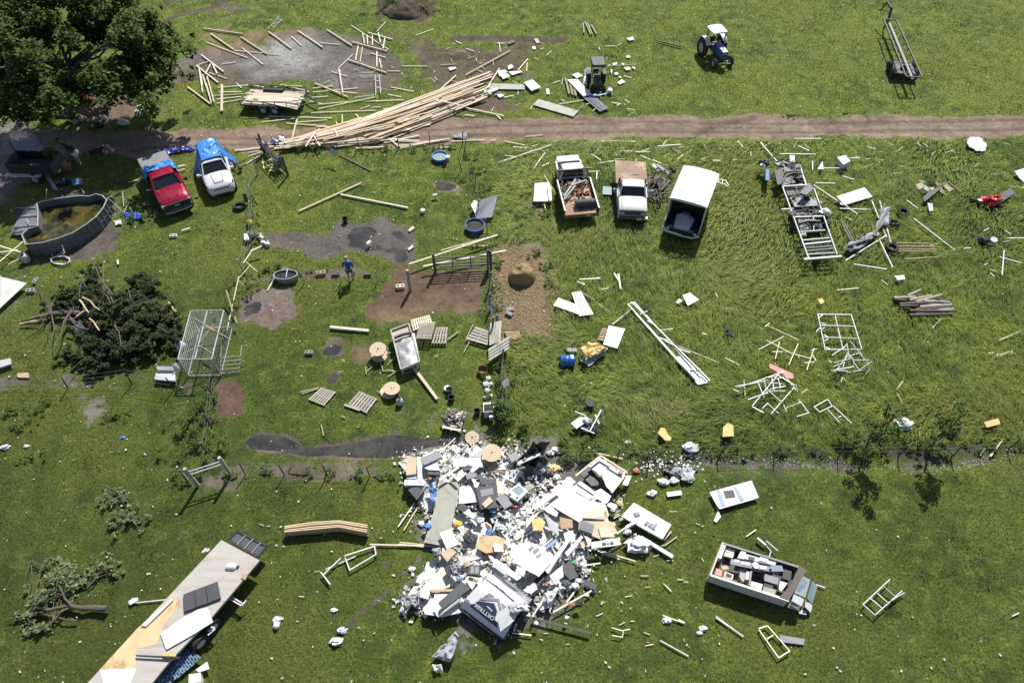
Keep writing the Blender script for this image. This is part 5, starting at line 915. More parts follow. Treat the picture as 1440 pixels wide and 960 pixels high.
def hgate(label, pa, pb, h, bars, pm, bm_, posts=True, name='gate', lean=(0, 0), stiles=3, r=.03, h0=.2):
    a, b = P(*pa), P(*pb); t = thing(name, label, 'gate', a); d = b-a; l = V((*lean, 0))
    for k in range(bars): z = h0+(h-h0)*k/(bars-1); m_ = MB(); m_.bar(V((0, 0, z))+l*z, d+V((0, 0, z))+l*z, r*1.6, r*1.6); m_.build('rail', bm_, t)
    for k in range(stiles): f = k/(stiles-1); m_ = MB(); m_.bar(d*f+V((0, 0, h0-.05))+l*h0, d*f+V((0, 0, h))+l*h, r*1.6, r*1.6); m_.build('stile', bm_, t)
    if posts:
        for q in (0, 1): m_ = MB(); m_.cyl(d*q*1.03-V((0, 0, .3)), d*q*1.03+V((0, 0, h+.35)), .09, .08, 8); m_.build('post', pm, t, 50)
    return t
hgate('dark field gate between two posts at the top of the mud pen', (612,382), (688,378), 1.15, 5, 'dark_wood', 'bsteel', stiles=4)
hgate('dark metal gate leaning at the roadside corner by the lumber heap', (372,215), (404,246), 1.2, 5, 'dark_wood', 'bsteel', lean=(-.25, .1), stiles=4)
hgate('grey corner brace of two posts and one rail left of the long puddle', (279,683), (324,668), 1.35, 2, 'grey_wood', 'galv', stiles=2, h0=1.1, r=.03)
def loose_posts():
    for pa, pb, z0, z1, r, lb in [((330,398),(322,375),.0,1.2,.06,'dark post standing left of the broken gate'),((333,455),(318,408),.05,.8,.06,'grey post leaning over the fence near the mud'),((318,470),(336,388),.05,.3,.05,'pale rail lying along the broken gate'),((337,390),(352,372),.8,.7,.03,'pale bar across the broken gate'),((346,368),(362,382),.6,.4,.035,'white curved bar of the broken gate'),((334,392),(346,404),.6,.2,.03,'short white strut under the broken gate'),((376,408),(390,384),.06,.2,.08,'pale board leaning left of the grey trough'),((342,370),(356,350),.4,.5,.08,'bright split board on the fence above the broken gate'),((352,353),(368,346),.5,.6,.09,'yellowish split board beside the white tanks'),((270,680),(258,665),.05,.5,.05,'broken grey limb leaning at the corner brace')]:
        plank(pa, pb, r*1.6, r*.8, 'pale' if 'pale' in lb or 'white' in lb or 'bright' in lb or 'yellow' in lb else 'grey_wood', z0, z1, lb)
loose_posts()
def skin_fig(name, verts, edges, radii, m, parent, root=0, sub=2):
    me = bpy.data.meshes.new(name); me.from_pydata(verts, edges, []); o = bpy.data.objects.new(name, me); COL.objects.link(o); sk = o.modifiers.new('s', 'SKIN'); lay = me.skin_vertices[0].data
    for i, r in enumerate(radii): lay[i].radius = (r, r) if not isinstance(r, tuple) else r; lay[i].use_root = (i == root)
    s = o.modifiers.new('u', 'SUBSURF'); s.levels = s.render_levels = sub; dg = bpy.context.evaluated_depsgraph_get(); me2 = bpy.data.meshes.new_from_object(o.evaluated_get(dg)); bpy.data.objects.remove(o)
    me2.materials.clear(); me2.materials.append(M[m]); me2.name = name; me2.polygons.foreach_set('use_smooth', [True]*len(me2.polygons)); o = bpy.data.objects.new(name, me2); COL.objects.link(o); o.parent = parent; return o
def person():
    t = thing('person', 'person in a blue top and dark shorts walking on the muddy path', 'person', P(494, 393)); t.rotation_euler.z = R(8)   # faces +y (away)
    v = [(0,0,.93),(0,0,1.12),(0,.03,1.32),(0,.04,1.46),(0,.06,1.56),(0,.08,1.66),(0,.07,1.74), (.20,.02,1.40),(.27,-.03,1.14),(.25,.10,.92), (-.20,.02,1.40),(-.28,.06,1.15),(-.27,.16,.93), (.09,.0,.88),(.11,.10,.50),(.11,.02,.09),(.12,.16,.04), (-.09,0,.88),(-.10,-.06,.50),(-.10,-.24,.12),(-.10,-.12,.04)]
    e = [(0,1),(1,2),(2,3),(3,4),(4,5),(5,6),(3,7),(7,8),(8,9),(3,10),(10,11),(11,12),(0,13),(13,14),(14,15),(15,16),(0,17),(17,18),(18,19),(19,20)]
    r = [.13,.125,.15,.10,.055,.095,.085,.06,.045,.032,.06,.045,.032,.085,.062,.04,.04,.085,.062,.04,.04]
    b = skin_fig('body', v, e, r, 'skin', t)
    for s, base in ((1, (.25,.10,.92)), (-1, (-.27,.16,.93))):
        for k in range(4): o = V(base)+V((s*(.0+.004*k), -.028+.018*k, -.02)); skin_fig('finger', [o, o+V((0, .005, -.05)), o+V((-s*.01, .012, -.085+.006*abs(k-1.5)))], [(0,1),(1,2)], [.011,.010,.008], 'skin', b, sub=1)
        o = V(base)+V((0, .03, .0)); skin_fig('thumb', [o, o+V((-s*.01, .03, -.03)), o+V((-s*.015, .035, -.055))], [(0,1),(1,2)], [.012,.011,.009], 'skin', b, sub=1)
    vs = [(0,0,.90),(0,0,1.12),(0,.03,1.32),(0,.04,1.46),(.21,.02,1.40),(.275,-.03,1.14),(.255,.07,.97),(-.21,.02,1.40),(-.285,.06,1.15),(-.275,.13,.98)]; skin_fig('top', vs, [(0,1),(1,2),(2,3),(3,4),(4,5),(5,6),(3,7),(7,8),(8,9)], [.165,.16,.18,.11,.08,.062,.05,.08,.062,.05], 'shirt', t)
    skin_fig('shorts', [(0,0,.95),(.09,0,.84),(.112,.07,.56),(-.09,0,.84),(-.105,-.05,.56)], [(0,1),(1,2),(0,3),(3,4)], [.155,.115,.09,.115,.09], 'short', t)
    for s, p in ((1, [(.11,.0,.05),(.115,.20,.04)]), (-1, [(-.10,-.28,.09),(-.10,-.10,.035)])): skin_fig('shoe', p, [(0,1)], [.05,.045], 'black', t, sub=1)
    h = MB(); h.lathe([(0, .125), (.05, .118), (.09, .08), (.108, .02), (.10, -.05), (.06, -.10)], 14); hh = h.build('hair', 'hair', t, 70); hh.location = (0, .05, 1.735); fc = MB(); fc.loft([[(x, .165+y, 1.69+z) for x, z in ((-.012, -.02), (.012, -.02), (.006, .03), (-.006, .03))] for y in (0, .03)]); fc.build('nose', 'skin', b)
    for s in (-1, 1): ea = MB(); ea.cyl((s*.095, .07, 1.70), (s*.112, .06, 1.70), .03, .022, 8); ea.build('ear', 'skin', b); ey = MB(); ey.cyl((s*.035, .160, 1.72), (s*.035, .172, 1.72), .012, n=8); ey.build('eye', 'black', b)
    mo = MB(); mo.bar((-.025, .168, 1.64), (.025, .168, 1.64), .01, .01); mo.build('mouth', 'pink', b)
person()
def quadruped(px, py, rz, s, m, label, cat='goat', horns=True):
    t = thing(cat, label, cat, P(px, py)); t.rotation_euler.z = rz; t.scale = (s, s, s)
    v = [(-.32,0,.55),(0,0,.56),(.28,0,.55),(.42,0,.68),(.52,0,.84),(.68,0,.78), (-.36,.09,.46),(-.30,.10,.36),(-.40,.10,.22),(-.37,.10,.02), (-.36,-.09,.46),(-.34,-.10,.36),(-.44,-.10,.22),(-.41,-.10,.02), (.28,.09,.44),(.30,.09,.24),(.29,.09,.02), (.28,-.09,.44),(.25,-.09,.24),(.22,-.09,.02), (-.44,0,.60),(-.52,0,.50)]
    e = [(0,1),(1,2),(2,3),(3,4),(4,5),(0,6),(6,7),(7,8),(8,9),(0,10),(10,11),(11,12),(12,13),(2,14),(14,15),(15,16),(2,17),(17,18),(18,19),(0,20),(20,21)]; r = [.13,.145,.15,.085,.075,.045,.085,.05,.028,.025,.085,.05,.028,.025,.065,.033,.025,.065,.033,.025,.04,.02]
    b = skin_fig('body', v, e, r, m, t, 1)
    for q in (-1, 1): a = MB(); a.hexa([(.50,q*.05,.87),(.54,q*.05,.87),(.52,q*.15,.82),(.48,q*.15,.82),(.50,q*.05,.89),(.54,q*.05,.89),(.52,q*.15,.84),(.48,q*.15,.84)]); a.build('ear', m, b)
quadruped(140, 222, R(8), 1.0, 'fur', 'black goat standing in the tree shade on the road edge'); quadruped(112, 225, R(-75), 1.0, 'wfur', 'white goat standing in the shade between the cart and the black goat'); quadruped(102, 216, R(160), .9, 'fur', 'dark goat in deep shade just behind the white goat')
quadruped(322, 222, R(-60), .9, 'fur', 'black and tan dog lying beside the tarpaulin of the white car', 'dog')
def bird(px, py, rz, label, m='wfur', s=1.0, cat='goose'):
    t = thing(cat, label, cat, P(px, py)); t.rotation_euler.z = rz; t.scale = (s, s, s); v = [(-.28,0,.30),(-.10,0,.28),(.10,0,.30),(.20,0,.38),(.24,0,.55),(.33,0,.58)]; b = skin_fig('body', v, [(0,1),(1,2),(2,3),(3,4),(4,5)], [.04,.13,.11,.055,.04,.022], m, t, 1)
    for q in (-1, 1): l = MB(); l.bar((.02, q*.05, .0), (.02, q*.05, .22), .02, .02); l.bar((.0, q*.05, .01), (.10, q*.05, .01), .05, .01); l.build('leg', 'orange', t)
    bk = MB(); bk.cyl((.34, 0, .57), (.42, 0, .55), .018, .006, 6); bk.build('beak', 'orange', b)
bird(520, 345, R(60), 'white goose standing on the muddy pool of water'); bird(613, 279, R(20), 'white goose standing on the grass left of the leaning metal panel', s=.9)
# ---------------------------------------------------------------- loose boards
thick = dict(w=.16, t=.12, m='pine', z=.12)
A2 = lambda q: zq(240, 0, 4, q); A3 = lambda q: zq(560, 0, 4, q); A7 = lambda q: zq(720, 180, 4, q); A8 = lambda q: zq(1040, 180, 3.555, q)
A8z = lambda L: zz(1040, 180, 3.555, L)
planks(A2([(185,160,405,192),(225,190,355,280),(395,210,540,305),(550,180,680,275),(715,175,855,268),(880,170,1020,260),(1110,185,1248,222),(1020,238,1220,290),(1000,338,1215,410),(170,308,300,408),(145,370,268,468),(95,490,225,588),(450,480,570,505),(640,482,780,520),(810,470,1000,548),(712,670,680,790)]), noun='post', name='post', **thick)
planks(A2([(290,480,288,628)]), w=.2, t=.15, m='pine', z=.15, noun='post', name='post')
planks(A2([(200,238,435,328),(400,270,520,365),(355,285,620,310),(680,208,738,260),(838,242,950,252),(1015,145,1225,280),(1160,180,1210,125),(1025,308,945,385),(950,390,968,525),(905,405,990,430),(290,362,368,352),(215,410,318,445),(150,368,215,345),(370,470,400,498),(860,472,895,458),(575,498,635,475),(265,495,460,480),(270,520,400,518),(260,585,400,560),(225,540,410,530),(260,560,400,545),(800,520,1055,495),(790,550,885,542),(780,570,850,582),(800,498,912,485),(930,515,1050,525),(830,612,1155,545),(790,635,1150,620),(830,588,1000,572),(550,655,910,665),(515,688,720,665),(650,695,875,708),(700,690,880,675),(820,712,1000,712),(930,685,945,710),(965,645,965,700),(1040,640,1065,670),(1065,612,1120,595),(1130,605,1180,600),(1240,490,1370,515),(1220,530,1295,545),(1195,612,1290,608),(650,485,740,488),(435,880,510,855),(425,922,515,868),(515,890,525,950),(440,858,500,848),(1125,300,1210,325),(1220,400,1290,400),(1090,570,1310,562)]), m='pale', z=.08)
planks(A2([(1080,190,1090,245),(1105,200,1108,250),(1135,200,1135,255),(1168,185,1180,240),(1205,215,1195,275),(1055,260,1040,340),(1080,265,1065,350),(1160,290,1160,375),(1175,330,1185,385),(160,385,180,520),(180,420,225,560),(205,430,245,575),(200,470,230,580),(235,360,262,415),(180,480,165,400),(225,360,195,420)]), m='pale', w=.15, z=.22)
planks(A3([(385,420,630,285),(258,582,595,652),(570,385,460,560),(565,915,862,815),(10,830,290,778),(325,425,235,505)]), m='pale', w=.17, t=.06, z=.15)
planks(A3([(100,200,198,165),(240,365,330,362),(20,372,163,372),(325,232,355,248),(380,275,425,288),(568,243,575,295),(555,243,598,246),(675,395,730,330),(725,352,722,402),(440,393,475,408),(205,432,218,450),(595,550,650,538),(675,515,672,535),(545,645,578,670),(713,768,813,758),(600,796,715,818),(645,828,738,832),(825,860,765,950),(810,935,848,920),(600,876,665,885),(1145,795,1333,796),(0,790,120,797),(300,795,490,786),(520,790,548,790),(210,832,290,828),(1105,880,1143,905),(1130,920,1225,905),(1245,850,1420,855),(1360,875,1420,895),(905,585,1045,562),(870,468,910,455),(1270,425,1310,437),(1200,575,1245,583),(1165,258,1225,258),(1235,255,1255,245),(800,278,820,270),(1130,265,1133,280),(375,648,430,653)]), m='cream', w=.11, z=.09)
planks(A3([(1040,130,1045,185),(1050,122,1082,195),(1062,128,1092,192),(1085,140,1115,192)]), m='olive_wood', w=.17, t=.13, z=.14, noun='post', name='post'); planks(A3([(940,440,962,530),(960,450,982,535),(980,465,1000,540)]), m='olive_wood', w=.2, t=.15, z=.15, noun='post', name='post'); planks(A3([(1185,372,1343,362)]), m='olive_wood', w=.12, z=.25); planks([(923,57,958,66)], m='dark_wood', w=.14, t=.12, z=.14, noun='pole', name='pole')
planks(A7([(505,70,690,78),(850,95,870,68),(820,102,950,92),(480,200,585,184),(720,155,778,178),(790,178,838,198),(930,175,962,150),(1128,182,1172,182),(1270,72,1300,105),(1400,80,1440,130),(180,265,245,370),(120,232,185,140),(170,215,208,198),(465,158,500,182),(430,247,495,245),(478,248,475,290),(180,420,188,455),(380,852,495,845),(600,820,612,905),(575,818,600,860),(366,865,410,882),(500,910,545,902),(445,150,470,158),(1190,70,1205,82),(700,175,695,190)]), m='cream', w=.11, z=.2)
planks(A8([(105,72,188,165),(200,128,380,130),(275,52,408,52),(292,88,350,112),(660,360,735,545),(700,360,758,580),(530,662,735,535),(365,165,365,210),(400,200,530,200),(515,240,575,258),(370,285,590,430),(500,402,655,408),(835,360,892,402),(870,450,1080,612),(380,275,480,277),(700,560,765,695),(570,680,735,705),(1322,610,1312,735),(1300,645,1410,675),(1335,550,1422,550),(1360,292,1422,300),(488,810,595,800),(890,70,905,90),(918,75,940,90),(640,95,680,105),(540,150,600,150),(1120,602,1155,598)]), m='white', w=.10, z=.22)
planks(A8([(788,575,965,577),(790,590,980,592),(792,603,985,604),(795,615,985,614),(825,655,995,643)]), m='wood', w=.09, t=.07, z=.2); planks(A8([(505,462,565,580),(520,470,575,578)]), m='bsteel', w=.12, z=.25, noun='beam', name='beam')
planks([(420,297,508,257),(479,273,574,292)], m='pale', w=.17, t=.12, z=.12, noun='post', name='post')
planks([(575,371,700,330),(595,374,712,352),(590,362,700,338)][:2], m='pale', w=.16, t=.07, z=.5); planks([(620,352,688,333),(650,345,690,345),(666,282,672,300)], m='cream', w=.1, z=.1)
planks(zq(300,400,3.2,[(525,190,700,207),(895,365,1008,515)]), m='pine', w=.2, t=.1, z=.15); planks(zq(300,400,3.2,[(755,355,765,390),(760,388,812,386),(785,415,825,390),(690,390,718,368),(685,370,688,403),(700,365,710,358),(745,483,770,507),(783,362,825,318),(855,400,905,388),(390,482,475,462),(398,490,470,468),(1057,248,1103,210),(780,312,810,302),(485,630,497,680),(575,590,595,600),(795,340,800,345)]), m='olive_wood', w=.12, z=.1)
planks(zq(540,340,3.2,[(285,440,335,405),(360,497,412,395),(370,435,402,370),(405,385,470,405),(365,440,400,450),(1022,372,1118,298),(955,272,1015,315),(885,225,945,260),(870,178,905,190),(960,160,975,165),(1035,140,1055,165),(1050,148,1066,215),(970,212,1008,208)]), m='grey_wood', w=.13, z=.14)
planks(zq(860,380,4,[(375,425,600,515),(640,490,720,530),(260,338,345,328),(620,213,700,213),(870,305,1055,392),(865,315,890,295),(1070,690,1100,668),(510,352,540,362),(35,22,50,105),(15,20,35,50),(5,305,118,215),(585,125,598,155),(1270,110,1385,100),(745,615,752,700)]), m='cream', w=.12, z=.2)
planks(zq(1120,380,3.428,[(485,572,515,530),(485,588,510,632),(655,278,705,225),(975,335,1085,292),(980,408,1028,390),(950,885,995,815),(320,520,355,475),(215,540,222,515),(228,518,248,540),(1040,385,1038,400),(970,400,970,415),(925,400,950,395),(985,5,992,20)]), m='pale', w=.12, z=.15)
planks(zq(860,640,3.69,[(150,425,318,528)]), m='lgrey', w=.22, t=.1, z=.18); planks(zq(860,640,3.69,[(170,488,280,465),(280,465,340,422),(268,440,310,395),(265,830,375,870),(345,850,380,868),(540,832,682,940),(275,670,310,705),(150,625,190,625),(700,420,750,385),(80,435,130,405),(110,405,130,415),(75,378,135,325),(545,270,560,305)]), m='cream', w=.09, z=.1)
planks(zq(740,610,5.333,[(490,855,820,955),(500,860,700,940),(1030,798,1088,732),(465,98,550,155),(520,140,728,180),(495,190,510,140)]), m='pale', w=.13, z=.14)
planks([(520,765,630,768),(562,762,600,766),(568,745,588,712),(560,740,583,707),(560,765,596,768)], m='cream', w=.14, z=.12); planks([(640,640,620,652),(615,640,640,615)], m='cream', w=.12, z=.3)
planks([(180,848,236,842),(455,807,463,822),(458,800,500,782),(1387,628,1382,637),(1395,638,1410,618),(1423,866,1433,861),(1143,820,1160,826)], m='white', w=.1, z=.1)
planks([(1006,868,1045,894),(928,900,968,922)], m='lgrey', w=.12, z=.1)
planks([(0,368,33,340),(0,355,25,352),(12,372,32,362),(0,346,32,356)], m='cream', w=.1, z=.4); planks(zq(0,180,4,[(722,305,832,275),(975,222,1042,208),(975,245,1040,230),(1020,575,1070,562),(660,740,664,765)]), m='pale', w=.16, z=.15)
# splinters thrown about: generated small boards in the debris strip under the road and around the heap
def spray(n, poly, m, lo, hi, seed, z=.15, noun='splinter', w=.05):
    rs = random.Random(seed); xs = [p[0] for p in poly]; ys = [p[1] for p in poly]; k = 0
    while k < n:
        x, y = rs.uniform(min(xs), max(xs)), rs.uniform(min(ys), max(ys))
        if sdist(poly, np.array([x]), np.array([y]))[0] > 0: continue
        a = rs.gauss(0, .7); L = rs.uniform(lo, hi); plank((x-L*math.cos(a), y-L*math.sin(a)*.7), (x+L*math.cos(a), y+L*math.sin(a)*.7), w*rs.uniform(.8, 1.6), .02, m if isinstance(m, str) else rs.choice(m), z, noun=noun, name=noun); k += 1
spray(46, [(700,196),(1120,196),(1440,196),(1440,250),(1120,225),(900,225),(760,225)], ['cream', 'white', 'pale'], 3, 8, 1); spray(26, [(600,95),(790,70),(900,100),(890,158),(660,158)], ['cream', 'white'], 2, 6, 2); spray(22, [(470,105),(640,60),(700,90),(600,135)], ['cream', 'wood', 'pale'], 2, 7, 3)
spray(14, [(560,540),(620,500),(560,460),(440,530),(470,600)], ['cream', 'grey_wood'], 2, 5, 4); spray(26, [(860,760),(980,690),(1000,920),(880,960),(760,900)], ['cream', 'white'], 2, 6, 5, .08); spray(14, [(1180,240),(1440,250),(1400,400),(1200,400)], ['cream', 'white'], 3, 7, 6, .25); spray(12, [(290,740),(560,700),(520,960),(300,940)], ['cream', 'white'], 1.5, 4, 7, .08)
# ---------------------------------------------------------------- the fanned heap of long boards
def lumber_heap():
    rs = random.Random(21); up = [(392,200),(440,188),(500,168),(560,148),(625,122),(700,97)]; lo = [(385,209),(450,207),(530,203),(590,180),(640,160),(690,138)]
    def ln(c, u):
        k = u*(len(c)-1); i = min(int(k), len(c)-2); f = k-i; return (c[i][0]*(1-f)+c[i+1][0]*f, c[i][1]*(1-f)+c[i+1][1]*f)
    for k in range(140):
        v = rs.random(); L = rs.choice([.30, .36, .42, .5]); u0 = rs.uniform(-.02, 1-L); u1 = u0+L; a = (u0, ln(up, max(0, u0))); b = ln(up, min(1, u1)); a = ln(up, max(0, u0)); c = ln(lo, max(0, u0)); d = ln(lo, min(1, u1)); v2 = min(1, max(0, v+rs.gauss(0, .05)))
        pa = (a[0]*(1-v)+c[0]*v, a[1]*(1-v)+c[1]*v); pb = (b[0]*(1-v2)+d[0]*v2, b[1]*(1-v2)+d[1]*v2); z = .05+.5*(k/140)*math.sin(math.pi*min(1, max(0, v)))+.05*rs.random()
        plank(pa, pb, rs.choice([.12, .15, .15, .2]), .07, rs.choice(['pale', 'pine', 'wood2', 'wood3', 'split', 'wood']), z, z+rs.uniform(-.05, .06), 'long pale board in the fanned lumber heap beside the dirt road', 'timber', 'boards of the fanned lumber heap', 'timber')
    for pa, pb in [((395,197),(440,190)),((440,188),(450,205)),((445,182),(430,206)),((470,180),(475,192)),((425,196),(450,180)),((590,163),(560,172)),((600,150),(640,138)),((650,128),(680,118)),((610,140),(655,150))]: plank(pa, pb, .14, .05, 'pale', .62, .62, 'short pale board lying crossways on top of the fanned lumber heap', 'board', 'crossing boards on the lumber heap')
    for pa, pb in [((525,193),(590,198)),((540,200),(590,190)),((470,206),(560,194)),((500,208),(540,206)),((560,205),(630,195)),((330,212),(385,205)),((545,192),(560,205))]: plank(pa, pb, .15, .05, 'pale', .1, .12, 'pale board fallen along the lower foot of the fanned lumber heap', 'board', 'boards at the foot of the lumber heap')
lumber_heap()
# ---------------------------------------------------------------- sheets and panels lying about
A3z = lambda L: zz(560, 0, 4, L)
panel(A3z([(510,472),(712,475),(712,505),(505,503)]), 'greenish', .12, .03, 'narrow grey green sheet lying level with the lumber heap end'); panel(A3z([(790,557),(1015,622),(985,655),(757,590)]), 'greenish', .12, .03, 'wide grey green sheet lying slanted above the dirt road')
panel(A3z([(705,465),(755,448),(803,490),(750,512)]), 'lgrey', .25, .06, 'grey screen panel with white frame lying near the grey green sheet'); panel(A3z([(555,400),(600,392),(615,405),(572,432)]), 'lgrey', .15, .03); panel(A3z([(575,425),(610,415),(630,430),(590,447)]), 'white', .2, .03); panel(A3z([(620,405),(690,398),(700,405),(640,425)]), 'white', .15); panel(A3z([(615,370),(640,362),(650,380),(620,392)]), 'white', .15)
panel(A3z([(500,510),(555,497),(562,505),(510,525)]), 'clean', .2, .1); panel(A3z([(555,535),(580,528),(595,540),(570,550)]), 'clean', .15, .08); panel(A3z([(538,530),(575,515),(580,522),(545,540)]), 'black', .12, .08); panel(A3z([(762,215),(785,213),(798,240),(778,243)]), 'greenish', .1); panel(A3z([(615,235),(650,222),(658,232),(622,250)]), 'dgrey', .15, .08, noun='box'); panel(A3z([(280,380),(320,375),(328,385),(290,398)]), 'lgrey', .12); panel(A3z([(752,262),(770,260),(775,275),(758,278)]), 'clean', .1)
panel(A3z([(830,500),(848,498),(852,528),(836,530)]), 'lgrey', .1); panel(A3z([(978,420),(1010,408),(1040,425),(1005,440)]), 'white', .12); panel(A3z([(1235,462),(1258,445),(1278,460),(1245,475)]), 'white', .12); panel(A3z([(1280,315),(1300,312),(1308,322),(1288,325)]), 'clean', .12); panel(A3z([(1285,215),(1320,205),(1328,222),(1300,228)]), 'white', .15); panel(A3z([(1047,390),(1070,375),(1085,385),(1075,430),(1045,425)]), 'lgrey', .3, zs=[.3,.6,.6,.3,.2], label='silvery sheet propped against the small black tractor'); panel(A3z([(1045,430),(1065,425),(1065,470),(1042,470)]), 'clean', .3, .2, 'white box beside the small black tractor', 'box', 'box')
panel(A3z([(950,447),(1010,445),(1090,530),(1042,542)]), 'white', .3, .05, 'long white panel lying against the front of the small black tractor'); panel(A3z([(1040,548),(1108,540),(1185,608),(1135,628)]), 'dgrey', .2, .08, 'dark grooved panel at the foot of the small black tractor')
for k in (.25, .5, .75): plank((560+(1052+k*50)/4, (550-k*8)/4), (560+(1143+k*38)/4, (622-k*14)/4), .05, .03, 'decal', .25, label=['left', 'middle', 'right'][int(k*4)-1]+' pale blue strip along the dark grooved panel')
mb, c = crumple(A3z([(1040,538),(1180,525),(1215,515),(1100,545)]), 'blue', .3, .25, 18, 6, seed=8); o = mb.build('tarpaulin', 'blue', None, 30); o.location = c; tag(o, 'twisted pale blue sheet before the small black tractor', 'tarpaulin'); mb, c = crumple(A3z([(1180,525),(1195,485),(1205,490),(1212,528)]), 'paper', .2, .2, seed=9); o = mb.build('cloth', 'paper', None, 30); o.location = c; tag(o, 'torn white cloth at the end of the twisted blue sheet', 'cloth')
for q in [[(1205,355),(1230,350),(1232,362),(1210,366)],[(1255,352),(1275,360),(1262,368)],[(1270,380),(1300,375),(1310,388),(1285,395)],[(1195,390),(1205,392),(1200,415)],[(1215,410),(1230,405),(1240,415),(1222,420)],[(1310,372),(1335,378),(1330,390)],[(1240,430),(1255,428),(1250,438)]]: panel(A3z(q), 'clean', .15, .05)
mb, c = crumple(A3z([(305,770),(355,745),(395,740),(380,785)]), 'grey', .1, .45, 10, 8, seed=12); o = mb.build('cloth', 'cloth', None, 30); o.location = c; tag(o, 'crumpled grey sack at the lower edge of the dirt road', 'sack'); mb, c = crumple(zz(330,190,8,[(370,90),(500,30),(610,60),(600,110)]), 'grey', .15, .5, 16, 8, seed=13); o = mb.build('sheet', 'alu', None, 30); o.location = c; tag(o, 'crumpled shiny sheet at the left tip of the lumber heap', 'sheet')
panel([(752,258),(772,256),(776,283),(750,283)], 'lgrey', .35, .08, 'grey appliance panel lying left of the junk filled truck'); panel([(770,262),(775,262),(776,282),(772,282)], 'white', .5, .04); panel([(848,262),(860,263),(860,274),(847,273)], 'winglass', .3, .03, 'pale glass pane lying beside the flatbed pickup')
panel(A8z([(485,342),(625,297),(665,342),(525,385)]), 'white', .35, .03, 'large white sheet right of the stripped camper frame'); panel(A8z([(488,145),(530,135),(555,165),(520,182)]), 'white', .55, .4, 'small white box with dark front beyond the camper frame', 'box', 'box'); panel(A8z([(412,405),(440,400),(455,425),(430,442)]), 'white', .3); panel(A8z([(250,135),(275,135),(280,168),(255,165)]), 'lgrey', .4); panel(A8z([(390,205),(415,165),(420,205)]), 'white', .4); panel(A8z([(1375,215),(1422,200),(1422,270),(1400,250)]), 'white', .3, .03, 'white sheet cut by the right edge above the red debris')
panel(jag(A8z([(1140,50),(1165,40),(1215,50),(1238,85),(1232,110),(1180,112),(1145,85)]), 1.0, 3), 'lgrey', .3, .04, 'torn dirty white cover lying at the road verge, far right'); panel(A8z([(915,345),(1000,282),(1010,300),(925,368)]), 'dgrey', .35, .06, 'dark ribbed panel lying left of the red debris'); panel(A8z([(1280,340),(1355,300),(1378,325),(1310,370)]), 'dgrey', .4, .05, 'charcoal rectangular panel behind the red debris')
panel(A8z([(300,325),(345,275),(372,300),(335,335)]), 'black', 1.25, .05, 'black square sheet lying on the camper frame'); panel(A8z([(775,738),(822,735),(828,755),(790,760)]), 'clean', .25, .15); panel(A8z([(390,855),(415,850),(422,872),(405,880)]), 'osb', .3); panel(A8z([(500,370),(530,385),(545,392),(505,382)]), 'white', .3); panel(A8z([(940,372),(965,378),(970,410),(950,415)]), 'lgrey', .25)
panel(zz(860,380,4,[(275,885),(300,888),(318,925),(338,940),(330,958),(300,955),(262,915)]), 'osb', .35, .04, 'torn tan board with a jagged waist in the tall grass'); panel(zz(860,380,4,[(655,855),(685,870),(688,930),(625,935),(628,880)]), 'osb', .4, .04, 'six sided tan board held up at the fence line'); panel(zz(860,380,4,[(890,520),(1022,580),(1025,605),(1005,608),(888,545)]), 'pink', .35, .08, 'long faded pink foam slab among the white tubes', 'foam_slab', 'foam'); panel(zz(860,380,4,[(1162,165),(1185,158),(1198,175),(1180,190)]), 'osb', .25)
panel(zz(860,380,4,[(400,140),(440,125),(492,165),(430,198)]), 'white', .3, .03, 'small white slatted panel in the tall grass left of the truss'); panel(zz(860,380,4,[(362,178),(380,160),(398,170),(380,188)]), 'white', .2)
for q, lb in [([(845,228),(885,222),(943,325),(880,333)], 'right white siding panel of the crossing pair'), ([(785,250),(862,280),(875,325),(762,285)], 'left white siding panel of the crossing pair'), ([(1012,375),(1085,390),(1050,478),(987,460)], 'square white siding panel beside the tan cloth')]:
    pt = zz(540,340,3.2,q); o = panel(pt, 'white', .3, .03, lb+', lying in tall grass' if 'pair' in lb else lb); 
    for f in (.25, .5, .75): a = [pt[0][i]*(1-f)+pt[1][i]*f for i in (0, 1)]; b = [pt[3][i]*(1-f)+pt[2][i]*f for i in (0, 1)]; adopt(plank(a, b, .07, .02, 'grey', .31, label='x', name='groove'), o, 'groove')
panel(zz(640,370,5.05,[(248,425),(330,408),(322,555),(242,582)]), 'greenish', .6, .04, 'upright lying grey siding panel over the pen fence'); panel(zz(640,370,5.05,[(235,608),(382,515),(384,605),(240,692)]), 'greenish', .7, .04, 'slanted grey siding panel over the pen fence, lower one')
for k in range(1, 4): f = k/4; plank((640+(242+f*82)/5.05, 370+(582-f*28)/5.05), (640+(248+f*82)/5.05, 370+(425-f*16)/5.05), .035, .03, 'grey', .63, label=['left', 'middle', 'right'][k-1]+' seam strip on the upper grey siding panel', noun='strip', name='strip'); plank((640+236/5.05, 370+(608+f*84)/5.05), (640+383/5.05, 370+(515+f*90)/5.05), .035, .03, 'grey', .73, label=['upper', 'middle', 'lower'][k-1]+' seam strip on the slanted grey siding panel', noun='strip', name='strip')
panel([(0,388),(4,390),(38,398),(0,434)], 'white', .5, .04, 'white corrugated sheet cut by the left edge', 'sheet', 'sheet', zs=[.6,.6,.35,.3]); panel([(0,507),(15,504),(16,512),(0,517)], 'lgrey', .3, .1, 'grey ribbed panel end at the left edge'); panel([(26,525),(40,524),(41,531),(26,531)], 'wood', .12, .1)
panel(zz(860,640,3.69,[(508,190),(725,130),(765,220),(562,278),(545,258)]), 'white', .25, .06, 'white camper wall piece with blue stripes and a window', 'wall_panel', 'wall panel')
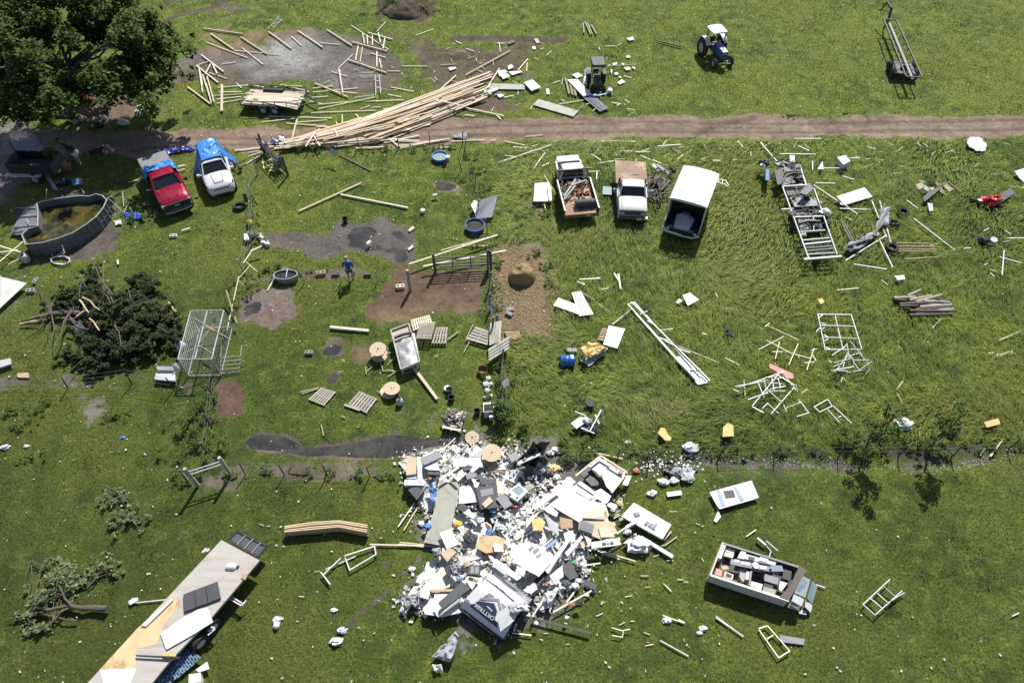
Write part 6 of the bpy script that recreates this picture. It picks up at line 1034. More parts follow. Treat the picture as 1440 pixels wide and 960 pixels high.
wp = [o for o in bpy.data.objects if o.name == 'wall_panel'][0]
def inlay(root, pts, m, z, name, ox=860, oy=640, k=3.69, t=.01):
    w = [P(*q, z) for q in zz(ox, oy, k, pts)]; bpy.context.view_layer.update(); c = sum(w, V())/len(w); mb = MB(); mb.slab([p-c for p in w], t); o = mb.build(name, m); o.parent = root; o.matrix_parent_inverse = Matrix.Identity(4); iv = root.matrix_world.inverted(); o.matrix_local = iv @ Matrix.Translation(c); return o
inlay(wp, [(580,185),(632,178),(642,215),(592,222)], 'dgrey', .262, 'window'); inlay(wp, [(545,178),(560,176),(590,262),(570,268)], 'decal', .262, 'stripe'); inlay(wp, [(632,160),(642,157),(690,232),(670,238)], 'decal', .264, 'stripe'); inlay(wp, [(712,132),(728,130),(765,218),(742,226)], 'lgrey', .262, 'trim')
panel(zz(860,640,3.69,[(552,285),(568,318),(545,348),(530,340)]), 'white', .1, .03); panel(zz(860,640,3.69,[(285,192),(360,182),(365,205),(290,215)]), 'clean', .15, .06)
panel(zz(740,610,5.333,[(808,515),(1088,680),(1020,788),(712,615)]), 'clean', .4, .12, 'large clean white roof panel right of the wreck heap', 'roof_panel', 'roof panel'); rp = [o for o in bpy.data.objects if o.name == 'roof_panel'][0]
for q in [[(805,590),(840,583),(855,605),(820,618)],[(885,672),(905,648),(925,658),(905,685)],[(915,685),(930,665),(952,672),(935,705)],[(940,705),(955,678),(985,668),(965,718)]]: inlay(rp, q, 'grey', .46, 'vent', 740, 610, 5.333, .06)
inlay(rp, [(1020,775),(1088,680),(1084,690),(1024,788)], 'lgrey', .405, 'trim', 740, 610, 5.333)
# ladder frames and tube frames
def tframe(name, label, cat, lines, r, m, ox, oy, k, z=.2, jit=.1, seed=1, grp=None, part='bar'):
    w = [(P(*zz(ox, oy, k, [l[:2]])[0], z), P(*zz(ox, oy, k, [l[2:4]])[0], z)) for l in lines]; b = w[0][0]; t = thing(name, label, cat, V((b.x, b.y, gz(b.x, b.y))), 0, grp); rs = random.Random(seed); o = t.location.copy()
    for a, c in w: m_ = MB(); dz = rs.uniform(0, jit); m_.bar(a-o+V((0, 0, dz)), c-o+V((0, 0, rs.uniform(0, jit))), r*1.05, r*1.05); m_.build(part, m, t)
    return t
tframe('ladder', 'flat white ladder frame lying on the lower right pasture', 'ladder', [(218,630,330,525),(268,675,385,570),(218,630,268,675),(248,605,295,645),(278,580,322,620),(305,557,352,595),(335,615,395,578)], .035, 'alu', 1140, 640, 3)
tframe('ladder', 'short ladder lying beyond the posts on the gravel yard', 'ladder', [(548,165,610,100),(575,165,635,108),(562,152,590,155),(575,140,600,142),(588,128,612,130),(600,115,625,118)], .04, 'alu', 240, 0, 4, .25)
tframe('ladder', 'curved ladder sticking out behind the box van', 'ladder', [(1140,285,1200,300),(1200,300,1218,325),(1150,305,1195,320),(1195,320,1210,335),(1160,290,1165,310),(1185,296,1180,316)], .035, 'clean', 720, 180, 4, .9)
tframe('folded_rack', 'tangled white tube frame at the foot of the gravel yard', 'frame', [(945,388,968,525),(1070,415,1140,410),(1150,425,1155,535),(1175,425,1182,530),(1150,425,1180,425),(1150,460,1178,460),(1152,495,1180,495),(1065,430,1150,430),(1035,550,1155,540)], .035, 'clean', 240, 0, 4, .3)
tframe('tube_rack', 'grey tube rack frame lying flat with cross braces', 'frame', [(100,213,262,218),(100,213,138,383),(138,383,312,383),(262,218,312,383),(185,215,225,383),(115,270,285,272),(128,325,298,328),(103,235,128,215),(118,255,140,270),(118,290,140,272),(132,310,155,326),(132,345,155,328),(142,370,165,383),(95,295,115,275)], .045, 'galv', 1120, 380, 3.428, .25)
tframe('crushed_rack', 'crushed tangle of grey tubes touching the rack frame', 'frame', [(155,435,215,395),(155,435,175,450),(215,395,232,372),(232,372,250,440),(232,415,262,445),(250,358,348,462),(262,445,295,490),(165,500,260,490),(165,470,250,440),(180,500,240,420),(232,420,300,400),(262,445,345,440),(295,490,348,462),(215,480,232,420),(175,470,225,445),(300,400,320,430),(160,495,230,510),(230,510,350,480)], .04, 'galv', 1120, 380, 3.428, .3, .5, 2)
tframe('tube_rack', 'tangled heap of welded white tube frames in the tall grass', 'frame', [(682,675,965,578),(682,675,710,695),(690,665,980,600),(965,578,1025,690),(820,630,855,715),(845,625,870,700),(855,620,920,605),(880,690,975,680),(785,775,930,600),(785,775,848,815),(890,820,1025,660),(840,790,875,755),(875,755,940,805),(870,690,950,750),(920,600,1020,665),(760,740,870,705),(895,600,905,690),(930,610,940,680),(880,650,970,640),(870,670,980,655),(1025,660,1040,690)], .035, 'clean', 860, 380, 4, .25, .35, 3)
tframe('tube_rack', 'open white tube rectangle just right of the tangled heap', 'frame', [(980,775,1065,745),(965,760,985,800),(1065,745,1108,805),(1040,825,1108,805),(1050,725,1075,760)], .03, 'clean', 860, 380, 4, .2)
tframe('tube_rack', 'white tube frame of two joined rectangles left of the saplings', 'frame', [(82,660,148,625),(148,625,172,655),(172,655,108,685),(82,660,108,685),(148,668,210,735),(172,655,265,740),(198,712,222,700)], .035, 'clean', 1120, 380, 3.428, .25)
tframe('netting_bow', 'bowed tube frame with netting above the pink foam slab', 'frame', [(825,450,965,378),(870,400,1000,470),(1000,470,1115,502),(945,400,920,500),(1045,420,995,535),(1135,445,1098,560),(900,460,1000,458),(1130,480,1148,512),(1148,512,1085,520),(1120,450,1155,448)], .035, 'cream', 860, 380, 4, .3, .15, 5)
tframe('wooden_lattice', 'small cream wooden frame at the bottom beside the grey slat', 'frame', [(1066,884,1094,925),(1078,880,1110,915),(1066,884,1078,880),(1094,925,1110,915),(1078,898,1088,892)], .04, 'cream', 0, 0, 1, .12); tframe('wooden_lattice', 'small white window frame lying below the wreck heap, lower right', 'frame', [(0,895,60,915),(60,915,55,945),(0,935,55,945),(60,910,95,905)], .03, 'cream', 860, 640, 3.69, .12)
panel([(1096,892),(1132,898),(1130,906),(1098,902)], 'grey', .12, .05); tframe('tube_rack', 'white window frame with a broad board left of the wreck heap', 'frame', [(455,808,480,785),(485,782,527,768),(527,768,529,780),(492,802,529,780),(485,782,492,802),(452,805,465,822)], .045, 'clean', 0, 0, 1, .15)
tframe('bent_stand', 'bent folding frame of dark foil strips beside the tyres', 'frame', [(510,610,640,570),(540,600,650,545),(530,615,660,560),(640,570,720,480),(650,560,735,420),(660,550,745,410),(510,625,600,610),(690,470,720,390)], .07, 'bsteel', 1040, 180, 3.555, .3, .3, 6)
mb, c = crumple(A8z([(510,600),(690,505),(700,535),(560,625)]), 'dgrey', .35, .35, 18, 6, seed=15, fine=3.5); o = mb.build('foil', 'cloth', None, 30); o.location = c; tag(o, 'crumpled dark grey foil along the lower arm of the bent strips', 'foil'); mb, c = crumple(A8z([(690,500),(700,410),(750,395),(740,480)]), 'dgrey', .4, .35, 10, 10, seed=16, fine=3.5); o = mb.build('foil', 'cloth', None, 30); o.location = c; tag(o, 'crumpled grey foil at the upper arm of the bent strips', 'foil')
# fallen roof truss
tframe('roof_truss', 'long fallen white truss lying diagonally through the tall grass', 'truss', [(110,180,550,628),(90,190,490,640),(125,178,500,600),(130,250,470,620),(200,290,240,310),(250,380,320,400),(370,440,440,470),(100,190,130,185),(490,640,550,628),(300,400,350,430),(440,560,500,560),(160,250,200,240)], .05, 'oldwhite', 860, 380, 4, .3, .15, 8)
panel(zz(860,380,4,[(360,485),(400,480),(550,628),(490,645)]), 'white', .28, .04, 'white sheet lying on the lower end of the fallen truss')
# ---------------------------------------------------------------- pallets, spools, tubs, barrels and the like
def pallet(corners, label, z=.0, slats=7, m='grey_wood', seed=1, across=True, zs=None, miss=()):
    w = [P(*c, z+.12 if zs is None else zs[i]) for i, c in enumerate(corners)]; b = sum(w, V())/4; b = V((b.x, b.y, gz(b.x, b.y))); w = [p-b for p in w]; t = thing('pallet', label, 'pallet', b); rs = random.Random(seed)
    lp = lambda u, v: (w[0]*(1-u)+w[1]*u)*(1-v)+(w[3]*(1-u)+w[2]*u)*v
    for k in range(slats):
        if k in miss: continue
        f = (k+.5)/slats; p = (lp(f, 0), lp(f, 1)) if across else (lp(0, f), lp(1, f)); L = ((w[1]-w[0]).length if across else (w[3]-w[0]).length)/slats*.68; m_ = MB(); m_.bar(*p, L, .02); m_.build('slat', m, t)
    for f in (.04, .5, .96): p = (lp(0, f), lp(1, f)) if across else (lp(f, 0), lp(f, 1)); q = V((0, 0, -.055)); m_ = MB(); m_.bar(p[0]+q, p[1]+q, .06, .085); m_.build('stringer', m, t)
    return t
Y3 = lambda L: zz(300, 400, 3.2, L); Y5 = lambda L: zz(540, 340, 3.2, L)
pallet(Y3([(485,462),(553,483),(500,545),(425,515)]), 'grey pallet lying flat, left one of the two below the cable spools', m='grey_wood', seed=2); pallet(Y3([(655,478),(740,515),(690,578),(605,535)]), 'grey pallet lying flat, right one of the two below the cable spools', seed=3); plank(Y3([(590,540)])[0], Y3([(660,565)])[0], .16, .06, 'grey_wood', .1, label='grey board sticking out under the right flat pallet')
pallet(Y5([(118,350),(205,328),(218,360),(130,400)]), 'pale pallet, left back one beside the tarp covered cart', .25, 9, 'wood3', 4); pallet(Y5([(160,362),(232,358),(212,437),(143,435)]), 'grey boarded pallet, middle one of three beside the tarp covered cart', .4, 8, 'grey_wood', 5, False); pallet(Y5([(235,383),(288,382),(282,455),(212,455)]), 'grey pallet with wide gaps, right one beside the tarp covered cart', .1, 5, 'grey_wood', 6, True)
pallet(Y5([(415,380),(478,402),(465,465),(368,438)]), 'broken pallet lying left of the grey siding panels', .1, 5, 'grey_wood', 7, False); pallet(Y5([(540,402),(610,402),(615,430),(560,440)]), 'red brown pallet half under the siding at the hay ground', .05, 5, 'bed', 8, False); pallet(Y5([(985,385),(1005,388),(985,445),(962,440)]), 'rusty brown pallet under the square white siding panel', .1, 5, 'bed', 9, False); pallet(Y5([(820,478),(868,478),(870,492),(825,492)]), 'weathered pallet end behind the blue barrel', .1, 4, 'grey_wood', 10)
pallet(zz(0,0,4,[(770,588),(858,588),(840,642),(752,638)]), 'dark pallet lying in the tree shade beyond the road', .1, 6, 'grey_wood', 11); pallet(zz(600,540,9.6,[(345,370),(530,375),(450,640),(200,590)]), 'pallet piled with muddy junk beside the wreck heap', .25, 6, 'wood3', 12, False)
plank((636,600), (648,606), .2, .03, 'pink', .2, label='pale pinkish plank end left of the junk pallet')
JP = [('gadget', 'grey metal gadget', 'steel', (640,578), .16), ('motor', 'dark rusty motor', 'rust', (634,584), .18), ('motor', 'black motor', 'black', (640,592), .2), ('box', 'small dusty box', 'wood3', (648,584), .15), ('motor', 'charcoal engine part', 'dgrey', (630,594), .17), ('gadget', 'dull grey part', 'lgrey', (637,586), .14), ('box', 'brown carton', 'wood', (645,596), .16), ('box', 'pale carton', 'pale', (651,581), .14), ('gadget', 'small black part', 'black', (650,590), .12), ('gadget', 'dark bracket', 'bsteel', (626,590), .14), ('motor', 'grey brown motor', 'grey_wood', (632,577), .15)]
for i, (n, lb, m, (px, py), r) in enumerate(JP): t = thing(n, lb+' piled on the junk pallet', 'machine part' if n != 'box' else 'box', P(px, py, .36)); a = lump(r, r*.8, r*.7, i, 6, .35).build('housing', m, t, 30); c = MB(); c.cyl((0, 0, r*.3), (r*.9, r*.5, r*.9), r*.25, n=8); c.build('spindle', 'steel', t)
def spool(px, py, r, h, label, tilt=(0, 0), off=(0, 0)):
    t = thing('cable_spool', label, 'cable spool', P(px, py)); t.rotation_euler = (*tilt, 0)
    for z, nm in ((0, 'lower_disc'), (h-.05, 'upper_disc')):
        m_ = MB(); m_.cyl((off[0]*(z == 0), off[1]*(z == 0), z), (off[0]*(z == 0), off[1]*(z == 0), z+.05), r, n=30); d = m_.build(nm, 'wood2', t, 50)
        if z: hl = MB(); [hl.cyl((x, y, z+.051), (x, y, z+.054), s, n=8) for x, y, s in [(0, 0, .06), (.16, .05, .025), (-.13, .1, .025), (-.05, -.16, .025), (.12, -.12, .02)]]; hl.build('bolt_holes', 'black', d); gr = MB(); [gr.bar((-math.sqrt(r*r-y*y), y, z+.052), (math.sqrt(r*r-y*y), y, z+.052), .012, .002) for y in [r*k/4 for k in range(-3, 4)]]; gr.build('plank_seams', 'dark_wood', d)
    m_ = MB(); m_.cyl((0, 0, .05), (0, 0, h-.05), r*.42, n=18); m_.build('drum', 'grey_wood', t, 50); return t
spool(534, 500, .44, .62, 'upper wooden cable spool beside the mud hole', (.05, 0)); spool(551, 553, .42, .42, 'wooden cable spool leaning below the loose sticks', (-.1, .1), (-.18, .05)); spool(692, 646, .46, .7, 'large wooden cable spool standing at the top of the wreck heap', (0, 0), (.12, -.05)); spool(664, 616, .34, .12, 'small wooden spool disc lying on the soil above the wreck heap', (.1, 0))
def tub(px, py, r, h, m, label, ry=1.0, inner='water', lvl=.7, rz=0, name='tub', rim=None):
    t = thing(name, label, 'tub', P(px, py), rz); m_ = MB(); m_.lathe([(r*.9, 0), (r, h*.5), (r, h), (r*.95, h), (r*.93, h*.5), (r*.86, .04), (0, .04)], 28, sy=ry); m_.build('shell', m, t, 50); w = MB(); w.lathe([(0, h*lvl), (r*.94, h*lvl)], 24, sy=ry); w.build('water', inner, t)
    if rim: q = MB(); q.tube([(r*math.cos(a)*1.0, ry*r*math.sin(a), h) for a in [i*math.pi/14 for i in range(28)]], .03, 6, closed=True); q.build('rim', rim, t, 50)
    return t
tub(619, 224, .52, .28, 'blue', 'light blue round paddling tub beside the roadside fence', inner='winglass', rim='blue'); tub(668, 322, .58, .35, 'barrel', 'deep blue round tub full of water below the leaning metal panel', inner='water', rim='barrel'); tub(404, 393, .68, .45, 'steel', 'grey oval metal trough on the muddy path', .55, 'water', .8, .05, 'trough', 'galv')
pipe([(397,380),(400,375),(404,378),(402,390)], .025, 'hose', 'pale looped hose end hanging into the grey trough', 'hose', 'hose', .5)
def bucket(px, py, r, h, m, label, cat='bucket', tilt=(0, 0), z=0, open_=True, name='bucket'):
    t = thing(name, label, cat, P(px, py, z)); t.rotation_euler = (*tilt, 0); m_ = MB(); m_.lathe([(0, 0), (r*.85, 0), (r, h), (r*.93, h), (r*.8, .03), (0, .03)] if open_ else [(0, 0), (r*.85, 0), (r, h*.95), (r*1.05, h*.95), (r*1.05, h), (0, h)], 16); m_.build('shell', m, t, 50); q = MB(); q.tube([(r*math.cos(a), r*.25, h+r*.7*math.sin(a)) for a in [i*math.pi/8 for i in range(9)]], .008, 4); q.build('handle', 'steel', t); return t
bucket(486, 312, .17, .32, 'black', 'black bucket standing at the edge of the muddy pool'); bucket(630, 225, .15, .3, 'clean', 'white bucket right beside the light blue tub', open_=False); bucket(626, 232, .15, .3, 'dgrey', 'dark bucket in front of the light blue tub'); bucket(347, 283, .13, .5, 'dgrey', 'slim dark can hanging on the slack wire fence', z=.2); bucket(595, 299, .14, .25, 'clean', 'white bucket alone on the grass left of the leaning metal panel', open_=False)
bucket(497, 386, .1, .15, 'grey', 'tiny grey pot on the muddy path') ; tank(563, 568, .17, .45, 'lgrey', 'pale grey gas tank standing beside the lower cable spool'); bucket(679, 523, .28, .3, 'rust', 'rusty fire ring with ash inside below the siding panels', 'fire ring', name='fire_ring'); bucket(632, 552, .16, .35, 'navy', 'navy bucket with white lid above the junk pallet', (0)*0 or 'bucket'); bucket(635, 562, .17, .3, 'black', 'black tub between the navy bucket and the junk pallet'); bucket(671, 581, .16, .32, 'black', 'black bucket left of the white chest'); bucket(629, 548, .16, .2, 'clean', 'white round tub touching the navy bucket', open_=False)
for i, (px, py, r) in enumerate([(366,330,.14),(368,334,.15),(370,341,.16),(376,343,.16)]): tank(px, py, r, .38, 'clean' if i else 'lgrey', ['smallest', 'second', 'third', 'rightmost'][i]+' white tank of the cluster by the fence', cap='lgrey', tilt=(.9, .2*i))
panel(zz(310,270,5.05,[(165,295),(190,292),(205,335),(168,338)]), 'clean', .3, .12, 'white box hanging by the fence left of the white tanks', 'box', 'box'); tank(352, 315, .16, .45, 'yellow', 'yellow canister leaning on the slack wire fence', tilt=(.4, .2), cap='yellow', cat='canister', name='canister'); tank(355, 327, .2, .7, 'dgrey', 'dark canister lying under the yellow canister', tilt=(1.2, .5), cap='black', cat='canister', name='canister')
def barrel(px, py, r, L, m, label, rz):
    t = thing('barrel', label, 'barrel', P(px, py, r), rz); m_ = MB(); n = 20; pr = [(0, -L/2), (r*.9, -L/2), (r, -L/2+.05), (r*.96, -L*.17), (r, -L*.15), (r*.96, -L*.13), (r*.96, L*.13), (r, L*.15), (r*.96, L*.17), (r, L/2-.05), (r*.9, L/2), (0, L/2)]
    vs = [(x, a*math.cos(j*2*math.pi/n), a*math.sin(j*2*math.pi/n)) for a, x in pr for j in range(n)]; m_.add(vs, [(i*n+j, i*n+(j+1) % n, (i+1)*n+(j+1) % n, (i+1)*n+j) for i in range(len(pr)-1) for j in range(n)]); m_.build('shell', m, t, 50); k = MB(); k.box(L*.22, L*.4, -.12, .12, r*.985, r*1.0); k.build('sticker', 'lamp', t); return t
barrel(798, 507, .32, .72, 'barrel', 'blue plastic barrel lying on its side next to the tan cloth', R(4))
mb, c = crumple(zz(540,340,3.2,[(868,480),(935,455),(1000,478),(905,535)]), 'tan', .55, .55, 16, 12, seed=31); o = mb.build('cloth', 'tan', None, 30); o.location = c; tag(o, 'tan cloth heaped between the blue barrel and the square white panel', 'cloth'); mb, c = crumple(zz(540,340,3.2,[(880,530),(985,480),(1015,485),(930,560)]), 'grey', .3, .3, 12, 8, seed=32); o = mb.build('tarpaulin', 'cloth', None, 30); o.location = c; tag(o, 'grey tarpaulin spilling out under the tan cloth', 'tarpaulin')
def cinder(px, py, rz, label, z=0, m='block', up=True, s=1.0):
    t = thing('cinder_block', label, 'concrete block', P(px, py, z), rz); t.scale = (s, s, s); m_ = MB(); m_.box(-.2, .2, -.1, .1, 0, .19); m_.build('block', m, t); h = MB()
    for x in (-.1, .1): h.box(x-.065, x+.065, -.06, .06, .188, .192)
    h.build('holes', 'black', t); return t
cinder(717, 437, .1, 'upper concrete block on the hay ground'); cinder(716, 443, -.6, 'lower concrete block on the hay ground'); cinder(52, 397, 1.4, 'concrete block standing right of the white corrugated sheet'); cinder(45, 411, .1, 'flat concrete block below the standing one at the left', s=1.1); cinder(563, 404, .1, 'stack of pale bricks at the foot of the tall post', m='wood3', s=1.2); cinder(435, 497, 0, 'lone mossy block on the grass left of the small puddle', m='grey_wood'); cinder(452, 386, .2, 'rusty brown block on the muddy path, leftmost of three', m='wood', s=1.3); cinder(472, 387, 0, 'dark block on the muddy path, middle of three', m='dgrey'); cinder(517, 387, 0, 'dark block on the muddy path right of the person', m='dgrey'); cinder(245, 333, .1, 'white printed box lying below the red pickup', m='clean')
for n_, c_ in (('left', (578,320)), ('right', (577,346))): panel([(c_[0]-4, c_[1]+2), (c_[0]+3, c_[1]-3), (c_[0]+5, c_[1]), (c_[0]-2, c_[1]+5)], 'wood3', .12, .08, {'left': 'upper', 'right': 'lower'}[n_]+' stray wood block at the right end of the muddy pool', 'block', 'block')
panel([(668,290),(678,280),(700,274),(692,305),(668,308)][0:5], 'galv', .6, .04, 'ribbed metal panel leaning over the fence above the round blue tub', zs=[.4,.9,1.0,.3,.2]); panel([(662,288),(668,281),(672,284),(668,300)], 'white', .5, .05); 
for k in range(6): f = k/5; plank((672+22*f-2, 303-2*f), (676+22*f, 281-6*f), .05, .03, 'lgrey', .33, .98, label=ORD[k].replace('leftmost', 'first')+' rib from the left on the leaning metal panel', noun='rib', name='rib')
panel(zz(440,190,12,[(300,205),(440,290),(380,345),(265,290)]), 'lamp', .9, .03, 'small pale sign plate tilted over the roadside fence', 'sign', 'sign', zs=[1.1,1.0,.7,.8]); panel(zz(440,190,12,[(215,190),(270,165),(300,215),(262,270)]), 'brick', 1.0, .03, 'reddish half of the tilted sign plate', 'sign', 'sign', zs=[1.1,1.2,1.1,.9])
plank((478,218), (522,240), .16, .08, 'dark_wood', .05, label='dark straight bar lying on the grass below the small sign', noun='pole', name='pole')  # straight dark bar running down right from the sign
# cart under a shiny cover
def tarp_cart():
    t = thing('cart', 'low wooden cart under a shiny grey cover between pallets and spool', 'cart', P(572, 500)); b = t.location.copy(); q = [P(*c, .55)-b for c in Y3([(800,210),(880,180),(930,350),(845,385)])]; m_ = MB(); m_.slab(q, .12); m_.build('bed', 'grey_wood', t)
    w = [P(*c, .6) for c in Y3([(825,265),(905,215),(930,345),(848,375)])]; 
    def fn(u, v): p = (w[0]*(1-u)+w[1]*u)*(1-v)+(w[3]*(1-u)+w[2]*u)*v-b; n = float(fbm(p.x*3, p.y*3, 1, 3))-.5; return (p.x, p.y, p.z+n*.14+.05*math.sin(u*3.1))
    m_ = MB(); m_.sheet(fn, 14, 18, .02); m_.build('cover', 'steel', t, 30); s = MB()
    for i in (0, 1, 2, 3): a, c = q[i], q[(i+1) % 4]; m2 = MB(); m2.bar(a+V((0, 0, .06)), c+V((0, 0, .06)), .07, .12); m2.build('side_rail', 'grey_wood', t)
    for i in range(4): m2 = MB(); m2.bar(q[i]*.9+V((0, 0, -.1)), V((q[i].x*.9, q[i].y*.9, 0)), .07, .07); m2.build('leg', 'grey_wood', t)
    m2 = MB(); m2.tube([P(*c, .75)-b for c in Y3([(815,240),(850,225),(890,215)])], .09); m2.build('dark_roll', 'black', t)
tarp_cart()
# log heap, split log, wire cage, crates, chest
for i, (a, b_, c, d) in enumerate(zq(1040,180,3.555,[(770,850,880,845),(800,880,1000,870),(880,870,1010,835),(870,885,1055,858),(900,895,1060,885),(850,912,1080,915),(880,925,1070,905),(800,890,890,888),(850,860,960,838),(880,905,1050,900),(840,840,905,810),(770,855,830,862),(900,880,1000,885),(850,935,1060,930),(920,865,1050,872)])):
    p = P(a, b_, .18+.06*(i % 3)); q = P(c, d, .2+.05*((i+1) % 3)); m_ = MB(); m_.cyl((0, 0, 0), q-p, .10, .08, 9); o = m_.build('log', 'dark_wood' if i % 2 else 'grey_wood', None, 50); o.location = p; tag(o, 'charcoal grey log in the heap of logs on the right pasture', 'log', 'logs of the dark heap')
def split_log():
    pts = zz(0, 0, 1, [(402,742),(440,736),(478,734),(518,740)]); pts2 = [(402,753),(440,750),(478,746),(517,754)]; t = thing('split_log', 'thick split log with pale ribbed grain left of the wreck heap', 'log', P(460, 750)); b = t.location.copy(); rings = []
    for (a, c) in zip(pts, pts2): p, q = P(*a, .3)-b, P(*c, .22)-b; m = (p+q)/2; h = (p-q)/2; rings.append([m+h*math.cos(x)*1.0+V((0, 0, .22*math.sin(x))) for x in [i*math.pi/5 for i in range(10)]])
    m_ = MB(); m_.loft(rings); m_.build('wood', 'wood', t, 40); s = MB()
    for k in range(4): u = k/3*.7+.1; g = MB(); g.tube([(r[0]*(1-u)+r[5]*u)+V((0, 0, .20+.03*(k % 2))) for r in rings], .05, 5); g.build('split_ridge', 'split' if k % 2 else 'wood2', t, 50)
split_log()
def cage():
    t = thing('wire_cage', 'large wire mesh cage on metal posts beside the fallen cedar', 'cage', P(285, 520)); b = t.location.copy(); H = 1.5; q = [V((*flat(x, y, H), H))-V((b.x, b.y, 0)) for x, y in zz(0, 360, 4, [(1072,308),(1258,305),(1190,578),(1000,580)])]
    for i in range(4): m_ = MB(); m_.tube([q[i], q[(i+1) % 4]], .035); m_.build('top_rail', 'galv', t); m_ = MB(); m_.tube([q[i], (q[i].x, q[i].y, 0)], .035); m_.build('post', 'galv', t); m_ = MB(); m_.tube([(q[i].x, q[i].y, .1), (q[(i+1) % 4].x, q[(i+1) % 4].y, .1)], .025); m_.build('bottom_rail', 'galv', t)
    m_ = MB(); m_.tube([(q[0]+q[1])/2, (q[2]+q[3])/2], .035); m_.build('top_rail', 'galv', t); mm = MB()
    for i in range(4):
        a, c = q[i], q[(i+1) % 4]; L = (a-c).length; n = int(L/.16)
        for k in range(1, n): p = a.lerp(c, k/n); mm.tube([p, (p.x, p.y, .1)], .005, 3)
        for k in range(1, 8): z = H*k/8; mm.tube([(a.x, a.y, z), (c.x, c.y, z)], .005, 3)
    for k in range(1, 24): mm.tube([q[0].lerp(q[1], k/24), q[3].lerp(q[2], k/24)], .004, 3)
    for k in range(1, 22): mm.tube([q[0].lerp(q[3], k/22), q[1].lerp(q[2], k/22)], .004, 3)
    o = mm.build('mesh', 'galv', t); o['grow_through'] = 1
cage()
rs_ = random.Random(5)
for (x0, y0, x1, y1) in [(1095,350,1180,400),(1180,400,1300,470),(1205,380,1120,490),(1035,545,1150,495),(1130,505,1190,545)]: plank(((x0)/4, 360+y0/4), (x1/4, 360+y1/4), .06, .05, 'grey_wood', 1.55, 1.55, label=None, noun='stick', name='stick')
plank((290,458), (301,465), .12, .05, 'brick', 1.55, label='reddish stick lying on top of the wire cage', noun='stick', name='stick')
for i in range(5): f = i/4; tframe('wire_crate', 'nested wire crate frame standing right of the wire cage', 'crate', [(1240+f*0,600-f*90+60,1345+f*8,600-f*90+50),(1345+f*8,650-f*90,1355+f*5,560-f*60),(1240,660-f*90,1245,560-f*60)], .018, 'galv', 0, 360, 4, .15+.12*i, .02, i, 'nested wire crates')
tank(257, 487, .0+.24, .55, 'clean', 'white round tank lying against the left side of the wire cage', tilt=(.5, 0)); panel(zz(0,360,4,[(968,610),(990,595),(1020,640),(985,655)]), 'clean', .6, .06, 'white square lid in front of the wire cage', zs=[.8,.8,.4,.4])
panel(zz(0,360,4,[(880,618),(970,620),(975,640),(885,640)]), 'clean', .5, .1, 'white bench back in front of the wire cage', 'bench_back', 'bench', zs=[.6,.6,.5,.5]); panel(zz(0,360,4,[(880,650),(985,652),(985,700),(868,692)]), 'lgrey', .35, .12, 'grey bench seat standing in front of the wire cage', 'bench', 'bench'); panel(zz(0,360,4,[(415,400),(450,370),(480,405),(440,440)]), 'steel', .5, .3, 'grey metal box stuck in the left side of the fallen cedar', 'box', 'box', zs=[.4,.7,.7,.4]); panel(zz(0,360,4,[(100,660),(165,665),(160,688),(98,680)]), 'wood', .1, .06, 'brown board square lying under the fallen cedar')
def chest():
    t = thing('chest', 'open white chest standing beside the weedy fence line', 'chest', P(687, 590)); b = t.location.copy(); q = [P(*c, .0)-b for c in zz(600,540,9.6,[(765,330),(905,318),(918,440),(770,452)])]; q = [V((p.x, p.y, 0)) for p in q]
    for i in range(4): a, c = q[i], q[(i+1) % 4]; m_ = MB(); m_.slab([a*.99+V((0, 0, .55)), c*.99+V((0, 0, .55)), c*.86+V((0, 0, .55)), a*.86+V((0, 0, .55))], .55); m_.build('side', 'clean', t)
    m_ = MB(); m_.slab([p*.9+V((0, 0, .12)) for p in q], .1); m_.build('bottom', 'lgrey', t); k = MB(); k.box(.05, .25, -.1, .1, .13, .4); k.build('tray', 'clean', t)
chest()
for i, (px, py, r, m, lb) in enumerate([(686,532,.16,'clean','topmost white bag'),(683,540,.17,'clean','second white bag from the top'),(690,540,.13,'lgrey','pale grey bag'),(685,549,.16,'clean','white bag with dark spots'),(683,558,.14,'lgrey','lower pale bag'),(690,556,.13,'clean','lowest white bag'),(702,575,.22,'clean','large white bag nearest the chest'),(697,583,.16,'clean','white bag behind the chest')]): o = lump(r, r*.9, r*.7, 40+i).build('bag', m, None, 60); o.location = P(px, py, r*.5); tag(o, lb+' in the row along the pen fence', 'bag')
lb = ['upper white sheet hanging on the pen fence', 'lower pale blue sheet hanging on the pen fence', 'blue cloth caught at the top of the grey siding']
for i, (q, m) in enumerate([([(232,245),(250,242),(250,285),(228,290)], 'white'), ([(240,300),(268,290),(282,320),(255,345)], 'winglass'), ([(285,380),(300,375),(310,400),(290,415)], 'blue')]): panel(zz(640,370,5.05,q), m, .6, .03, lb[i], zs=[.8,.8,.5,.5])
panel(zz(640,370,5.05,[(320,890),(345,830),(378,810),(385,865),(340,885)]), 'lgrey', .5, .03, 'pale torn sheet caught in the weeds right of the bags', zs=[.3,.6,.8,.6,.4]); plank((716,480), (727,490), .12, .07, 'dark_wood', .3, label='dark post lying right of the slanted siding panel', noun='post', name='post')
